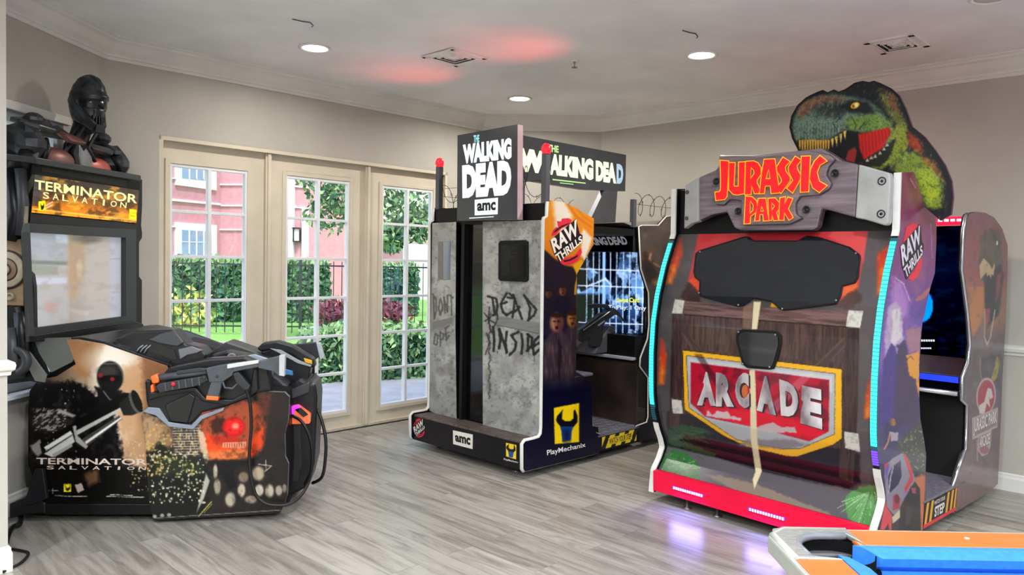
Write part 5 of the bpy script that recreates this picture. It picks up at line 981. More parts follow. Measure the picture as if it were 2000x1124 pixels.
# player's side: floor plate, step strip, screen, console
jbox(MB(), 0, JW - .03, .62, 1.3, .205, .22, mat('ribbed_plate', '8a8694', .4, .4, col2='6e6a78', nscale=40)).out('floor_plate', jp)
mb = MB(); jbox(mb, .0, JW - .03, .64, 1.17, .07, .205, BLK); sb_ = mb.out('step_board', jp)
mb = MB(); s_ = lambda b, z: px(PJ(0, b, z)); mb.decal([s_(b, z) for b, z in ((.645, .085), (.645, .2), (1.15, .2), (1.15, .085))], JS, INK, .001)
for b in (.65, .72, .97, 1.04, 1.10): mb.decal([s_(b, .085), s_(b + .03, .2), s_(min(b + .065, 1.15), .2), s_(b + .035, .085)], JS, mat('print_amber', 'd89a2c', .4), .0016)
lettering(mb, 'STEP', [s_(.80, .155), s_(.955, .155), s_(.955, .095), s_(.80, .095)], JS, PWt, .04, .002); lettering(mb, 'WATCH YOUR', [s_(.79, .19), s_(.96, .19), s_(.96, .167), s_(.79, .167)], JS, PWt, .02, .002); mb.decal([s_(.64, .065), s_(.64, .085), s_(1.15, .085), s_(1.15, .065)], JS, RED, .0012); mb.out('step_strip', sb_)
JSC = VPlane(PJ(0, 1.36, 0), JTH + 90)
def paint_js(A):
    A.grad((0, 430), (0, 700), [(0, '06070d'), (.35, '0a1428'), (.5, '070d1c'), (1, '05060c')]); A.noise(20, 8, '0e2038', .5, .7, .6, 4)
    A.ell(1801, 598, 21, 31, '1f8cff', .05); A.noise(3, 3, '05060c', .9, .95)
sc_ = art_panel('screen', [px(PJ(a, 1.36, z)) for a, z in ((.05, .95), (.05, 1.78), (1.3, 1.78), (1.3, .95))], JSC, paint_js, jp, .02, 2.6, art_mat('lit_screen_dark', .12, 1.), BLK)
mb = MB(); WL = glow('screen_white', 'd8e4f4', .9)
for x in range(6): mb.decal([(1799 + x * 4.6, 663.5), (1802.4 + x * 4.6, 663.8), (1802.4 + x * 4.6, 667.8), (1799 + x * 4.6, 667.5)], JSC, WL, .002); mb.decal([(1798 + x * 3.6, 679), (1800.8 + x * 3.6, 679.3), (1800.8 + x * 3.6, 682.3), (1798 + x * 3.6, 682)], JSC, WL, .002)
mb.out('screen_text', sc_)
jbox(MB(), .03, JW - .03, 1.365, 1.93, .08, 1.78, BLK).out('screen_housing', jp)
TR = mat('red_marquee', 'b0102c', .3, emit='ff1c40', es=1.1); lm_ = jbox(MB(), .03, JW - .03, 1.24, 1.4, 1.785, 1.83, TR).out('lit_marquee', jp, .004)
mb = MB(); jw = VPlane(PJ(0, 1.238, 0), JTH + 90); WLt = glow('marquee_white', 'ffe0e6', 1.6)
for k in range(12): mb.decal([px(PJ(.06 + k * .035, 1.238, 1.80)), px(PJ(.085 + k * .035, 1.238, 1.80)), px(PJ(.085 + k * .035, 1.238, 1.815)), px(PJ(.06 + k * .035, 1.238, 1.815))], jw, WLt, .001)
mb.out('marquee_lamps', lm_)
MB().prism([PJ(.03, 1.22, .80), PJ(.03, 1.22, .86), PJ(.03, 1.36, .96), PJ(.03, 1.36, .80)], JA * (JW - .06), mat('console_dark', '15161e', .35)).out('console', jp, .004)
jbox(MB(), .03, JW - .03, 1.205, 1.222, .82, .855, mat('blue_led_strip', '1c2a9a', .4, emit='2038ff', es=1.0)).out('console_led', jp)
MB().tube([PJ(.03, 1.205, .755), PJ(JW - .03, 1.205, .755)], .016, CHR, 12).out('grab_bar', jp); jbox(MB(), .03, JW - .03, 1.21, 1.36, .74, .82, BLG).out('console_base', jp)
mb = MB(); cp_ = mat('console_red', '8a1c2c', .4); mb.add([PJ(a, 1.24 + t * .1, .86 + .02 + t * .075) for a, t in ((.62, .05), (1.05, .05), (1.05, .95), (.62, .95))], [(0, 1, 2, 3)], cp_); mb.add([PJ(a, 1.24 + t * .1, .862 + .022 + t * .075) for a, t in ((.66, .55), (1.0, .55), (1.0, .85), (.66, .85))], [(0, 1, 2, 3)], mat('console_cream', 'c8b88a', .4)); mb.out('console_graphic', jp)
jbox(MB(), .03, JW - .03, 1.3, 1.34, .22, .74, mat('pit_black', '08080a', .7)).out('lower_wall', jp)
# ------------------------------------------------------------------ cabinet by the left wall, with the toy rifle in its holster
TP = floor_at(300, 1022); TP = Vector((TP.x, TP.y, 0)); TX, TY = azv(88), azv(2.5); PX, PY = azv(82), azv(-8)
TN = VPlane(TP, 88); TD = VPlane(TP, 82)
ts_ = thing('arcade_cabinet', TP - TX * .1 + TY * .5, 'black arcade cabinet with yellow lit title, dark armoured bust on top and sepia side art', 'arcade machine')
k1 = lambda *q: Z(0, 130, 3.5125, q); k2 = lambda *q: Z(0, 420, 3.5118, q); k3 = lambda *q: Z(0, 640, 2.325, q); k4 = lambda *q: Z(220, 630, 2.741, q)
PLA = mat('black_plastic', '141519', .34, nscale=20, spec=.4); PLG = mat('dark_plastic_grey', '3a3c40', .4); PLL = mat('plastic_light_edge', '8a8c90', .4)
def spaced(txt, quad, surf, m, off):
    tl, tr, br, bl = [np.array(q, float) for q in quad]; n = len(txt)
    for i, ch in enumerate(txt):
        a = i / (n - .35); b = a + (.2 if ch == 'I' else .64) / (n - .35); a += .2 / n if ch == 'I' else 0; b += .2 / n if ch == 'I' else 0; mb = MB()
        lettering(mb, ch, [tl + (tr - tl) * a, tl + (tr - tl) * b, bl + (br - bl) * b, bl + (br - bl) * a], surf, m, .01, off); mb.out('title_letter', ts_)
# --- lower side board
SB_ = [(129, 664), (150, 663), (202, 672), (327, 715), (334, 740), (300, 780), (292, 830), (297, 984), (86, 984), (55, 908), (55, 800), (58, 764), (75, 742), (110, 736), (148, 712)]
def paint_sol(A):
    A.grad((60, 0), (330, 0), [(0, '2a2624'), (.25, '7d6a58'), (.45, 'cfc0ae'), (.6, 'e6dccf'), (.78, 'b89474'), (1, '8a6248')]); z = k3
    A.poly(z((300, 50), (480, 60), (450, 160), (390, 240), (330, 200)), 'a67f5c', 12, .9, 8); A.noise(40, 50, '8c6a50', .48, .75, .3, 3); A.ell(*z((520, 150))[0], 50, 26, 'efe8dc', 1., .8); A.poly(z((560, 180), (640, 160), (660, 300), (560, 540), (520, 400)), 'c09a78', 14, .8, 8); A.poly(z((640, 120), (760, 180), (740, 320), (660, 380)), '7e5a40', 12, .8, 6)
    A.poly(z((540, 560), (640, 470), (760, 480), (760, 640), (560, 640)), 'b09072', 16, .8, 6)
    A.poly(z((100, 260), (230, 250), (330, 240), (420, 290), (520, 390), (540, 480), (560, 600), (620, 640), (700, 700), (700, 900), (80, 900), (100, 500)), '100f10', 7, 1, 7); A.clip(z((150, 300), (330, 280), (520, 420), (620, 680), (100, 700), (110, 420)), 10); A.noise(9, 9, '4a4542', .5, .78, .6, 9); A.clip()
    A.poly(z((60, 620), (700, 640), (700, 900), (60, 900)), '0c0b0d', 8, .92)
    # soldier with helmet and goggles
    A.ell(*z((500, 225))[0], 26, 31, '1b1a1b', .12); A.ell(*z((490, 200))[0], 20, 12, '4a4744', .7, .8); A.ell(*z((505, 232))[0], 22, 6.5, '0b0a0c', .3); A.ell(*z((455, 217))[0], 5, 4.5, '8a3038', .5, .9); A.ell(*z((510, 235))[0], 4.5, 4, '8a3038', .5, .9); A.line(z((470, 165), (530, 165), (555, 200), (562, 250)), 2.5, '8a8680', 3, .7); A.line(z((440, 240), (455, 275), (490, 300)), 2, '77736c', 2, .7); A.poly(z((430, 270), (560, 290), (520, 360), (460, 360)), '161516', 4, 1, 3); A.line(z((470, 290), (500, 330), (540, 320)), 2.2, 'a09890', 2, .7)
    A.poly(z((180, 400), (220, 370), (290, 380), (300, 420), (250, 470), (180, 470), (150, 440)), '2c2a29', 4, 1, 3); A.clip(z((150, 370), (300, 370), (300, 470), (150, 470)), 4); A.noise(8, 2.5, 'b8b2a8', .52, .64, .75, 12, -30); A.clip()
    A.poly(z((270, 370), (345, 400), (330, 410), (260, 385)), 'bdb8ae', 3, .8); A.poly(z((135, 540), (180, 510), (200, 560), (170, 590)), 'a8a49c', 3, .8, 2)
    # long barrels
    for q, c in ((((190, 570), (590, 340), (600, 300), (560, 295), (180, 530)), '0c0c0d'), (((200, 575), (330, 490), (340, 520), (240, 590)), 'c8c6c2'), (((345, 470), (545, 365), (555, 375), (350, 490)), 'b8b6b2'), (((200, 545), (320, 470), (330, 485), (210, 560)), 'dcdad6'), (((370, 510), (540, 400), (556, 415), (395, 540)), '4a4846'), (((385, 520), (548, 408), (555, 412), (392, 530)), 'e4e2de'), (((235, 578), (325, 528), (330, 540), (248, 590)), 'a09e9a')): A.poly(z(*q), c, 1.6)
    A.poly(z((330, 450), (345, 445), (350, 490), (400, 540), (390, 552), (345, 520)), 'a8a6a2', 1.5); A.poly(z((540, 350), (600, 290), (650, 380), (600, 400), (560, 400)), '262524', 2); A.ell(*z((622, 335))[0], 8, 23, '050506', .1, 1, -22); A.ell(*z((613, 340))[0], 9, 24, '8a8884', .06, .5, -22); A.ell(*z((622, 335))[0], 8, 22, '070708', .12, 1, -22)
    A.poly(z((380, 670), (440, 640), (450, 700), (400, 720)), '8a6a50', 10, .7, 4); A.specks(120, (250, 860, 320, 960), 1.6, 'd8c49a'); A.specks(40, (80, 760, 150, 900), 1.6, 'a8a49c')
    for q in ((290, 712, 322, 748, 'e8d838'),): A.poly(z((q[0], q[1]), (q[2], q[1]), (q[2], q[3]), (q[0], q[3])), q[4], 1)
    A.poly(z((295, 715), (302, 730), (312, 730), (318, 715), (318, 735), (308, 745), (298, 738)), '141414', 1); A.poly(z((340, 715), (370, 708), (383, 740), (355, 752)), 'c8b8b0', 1.2, .9, 1.5)
    for q in ((250, 765, 395), (485, 768, 655), (500, 760, 600)): A.line(z((q[0], q[1]), (q[2], q[1] + 4)), 1.3, 'c8c4bc', .8, .9)
    A.line(z((218, 740), (262, 742)), .9, '9aa0a8', .8); A.line(z((239, 730), (239, 752)), .9, '9aa0a8', .8)
art_panel('side_panel', SB_, TN, paint_sol, ts_, .03, 1.6, art_mat('printed_side', .3), BLK)
TI = mat('title_print', 'c9b8ac', .4); mb = MB(); lettering(mb, 'TERMINATOR', k3((165, 592), (668, 598), (668, 625), (165, 622)), TN, TI, .02); mb.out('title_lettering', ts_)
spaced('SALVATION', k3((212, 628), (665, 634), (662, 648), (212, 645)), TN, TI, .0012)
# base plinth and slanted rear foot
MB().slab(k3((200, 802), (760, 802), (760, 852), (200, 852)), TN, .9, BLK, off=.004).out('plinth', ts_, .006)
MB().slab(k3((75, 915), (128, 640), (185, 645), (200, 770), (90, 800)) [:0] or [(45, 985), (68, 917), (84, 917), (92, 975), (60, 988)], TN, .05, PLA, off=.02).out('foot_bracket', ts_, .006)
MB().slab([(18, 985), (62, 968), (88, 984), (88, 1004), (60, 1004), (18, 1014)], TN, .8, PLA, off=.012).out('rear_foot', ts_, .006)
# --- lower cabinet body
base_loop = [TN.hit(*q) - TN.N * .03 for q in [(129, 668), (202, 676), (300, 712), (296, 984), (90, 984), (60, 905), (62, 780)]]
MB().prism(base_loop, TY * .95, BLK).out('lower_cabinet', ts_)
rec = [(62, 668), (70, 662), (135, 660), (146, 700), (140, 708), (100, 728)]
MB().slab(rec, TN, .02, mat('recess_grey', '5c5f5a', .5), off=-.004).out('recess_panel', ts_)
# --- monitor: side strip with mechanical relief
MB().slab([(4, 318), (66, 306), (60, 415), (57, 440), (60, 520), (66, 560), (68, 668), (92, 735), (84, 750), (60, 745), (4, 752)], TN, .03, PLA, off=-.002).out('monitor_side', ts_)
TAN = mat('relief_tan', 'a08766', .5, col2='7a6248', nscale=9, bump=.3); TDK = mat('relief_dark', '2c2724', .5); TLT = mat('relief_light', 'b9ac94', .5, col2='8c8070', nscale=12)
rp_ = MB().slab(k2((20, 180), (140, 165), (160, 260), (182, 330), (165, 500), (160, 625), (20, 620)), TN, .02, TAN, off=.018).out('relief_plate', ts_, .004)
c_ = TN.off(.02).hit(14, 527); mb = MB()
for r, z, m in ((.108, .004, TDK), (.098, .01, TLT), (.066, .012, TDK), (.058, .018, TAN), (.036, .02, TDK), (.026, .028, TLT)): mb.lathe(c_, [(r, 0), (r, z), (r * .94, z + .003), (0, z + .003)], m, 32, TN.N)
mb.out('speaker_ring', rp_); mb = MB(); p = TN.off(.02).hit(20, 580); mb.lathe(p, [(.022, 0), (.022, .01), (.014, .012), (.012, .004), (0, .004)], TLT, 20, TN.N).out('relief_knob', rp_)
for q in ((48, 240, 44), (140, 200, 50)):
    MB().slab([(12, q[0] / 3.5 + 420 - 5), (40, q[0] / 3.5 + 416), (40, q[0] / 3.5 + 420), (12, q[0] / 3.5 + 424)], TN, .01, TDK, off=.022).out('relief_slot', rp_)
def ribbed(pts, r, m, name):
    pts = [Vector(p) for p in pts]; out = []; rs = []
    for i in range(len(pts) - 1):
        for k in range(26): t = k / 26; out.append(pts[i].lerp(pts[i + 1], t)); rs.append(r * (1.15 if k % 2 else .8))
    return MB().tube(out, rs, m, 10).out(name, ts_)
ribbed([TN.off(.03).hit(*q) for q in k1((178, 960), (172, 1110))] + [TN.off(.03).hit(*q) for q in k2((168, 250), (190, 480), (200, 640), (212, 790), (205, 840))], .012, TLT, 'ribbed_cable')
for pts, r, m in (((( 20, 640), (30, 740)), .05, PLG), (((38, 610), (46, 700)), .03, PLA), (((16, 330), (30, 420), (20, 470)), .035, PLA), (((40, 330), (46, 400), (40, 460)), .03, PLG), (((34, 600), (50, 650), (52, 690)), .014, TDK)):
    MB().tube([TN.off(.02).hit(*q) for q in pts], r, m, 14).out('relief_pipe', ts_)
p = TN.off(.03).hit(30, 705); MB().lathe(p, [(.085, -.02), (.085, .02), (.075, .03), (.05, .03), (.045, .015), (0, .015)], PLG, 28, TN.N).out('relief_cap', ts_)
MB().slab([(48, 690), (58, 688), (91, 733), (87, 748), (68, 745), (55, 720)], TN, .012, mat('relief_grey_plate', '6c6d66', .4), off=.02).out('relief_plate', ts_, .003)
MB().slab(k1((160, 860), (245, 690), (225, 820), (180, 900)), TN, .01, mat('relief_olive', '4a4632', .5), off=.012).out('relief_plate', ts_)
# --- monitor front: two leaning planes that share the near edge
def lean(a, b): pa, pb = TN.hit(*a), TN.hit(*b); return Plane(pa, (pb - pa).cross(TY))
MQ = lean((71, 319), (61, 415)); MG = lean((58.5, 440), (68, 665))
hood = [TN.hit(*q) for q in [(70, 300), (70, 320), (61, 415), (58.5, 436), (68, 668), (40, 668), (10, 600), (10, 330)]]
def across(p, k): return p + TY * k
WID = (MG.hit(265, 448) - TN.hit(58.5, 437)).dot(TY) ; WID = max(.9, min(1.25, WID))
body = [p - TX * .03 for p in hood]; MB().prism(body, TY * (WID + .03), PLA).out('monitor_housing', ts_)
MB().slab([(69.5, 307), (276, 343), (276, 354), (69.5, 320)], MQ, .25, mat('hood_grey', '35373b', .35), off=.05).out('hood', ts_, .006)
MB().slab([(276, 350), (287.5, 358), (285, 381), (278, 404), (276, 440), (279, 463), (272, 474), (272, 540), (282, 554), (283, 648), (262, 655), (264, 360)], Plane(MG.hit(265, 448), TX), .06, PLA).out('side_wing', ts_, .004)
MB().slab([(69.5, 320), (274, 355), (272, 372), (68, 341)], MQ, .02, mat('marquee_smoke', '0c0d10', .45, spec=.2), off=.008).out('marquee_top', ts_)
def paint_mq(A):
    A.grad((70, 345), (62, 418), [(0, '3a3634'), (.35, '57463a'), (.6, '9a6428'), (.85, 'd8862a'), (1, 'e8a83c')]); A.noise(14, 8, '3c2c20', .48, .66, .7, 5); A.noise(20, 12, 'f0b448', .56, .72, .5, 8); A.poly([(60, 330), (86, 345), (80, 400), (60, 400)], '3c4048', 12, .7)
    A.line([(64, 408), (266, 431)], 1.6, 'f8d890', 2, .8)
    A.poly(k1((265, 928), (310, 922), (312, 985), (266, 992)), 'e8dc30', 1); A.poly(k1((275, 935), (285, 955), (295, 955), (302, 930), (304, 965), (294, 985), (282, 985)), '1a1810', 1)
    A.poly(k1((888, 978), (936, 985), (934, 1055), (886, 1045)), 'ecd820', 1.2); A.line(k1((892, 1003), (932, 1008)), 1, '6a5c10', .8); A.line(k1((895, 1025), (925, 1028)), 1.4, '6a5c10', .8)
    for y in (945, 965): A.line(k1((315, y + 10), (360, y - 15)), 2, 'dcc8b4', 1, .9)
mq_ = art_panel('marquee', [(68, 341), (271.5, 372), (266.5, 436), (61.3, 415)], MQ, paint_mq, ts_, .015, 1.3, art_mat('lit_marquee_print', .2, .85), BLK, off=.006)
mb = MB(); YT = glow('marquee_letter', 'f4ee9c', 1.0); lettering(mb, 'TERMINATOR', [(68, 351), (269, 381), (267.5, 398), (68, 370)], MQ, YT, .02, .008); mb.out('marquee_lettering', mq_)
spaced('SALVATION', [(84, 375), (248, 396), (246.5, 407), (84, 388)], MQ, YT, .008)
def ring(outer, inner, surf, th, m, off): 
    mb = MB(); n = len(outer)
    for i in range(n): mb.slab([outer[i], outer[(i + 1) % n], inner[(i + 1) % n], inner[i]], surf, th, m, off=off)
    return mb
MB().slab([(61, 416), (267, 437), (265, 450), (58.5, 436)], MG, .03, PLA, off=.004).out('bezel_rail', ts_, .003)
ring([(58.5, 436), (266, 449), (266, 628), (68, 668)], [(58.2, 454), (246, 464.5), (246, 618), (67, 641)], MG, .05, mat('bezel_grey', '2f3336', .35), .03).out('screen_bezel', ts_)
def paint_tv(A):  # glowing picture; pale window and wall reflections are painted into its colour
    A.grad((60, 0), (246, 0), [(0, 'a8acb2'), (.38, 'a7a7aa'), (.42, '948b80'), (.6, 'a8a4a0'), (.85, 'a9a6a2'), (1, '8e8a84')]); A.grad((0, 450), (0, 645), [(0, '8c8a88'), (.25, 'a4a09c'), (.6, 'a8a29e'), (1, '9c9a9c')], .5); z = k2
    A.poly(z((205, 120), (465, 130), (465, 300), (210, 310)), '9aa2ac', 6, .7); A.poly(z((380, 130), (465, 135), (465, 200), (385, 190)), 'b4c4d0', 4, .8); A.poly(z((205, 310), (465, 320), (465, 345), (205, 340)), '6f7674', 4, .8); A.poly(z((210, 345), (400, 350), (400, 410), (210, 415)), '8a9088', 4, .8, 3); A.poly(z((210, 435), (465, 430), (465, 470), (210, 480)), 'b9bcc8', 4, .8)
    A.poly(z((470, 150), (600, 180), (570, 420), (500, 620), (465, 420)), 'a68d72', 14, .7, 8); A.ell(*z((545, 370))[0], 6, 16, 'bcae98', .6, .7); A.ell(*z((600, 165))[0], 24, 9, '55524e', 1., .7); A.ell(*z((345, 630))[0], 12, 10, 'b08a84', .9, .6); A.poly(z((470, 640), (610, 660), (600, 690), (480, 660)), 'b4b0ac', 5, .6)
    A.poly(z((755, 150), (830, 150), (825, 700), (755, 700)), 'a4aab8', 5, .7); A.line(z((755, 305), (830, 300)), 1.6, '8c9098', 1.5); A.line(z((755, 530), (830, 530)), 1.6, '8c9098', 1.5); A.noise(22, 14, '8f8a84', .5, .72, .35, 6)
art_panel('screen', [(58.2, 454), (246.5, 464), (246.5, 619), (67, 641.5)], MG, paint_tv, ts_, .01, 2, art_mat('screen_reflection_glow', .12, .62), BLK, off=-.004)
MB().slab([(68, 655), (262, 627), (280, 633), (285, 648), (150, 664), (70, 668)], MG, .04, PLA, off=.05).out('lower_rail', ts_, .005)
# --- deck between monitor and pedestal, with its graphics
dk = [TN.hit(*q) - TN.N * .034 for q in [(129, 661), (150, 660), (202, 670), (330, 716), (330, 740), (200, 700), (129, 680)]]
MB().prism(dk, TY * .85, PLA).out('deck', ts_, .004)
# --- pedestal
PB = [(300, 1018), (292, 985), (283, 860), (276, 812), (284, 800), (326, 827), (373, 829), (395, 806), (440, 795), (490, 776), (508, 765), (556, 767), (565, 776), (563, 820), (556, 849), (557, 893), (563.5, 907), (561, 969), (550, 998), (535, 1003)]
def paint_ped(A):
    z = k4; A.grad((290, 800), (560, 1000), [(0, '3a332c'), (.4, '2a2622'), (.7, '241f1e'), (1, '2c2624')])
    A.poly(z((150, 480), (300, 540), (330, 620), (280, 720), (160, 700)), 'b09274', 14, .95, 8); A.poly(z((260, 560), (300, 545), (320, 640), (280, 690)), '8a6e54', 8, .8, 5)
    A.poly(z((310, 545), (480, 540), (470, 720), (330, 715)), '4a4038', 6, .9, 4); A.clip(z((315, 550), (475, 545), (462, 718), (335, 712)), 5)
    for k in range(12): y = 555 + k * 14; A.line(z((310, y), (475, y - 3)), 1.3, 'd8cebe', .9, .8)
    r = random.Random(6)
    for k in range(70): x, y = r.uniform(315, 470), 555 + 14 * r.randint(0, 11); A.line(z((x, y), (x, y + 14)), 1.1, 'd8cebe', .9, .7)
    A.clip()
    A.poly(z((480, 480), (700, 420), (780, 440), (830, 560), (800, 680), (740, 740), (520, 740), (460, 620)), 'a3563a', 12, .95, 8); A.poly(z((500, 580), (560, 650), (700, 690), (800, 560), (820, 640), (740, 740), (520, 740), (480, 640)), 'd65228', 8, .95, 5); A.poly(z((480, 690), (730, 680), (720, 740), (520, 735)), 'd8895a', 8, .8, 5)
    A.poly(z((455, 560), (490, 600), (520, 740), (500, 760), (465, 660)), 'd8c8b0', 4, .8, 3); A.poly(z((520, 530), (600, 500), (600, 590), (540, 600)), '3a1814', 6, .9, 5); A.ell(*z((648, 560))[0], 22, 19, 'b0141a', .25); A.ell(*z((650, 560))[0], 17, 14, 'e02a26', .4); A.ell(*z((658, 556))[0], 7, 6, 'ff9a88', .8, .9); A.poly(z((520, 610), (640, 600), (700, 630), (640, 650), (540, 650)), 'b82a1c', 5, .7, 3)
    A.poly(z((590, 645), (715, 640), (712, 675), (588, 672)), 'e8b49a', 1.5, .75)
    for k in range(9): A.line(z((600 + k * 13, 650), (600 + k * 13, 668)), 1.6, 'a83020', 1)
    A.poly(z((770, 370), (945, 380), (940, 560), (925, 720), (800, 720), (830, 540)), '2b2422', 8, .9, 5); A.poly(z((770, 380), (850, 385), (830, 520), (790, 480)), '7a3c2a', 9, .6, 5); A.poly(z((730, 720), (930, 700), (930, 1000), (520, 1010), (520, 760)), '2c2725', 8, .9, 5)
    A.poly(z((500, 740), (760, 735), (740, 770), (560, 790)), '191517', 6, .95, 4); A.poly(z((580, 800), (640, 790), (665, 880), (620, 900)), '0d0d12', 4, .95, 3)
    for x, y, rx, ry, c in ((785, 900, 10, 13, 'cfc8ba'), (840, 905, 10, 15, 'bdb4a6'), (890, 900, 8, 12, 'a89e92'), (780, 810, 14, 16, 'b8a894'), (690, 900, 9, 15, 'c4b8a4'), (630, 950, 12, 16, 'b8ae9e'), (740, 950, 14, 9, '9c8e80'), (700, 830, 12, 12, '8a7a6a'), (560, 880, 8, 18, 'a49a8a'), (550, 800, 5, 16, 'c0b6a4'), (920, 890, 5, 10, '8a8076')): A.ell(*z((x, y))[0], rx, ry, '141012', .2, .9); A.ell(*z((x, y))[0], rx * .85, ry * .88, c, .5, .95)
    A.noise(9, 12, '16120f', .52, .78, .45, 21); A.line(z((780, 760), (850, 770), (815, 800)), 1.6, 'd8ccc0', 1.2, .8); A.line(z((820, 740), (822, 790)), 1.4, 'e8e0d4', 1.2, .7)
    A.poly(z((170, 700), (260, 640), (330, 720), (500, 760), (520, 860), (480, 1040), (200, 1070), (190, 850)), '10140f', 10, .94, 8); A.poly(z((200, 720), (330, 700), (480, 760), (490, 820), (240, 820)), '2f3826', 10, .8, 8)
    A.specks(170, (292, 880, 400, 985), 2.2, 'e6e0c4', 1, 31); A.specks(80, (280, 850, 380, 930), 3., 'c8b878', .8, 32); A.specks(60, (275, 830, 320, 930), 2.2, 'd8a860', .9, 33)
    A.poly(z((500, 810), (520, 850), (490, 940), (450, 1020), (470, 930)), 'd4d0c4', 3, .8); A.line(z((460, 1040), (530, 960)), 1.6, 'c8c480', 1, .9); A.line(z((490, 1020), (530, 975)), 1.3, 'b8b470', 1, .8)
    for x, y in ((225, 1040), (265, 1035), (302, 1032)): A.ell(*z((x, y))[0], 4, 3.4, 'a8a49c', .4, .9)
    A.line([(302, 1013), (548, 997)], 1.4, '8a8680', .8, .9)
art_panel('pedestal_panel', PB, TD.off(.012), paint_ped, ts_, .03, 1.5, art_mat('printed_side', .3), mat('board_edge_grey', '77767a', .4))
pl = [TD.hit(*q) - TD.N * .02 for q in [(300, 1010), (290, 850), (300, 760), (420, 740), (500, 765), (556, 772), (560, 905), (556, 975), (545, 1000)]]
MB().prism(pl, PY * .72, BLK).out('pedestal_body', ts_); MB().prism([TD.hit(*q) - TD.N * .03 for q in [(300, 1021), (545, 1007), (535, 990), (300, 1000)]], PY * .66, PLA).out('pedestal_plinth', ts_)
# rounded player's end, further back
E2 = VPlane(TP + PY * .30, 82)
MB().slab(k4((900, 360), (1000, 300), (1085, 330), (1095, 400), (1085, 640), (1080, 760), (1050, 880), (960, 930), (930, 1000), (880, 1000), (880, 400)), E2, .32, PLA).out('pedestal_end', ts_, .02)
MB().slab(k4((930, 555), (1005, 530), (1012, 760), (990, 850), (935, 860)), E2, .01, mat('end_panel', '24242a', .4), off=.006).out('end_panel', ts_)
MB().slab(k4((780, 300), (870, 290), (960, 360), (1060, 310), (1050, 380), (940, 420), (850, 370)), E2, .35, PLG, off=.02).out('pedestal_collar', ts_, .012)
# --- shells on top
S1_, S2_, S3_ = VPlane(TP + PY * .10, 82), VPlane(TP + PY * .42, 82), VPlane(TP + PY * .62, 82)
cs1 = MB().slab(k4((0, 95), (120, 48), (320, 40), (395, 118), (470, 135), (505, 175), (490, 220), (400, 245), (300, 245), (190, 175), (0, 118)), S1_, .16, PLA).out('console_shell', ts_, .012)
MB().slab(k4((20, 90), (190, 95), (330, 150), (345, 195), (280, 215), (180, 170), (30, 120)), S1_, .01, mat('shell_inset', '0d0e10', .2), off=.008).out('shell_inset', cs1)
MB().slab(k4((190, 95), (260, 60), (330, 45), (380, 110), (345, 130), (260, 115)), S1_, .02, PLG, off=.02).out('shell_ridge', cs1, .005)
MB().slab(k4((350, 145), (420, 130), (480, 150), (450, 165), (400, 175), (360, 200)), S1_, .02, mat('shell_grey', '6a6c72', .35), off=.02).out('shell_plate', ts_, .004)
for k in range(3): MB().tube([S1_.off(.016).hit(*q) for q in k4((125 + k * 22, 165), (140 + k * 22, 140), (165 + k * 20, 122))], .004, PLL, 6).out('shell_vent', cs1)
MB().slab(k4((380, 90), (490, 115), (560, 145), (520, 180), (430, 160)), S2_, .2, mat('black_velvet', '0b0b0d', .7)).out('console_cushion', ts_, .02)
MB().slab(k4((500, 165), (610, 105), (740, 150), (840, 190), (760, 205), (640, 165)), S2_, .2, PLG).out('console_shell', ts_, .008)
MB().slab(k4((480, 190), (610, 155), (720, 175), (840, 200), (850, 250), (770, 330), (520, 300)), VPlane(TP + PY * .2, 82), .12, PLA).out('console_block', ts_, .01)
mb = MB()
for q in ((540, 210), (638, 190)): p = VPlane(TP + PY * .2, 82).off(.004).hit(*k4(q)[0]); mb = MB().lathe(p, [(.028, 0), (.028, .006), (.02, .007), (.018, .001), (0, .001)], PLL, 18, TD.N); mb.out('fixing_hole', ts_)
MB().slab(k4((710, 180), (760, 172), (830, 195), (790, 215), (720, 205)), VPlane(TP + PY * .2, 82), .02, mat('shell_ice', '9aa8b8', .3), off=.01).out('shell_plate', ts_, .004)
MB().slab(k4((772, 140), (800, 112), (880, 102), (960, 125), (1075, 195), (1085, 240), (1060, 245), (960, 175), (870, 145), (790, 158)), S2_, .10, PLA).out('far_holster', ts_, .01)
MB().slab(k4((790, 158), (850, 140), (960, 180), (1060, 240), (1050, 310), (900, 330), (850, 250)), S2_, .14, PLA, off=-.01).out('far_holster_body', ts_, .01)
MB().slab(k4((840, 140), (900, 148), (1000, 205), (1065, 228), (1060, 240), (990, 220), (880, 160)), S2_, .02, mat('holster_grey', '9a9ca0', .35), off=.012).out('holster_trim', ts_, .003)
MB().slab(k4((1022, 192), (1066, 205), (1068, 225), (1030, 215)), S2_, .02, mat('button_yellow', 'e0a818', .4), off=.022).out('yellow_button', ts_, .003)
MB().slab(k4((918, 250), (962, 262), (965, 285), (920, 280)), VPlane(TP + PY * .2, 82), .02, mat('button_blue', '2f6fa8', .4), off=.03).out('blue_button', ts_, .003)
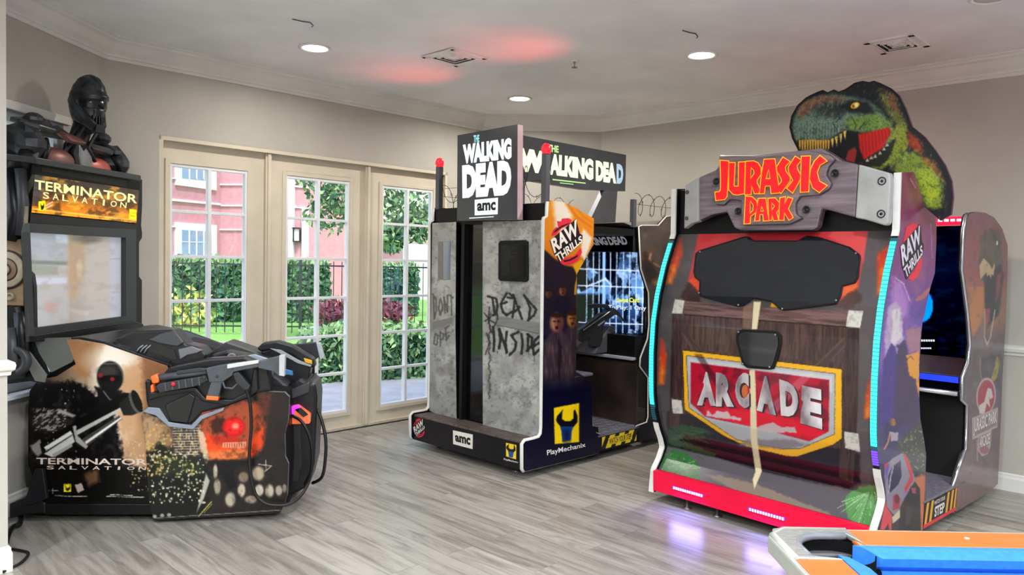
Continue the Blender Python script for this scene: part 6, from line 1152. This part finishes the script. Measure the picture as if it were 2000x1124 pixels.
# holster for the near rifle
HP = TD.off(.05)
MB().slab(k4((170, 312), (192, 305), (200, 365), (300, 240), (345, 228), (520, 195), (700, 185), (830, 240), (850, 365), (755, 385), (740, 402), (600, 452), (480, 482), (420, 545), (300, 535), (200, 500), (178, 420)), TD.off(.02), .10, PLA).out('holster', ts_, .012)
MB().slab(k4((280, 440), (410, 380), (440, 400), (400, 540), (310, 530), (285, 470)), TD.off(.02), .02, mat('shell_inset', '0d0e10', .2), off=.012).out('holster_pocket', ts_, .004)
MB().slab(k4((160, 480), (190, 455), (250, 460), (300, 535), (420, 552), (470, 500), (600, 455), (590, 475), (480, 520), (430, 575), (300, 560), (230, 500)), TD.off(.02), .012, mat('holster_clear_rim', '7f8794', .25), off=.006).out('holster_rim', ts_, .003)
MB().slab(k4((180, 318), (200, 312), (205, 378), (440, 345), (475, 385), (500, 412), (640, 415), (735, 370), (752, 250), (772, 245), (778, 365), (745, 395), (610, 445), (480, 425), (430, 372), (250, 400), (192, 420)), HP, .05, PLA).out('holster_lip', ts_, .006)
# card reader
CRd = VPlane(TP + PX * .735, -8)
cr_ = MB().slab(k4((945, 455), (990, 445), (1058, 495), (1055, 545), (955, 548)), E2, .06, mat('reader_orange', 'f07a4a', .35, emit='ff6a40', es=.25), off=.05).out('card_reader', ts_, .008)
MB().slab(k4((945, 455), (992, 443), (1010, 460), (975, 475), (965, 500), (948, 500)), E2, .02, mat('reader_magenta', 'd040d8', .35, emit='d030f0', es=.6), off=.056).out('reader_light', cr_, .004)
MB().slab(k4((975, 468), (1005, 458), (1048, 495), (1020, 508)), E2, .01, BLG, off=.06).out('reader_screen', cr_)
# --- bust on top: dark armoured figure with a plain visor helmet
BC = Vector((-2.60, 4.62, 0)); fx, fy = azv(108), azv(18); BM = mat('bust_metal', '2b2d31', .36, .55, col2='4a4d52', nscale=14, bump=.25); BM2 = mat('bust_dark', '121316', .45, .4); BR = mat('bust_red', '6c4442', .4, .3, col2='8a5a54', nscale=8); BRS = mat('bust_red_bright', 'b0584a', .4, .2)
zt = lambda y, d=4.62: H + (497 - y) / (F / d)
hc = Vector((BC.x, BC.y, zt(207)))
def hd(d, e):
    f, l, u = d.dot(fx), d.dot(fy), d.z
    wl_ = .092 * (1 - .30 * max(0, -u - .1)) * (1 + .05 * max(0, u)); dp_ = .118 * (1 - .18 * max(0, -u)); v = fx * (f * dp_ + .018 * max(0, u)) + fy * (l * wl_) + UP * (u * .182)
    if abs(l) > .45 and -.6 < u < .1: v -= fy * (.012 if l > 0 else -.012) * (1 - abs(u + .25) / .35)
    if f > .25 and .12 < u < .3: v += fx * .014
    if f > .2 and -.12 < u < .12: v -= fx * .020
    if f > .5 and -.5 < u < -.12: v -= fx * .004
    return v + d * (.004 * math.sin(l * 17 + 1) * math.sin(u * 13))
bh_ = MB().sphere(hc, 1, BM, 44, 34, fn=hd).out('bust_head', ts_)
vs = []; n = 22
for i in range(n + 1):
    a = math.radians(-72 + 144 * i / n); r = fx * math.cos(a) * .106 + fy * math.sin(a) * .093
    vs += [hc + r + UP * .030, hc + r * 1.06 + UP * .02, hc + r * 1.06 - UP * .012 - UP * .012 * math.cos(a * 2), hc + r - UP * .03]
MB().add(vs, [(i * 4 + k, i * 4 + k + 1, i * 4 + k + 5, i * 4 + k + 4) for i in range(n) for k in range(3)], mat('visor_black', '060709', .2), True).out('bust_visor', bh_)
mb = MB()
for k in range(6): mb.box(hc + fx * (.098 - abs(k - 2.5) * .006) + fy * (k - 2.5) * .016 - UP * .098, (.014, .007, .05), BM2, (fx, fy, UP))
mb.out('bust_mouth_grille', bh_)
for q in (1, -1):
    A_ = [hc + fy * q * k + fx * f + UP * z for f, z, k in ((-.02, .0, .098), (.045, -.03, .088), (.10, -.125, .045), (.075, -.165, .045), (.0, -.10, .088))]; MB().hull2(A_, [p - fy * q * .02 for p in A_], BM).out('bust_cheek_guard', bh_)
ch = [hc + fx * f + fy * l - UP * z for f, l, z in ((.105, -.03, .125), (.105, .03, .125), (.10, .035, .17), (.10, -.035, .17))]; MB().hull2(ch, [p - fx * .06 for p in ch], BM).out('bust_chin', bh_)
nb = Vector((-2.70, BC.y, zt(303)))
MB().tube([hc - UP * .1 - fx * .02, nb + UP * .06 + TX * .03, nb - UP * .05], [.058, .055, .08], BM2, 14).out('bust_neck', ts_)
for q, o in ((-1, .05), (1, .05), (-1, .0), (1, .0)): MB().tube([hc + fx * o + fy * q * .045 - UP * .12, nb + fx * (o + .02) + fy * q * .06 + UP * .05, nb + fx * .06 + fy * q * .12 - UP * .03], .010, BM, 8).out('bust_neck_rod', ts_)
bx, by = TX, TY
def plate(name, pts, th, m, bv=.008):
    A_ = [nb + bx * a + by * b + UP * c for a, b, c in pts]; nn = (A_[1] - A_[0]).cross(A_[2] - A_[0]).normalized(); return MB().hull2(A_, [p - nn * th for p in A_], m).out(name, ts_, bv)
GP = mat('bust_grey_plate', '6e6f72', .4, .5, col2='8a8b8e', nscale=10)
plate('bust_breastplate', [(.10, -.055, -.10), (.10, .055, -.10), (.09, .065, .0), (.07, .04, .075), (.07, -.04, .075), (.09, -.065, .0)], .04, GP)
for q, col in ((-1, BR), (1, BRS)):
    MB().sphere(nb + by * q * .19 + bx * .01 - UP * .085, 1, col, 24, 14, fn=lambda d, e: bx * d.dot(bx) * .085 + by * d.dot(by) * .15 + UP * (abs(d.z) ** .7 * (1 if d.z > 0 else -1)) * .10).out('bust_chest', ts_)
    plate('bust_collar_bar', [(.10, q * .06, .045), (.12, q * .24, .035), (.11, q * .27, .065), (.07, q * .26, .085), (.06, q * .06, .085)], .035, BR if q < 0 else BM)
    plate('bust_collar_plate', [(.02, q * .05, .12), (-.02, q * .10, .16), (-.08, q * .2, .10), (.0, q * .26, .07), (.05, q * .12, .07)], .02, mat('bust_olive', '3c3e36', .5))
    sh = nb + by * q * .42 - bx * .005
    def shf(d, e, q=q): 
        v = bx * d.dot(bx) * .115 + by * d.dot(by) * .10 + UP * d.z * .12; k = round(math.atan2(d.z, d.dot(bx)) * 1.6) / 1.6
        return v * (1 + .07 * math.cos(k * 5 + q) + .05 * math.sin(d.dot(by) * 11))
    o_ = MB().sphere(sh + UP * .0, 1, BM, 14, 9, fn=shf).out('bust_shoulder', ts_); o_.data.polygons.foreach_set('use_smooth', [False] * len(o_.data.polygons))
    plate('bust_shoulder_plate', [(.10, q * .30, .07), (.08, q * .42, .08), (.0, q * .47, .10), (-.08, q * .42, .12), (-.06, q * .30, .14), (.04, q * .28, .13)], .03, BM)
    o_ = MB().sphere(sh + UP * .15 - by * q * .09, 1, BM, 10, 7, fn=lambda d, e: bx * d.dot(bx) * .05 + by * d.dot(by) * .055 + UP * d.z * .04).out('bust_shoulder_cap', ts_); o_.data.polygons.foreach_set('use_smooth', [False] * len(o_.data.polygons))
    MB().tube([sh - UP * .04 + bx * .02, sh - UP * .16 + by * q * .02], [.08, .06], BM2, 10).out('bust_upper_arm', ts_)
    MB().tube([nb + bx * .06 + by * q * .33 + UP * .04, nb + bx * .09 + by * q * .36 - UP * .02, nb + bx * .08 + by * q * .39 - UP * .10], .018, BM2, 8).out('bust_arm_hose', ts_)
MB().box(nb - UP * .12 - bx * .03, (.26, .86, .08), BM2, (bx, by, UP)).out('bust_base', ts_, .01)
# --- toy rifle resting in the holster
RP = TD.off(.105); rf = thing('toy_rifle', RP.hit(420, 735) - UP * .04, 'grey toy rifle with orange muzzle tip resting in the front holster', 'toy rifle'); RG = mat('rifle_grey', '3c4147', .42, col2='484d54', nscale=18); RD = mat('rifle_dark', '23262b', .45); ORG = mat('rifle_orange', 'f06a22', .4); RW = mat('rifle_pale', 'c9cbcc', .4)
rs_ = lambda pts, th, m, off=0., nm='part', bv=.004: MB().slab(k4(*pts), RP, th, m, off=off).out(nm, rf, bv)
MB().tube([RP.off(-.02).hit(*q) for q in k4((238, 298), (505, 262))], .019, RG, 14).out('barrel', rf)
rs_([(230, 345), (250, 328), (500, 285), (512, 312), (440, 345), (250, 378)], .045, RD, 0, 'fore_grip')
for k in range(6): MB().slab(k4((275 + k * 36, 325 - k * 6), (285 + k * 36, 323 - k * 6), (290 + k * 36, 368 - k * 6), (280 + k * 36, 370 - k * 6)), RP, .05, RG, off=.004).out('grip_rib', rf, .002)
rs_([(340, 262), (460, 245), (500, 248), (500, 262), (342, 282)], .02, RD, .006, 'top_rail')
rs_([(498, 248), (540, 238), (625, 222), (770, 208), (782, 240), (700, 255), (645, 268), (640, 285), (588, 320), (516, 322)], .05, RG, .004, 'receiver')
rs_([(612, 226), (780, 203), (781, 220), (612, 250)], .03, RW, .012, 'pale_plate'); mg_ = rs_([(526, 320), (588, 316), (566, 402), (502, 396)], .035, RG, 0, 'magazine'); MB().slab(k4((501, 393), (568, 398), (564, 421), (498, 415)), RP, .037, ORG, off=.002).out('magazine_base', mg_, .004)
rs_([(642, 275), (672, 265), (735, 342), (728, 360), (705, 365), (662, 328)], .035, RD, 0, 'pistol_grip'); rs_([(770, 212), (890, 182), (890, 288), (855, 262), (780, 246)], .045, RG, .002, 'stock'); rs_([(890, 178), (923, 175), (919, 291), (890, 286)], .05, mat('rifle_butt', 'b4b8bd', .4), .004, 'butt_plate')
rs_([(200, 292), (232, 276), (248, 298), (246, 325), (210, 330)], .045, ORG, .002, 'muzzle', .008); rs_([(200, 338), (216, 332), (222, 374), (203, 379)], .04, ORG, .002, 'muzzle_lower', .006)
MB().tube([RP.hit(*q) for q in k4((590, 318), (600, 350), (640, 355), (668, 330))], .006, RG, 8).out('trigger_guard', rf)
p = RP.hit(*k4((326, 331))[0]); MB().lathe(p, [(.012, -.01), (.012, .008), (.008, .011), (0, .011)], mat('rifle_red', 'c02038', .3), 14, RP.N).out('red_button', rf)
for q, r in (((490, 295), .012), (((640, 245)), .006), ((560, 290), .008)): p = RP.off(.004).hit(*k4(q)[0]); MB().lathe(p, [(r, 0), (r, .003), (r * .7, .004), (0, .001)], RD, 12, RP.N).out('rifle_screw', rf)
CB = mat('cable_black', '0e0e10', .45)
def smooth(pts, n=8):
    pts = [Vector(p) for p in pts]; out = []
    for i in range(len(pts) - 1):
        p0, p1, p2, p3 = pts[max(i - 1, 0)], pts[i], pts[i + 1], pts[min(i + 2, len(pts) - 1)]
        for k in range(n): t = k / n; out.append(.5 * ((2 * p1) + (p2 - p0) * t + (2 * p0 - 5 * p1 + 4 * p2 - p3) * t * t + (3 * p1 - p0 - 3 * p2 + p3) * t ** 3))
    return out + [pts[-1]]
co = k4((712, 352), (735, 430), (742, 560), (732, 700), (738, 810), (765, 920), (810, 965), (870, 980), (950, 972), (1010, 925), (1050, 860)); ks = [.09, .08, .07, .06, .06, .06, .06, .06, .04, -.02, -.12]
MB().tube(smooth([TD.off(k).hit(*q) for q, k in zip(co, ks)]), .009, CB, 8).out('rifle_cord', rf)
MB().tube(smooth([E2.off(k).hit(*q) for q, k in zip(k4((960, 500), (1010, 530), (1050, 600), (1068, 690), (1062, 800), (1030, 868)), (.06, .09, .1, .09, .06, .0))]), .010, CB, 8).out('reader_cable', ts_)
MB().tube(smooth([S2_.off(k).hit(*q) for q, k in zip(k4((1030, 425), (1070, 435), (1110, 500), (1140, 620), (1138, 740), (1120, 830), (1070, 862)), (.0, .05, .08, .1, .1, .08, .02))]), .010, CB, 8).out('far_rifle_cord', ts_)
S3_ = VPlane(TP + PY * .665, 82)
rs2 = lambda pts, th, m, off=0., nm='part', par=None: MB().slab(k4(*pts), S3_, th, m, off=off).out(nm, par, .005)
r2_ = thing('toy_rifle', S3_.hit(600, 690), 'dark toy rifle in the far holster, only its square stock showing', 'toy rifle')
rs2([(940, 122), (1090, 108), (1112, 180), (1080, 205), (960, 150)], .05, RD, 0, 'stock', r2_); rs2([(1088, 108), (1112, 112), (1132, 186), (1110, 204)], .052, mat('rifle_butt', 'b4b8bd', .4), .004, 'butt_plate', r2_)
MB().slab(k4((950, 160), (962, 160), (1078, 213), (1080, 330), (950, 330)), S3_, .05, PLA, off=-.0).out('far_rest', ts_)
# cords on the floor by the stub wall
pc = [floor_at(x, y, .008) for x, y in ((2, 1070), (17, 1072), (40, 1076), (55, 1081), (50, 1092), (38, 1102), (22, 1110), (6, 1118))]
tag(MB().tube(smooth(pc), .007, CB, 8).out('power_cord', loc=pc[0]), 'black cord looping across the floor beside the wall end at the left', 'cord')
pc = [floor_at(x, y, z) for x, y, z in ((30, 998, .06), (40, 1008, .02), (38, 1024, .016), (26, 1030, .016), (18, 1040, .014), (12, 1060, .012))]
MB().tube(smooth(pc), .014, CB, 8).out('power_cable', ts_)
# ------------------------------------------------------------------ pool table, near right corner of the photo
PZ = .80; q_ = lambda x, y, z=PZ: floor_at(x, y, z)
pt = thing('pool_table', (1.75, 1.05, 0), 'pool table with blue cloth, orange rails and grey corner cap', 'pool table')
cA = q_(1487, 1037); X0, Y1 = cA.x + .02, cA.y + .02; X1, Y0 = X0 + 2.25, Y1 - 1.30
OR_ = mat('rail_orange', 'c66c34', .34, col2='bc602a', nscale=3, stretch=(1, 6, 1)); BLU = mat('blue_cloth', '1f6cc8', .8, col2='2876d2', nscale=60); CAPS = mat('corner_cap_metal', 'aeb0ac', .35, .55, col2='8f928e', nscale=60, stretch=(1, 3, 1)); DK = mat('pocket_black', '020203', .9, spec=.1); APR = mat('apron_dark', '4c4a4c', .45); EDG = mat('rail_edge_pale', 'a8aca4', .3, .3)
RW_ = .115; PR = .092
def rail(x0, x1, y0, y1, name, ln): mb = MB(); mb.box(((x0 + x1) / 2, (y0 + y1) / 2, PZ - .02), (x1 - x0, y1 - y0, .04), OR_); return mb.out(name, pt, .006)
cs = .20
rail(X0 + cs, X1 - cs, Y1 - RW_, Y1, 'long_rail', 0); rail(X0 + cs, X1 - cs, Y0, Y0 + RW_, 'long_rail', 0); rail(X0, X0 + RW_, Y0 + cs, Y1 - cs, 'short_rail', 1); rail(X1 - RW_, X1, Y0 + cs, Y1 - cs, 'short_rail', 1)
MB().box(((X0 + X1) / 2, (Y0 + Y1) / 2, PZ - .065), (X1 - X0 - 2 * RW_ + .02, Y1 - Y0 - 2 * RW_ + .02, .03), BLU).out('playing_bed', pt)
def cushion(a, b, inn, name):       # from a to b, slopes down towards the bed along inn
    a, b = Vector(a), Vector(b); pr = [(0, 0), (.02, .001), (.055, -.012), (.048, -.035), (.03, -.05), (0, -.05)]; d = (b - a).normalized()
    A_ = [a + inn * q + UP * z + d * (q * .9) for q, z in pr]; B_ = [b + inn * q + UP * z - d * (q * .9) for q, z in pr]; return MB().hull2(A_, B_, BLU).out(name, pt)
k_ = RW_ + .065
cushion((X0 + k_, Y1 - RW_, PZ), (X1 - k_, Y1 - RW_, PZ), Vector((0, -1, 0)), 'cushion'); cushion((X0 + k_, Y0 + RW_, PZ), (X1 - k_, Y0 + RW_, PZ), Vector((0, 1, 0)), 'cushion')
cushion((X0 + RW_, Y0 + k_, PZ), (X0 + RW_, Y1 - k_, PZ), Vector((1, 0, 0)), 'cushion'); cushion((X1 - RW_, Y0 + k_, PZ), (X1 - RW_, Y1 - k_, PZ), Vector((-1, 0, 0)), 'cushion')
for sx, sy_ in ((0, 1), (0, 0), (1, 1), (1, 0)):
    cx_, cy_ = (X1 if sx else X0), (Y1 if sy_ else Y0); dx_, dy_ = (-1 if sx else 1), (-1 if sy_ else 1)
    pk = Vector((cx_ + dx_ * (RW_ + .018), cy_ + dy_ * (RW_ + .018), 0))
    # L-shaped cap with a chamfered corner and a round notch for the pocket
    arc = []; n = 14
    a0 = math.atan2(dy_ * -.35, dx_); a1 = math.atan2(dy_, dx_ * -.35)
    out = [(cx_ + dx_ * (cs + .012), cy_), (cx_ + dx_ * .045, cy_), (cx_ + dx_ * .012, cy_ + dy_ * .012), (cx_, cy_ + dy_ * .045), (cx_, cy_ + dy_ * (cs + .012)), (cx_ + dx_ * RW_, cy_ + dy_ * (cs + .012))]
    for i in range(n + 1):
        t = i / n; ang = math.pi * (1.0 + (-.0) - t * .5 - .0); ux, uy = math.cos(math.pi + t * 0), 0
        th_ = math.pi / 2 * t
        px_, py_ = -math.cos(th_ - .0) , -math.sin(th_)
        arc.append((pk.x + dx_ * px_ * PR * (1) , pk.y + dy_ * py_ * PR))
    arc = [(pk.x - dx_ * .0 - dx_ * PR, pk.y + dy_ * .06)] + arc + [(pk.x + dx_ * .06, pk.y - dy_ * PR)]
    loop = [Vector((x, y, PZ + .004)) for x, y in out] + [Vector((x, y, PZ + .004)) for x, y in arc] + [Vector((cx_ + dx_ * (cs + .012), cy_ + dy_ * RW_, PZ + .004))]
    MB().prism(loop, (0, 0, -.010), CAPS).out('corner_cap', pt, .003); lower = [q - UP * .0105 for q in loop]; MB().prism(lower, (0, 0, -.04), CAPS, DK).out('cap_body', pt)
    fr_ = [Vector((cx_ + dx_ * .004, cy_ + dy_ * (cs + .01), PZ - .008)), Vector((cx_ + dx_ * .004, cy_ + dy_ * .045, PZ - .008)), Vector((cx_ + dx_ * .045, cy_ + dy_ * .004, PZ - .008)), Vector((cx_ + dx_ * (cs + .01), cy_ + dy_ * .004, PZ - .008))]; MB().tube(fr_, .014, EDG, 8).out('cap_edge', pt)
    rim = [Vector((x, y, PZ - .004)) for x, y in arc]; MB().tube(rim, .010, mat('pocket_rim', '6a6c74', .4), 8).out('pocket_rim', pt)
    MB().lathe((pk.x, pk.y, PZ - .17), [(0, 0), (PR * .98, .0), (PR * .98, .16), (PR * .96, .16), (PR * .92, .01), (0, .01)], DK, 28).lathe((pk.x, pk.y, PZ - .0485), [(0, 0), (PR * 1.12, 0), (PR * 1.12, .0015), (0, .002)], DK, 28).out('pocket', pt)
    MB().lathe((cx_ + dx_ * .21, cy_ + dy_ * .21, 0), [(0, 0), (.05, 0), (.055, .03), (.05, .06), (.06, .3), (.075, .56), (.075, .6), (0, .6)], APR, 20).out('leg', pt)
for x0, x1, y0, y1 in ((X0 + .045, X1 - .045, Y1 - .004, Y1 + .012), (X0 + .045, X1 - .045, Y0 - .012, Y0 + .004), (X0 - .012, X0 + .004, Y0 + .045, Y1 - .045), (X1 - .004, X1 + .012, Y0 + .045, Y1 - .045)): MB().box(((x0 + x1) / 2, (y0 + y1) / 2, PZ - .025), (x1 - x0, y1 - y0, .045), EDG).out('rail_edge', pt, .006)
mb = MB(); zz = .58
for q in (((X0 + X1) / 2, Y1 - .06, X1 - X0 - .14, .03), ((X0 + X1) / 2, Y0 + .06, X1 - X0 - .14, .03), (X0 + .06, (Y0 + Y1) / 2, .03, Y1 - Y0 - .14), (X1 - .06, (Y0 + Y1) / 2, .03, Y1 - Y0 - .14)): mb.box((q[0], q[1], .66), (q[2], q[3], .2), APR)
mb.out('apron', pt, .004)
for k in range(3): x = X0 + cs + (X1 - X0 - 2 * cs) * (k + .5) / 3; MB().lathe((x, Y1 - .05, PZ), [(0, .001), (.006, .0012), (.006, 0)], mat('sight_pearl', 'f2ece2', .2), 14).out('rail_sight', pt)
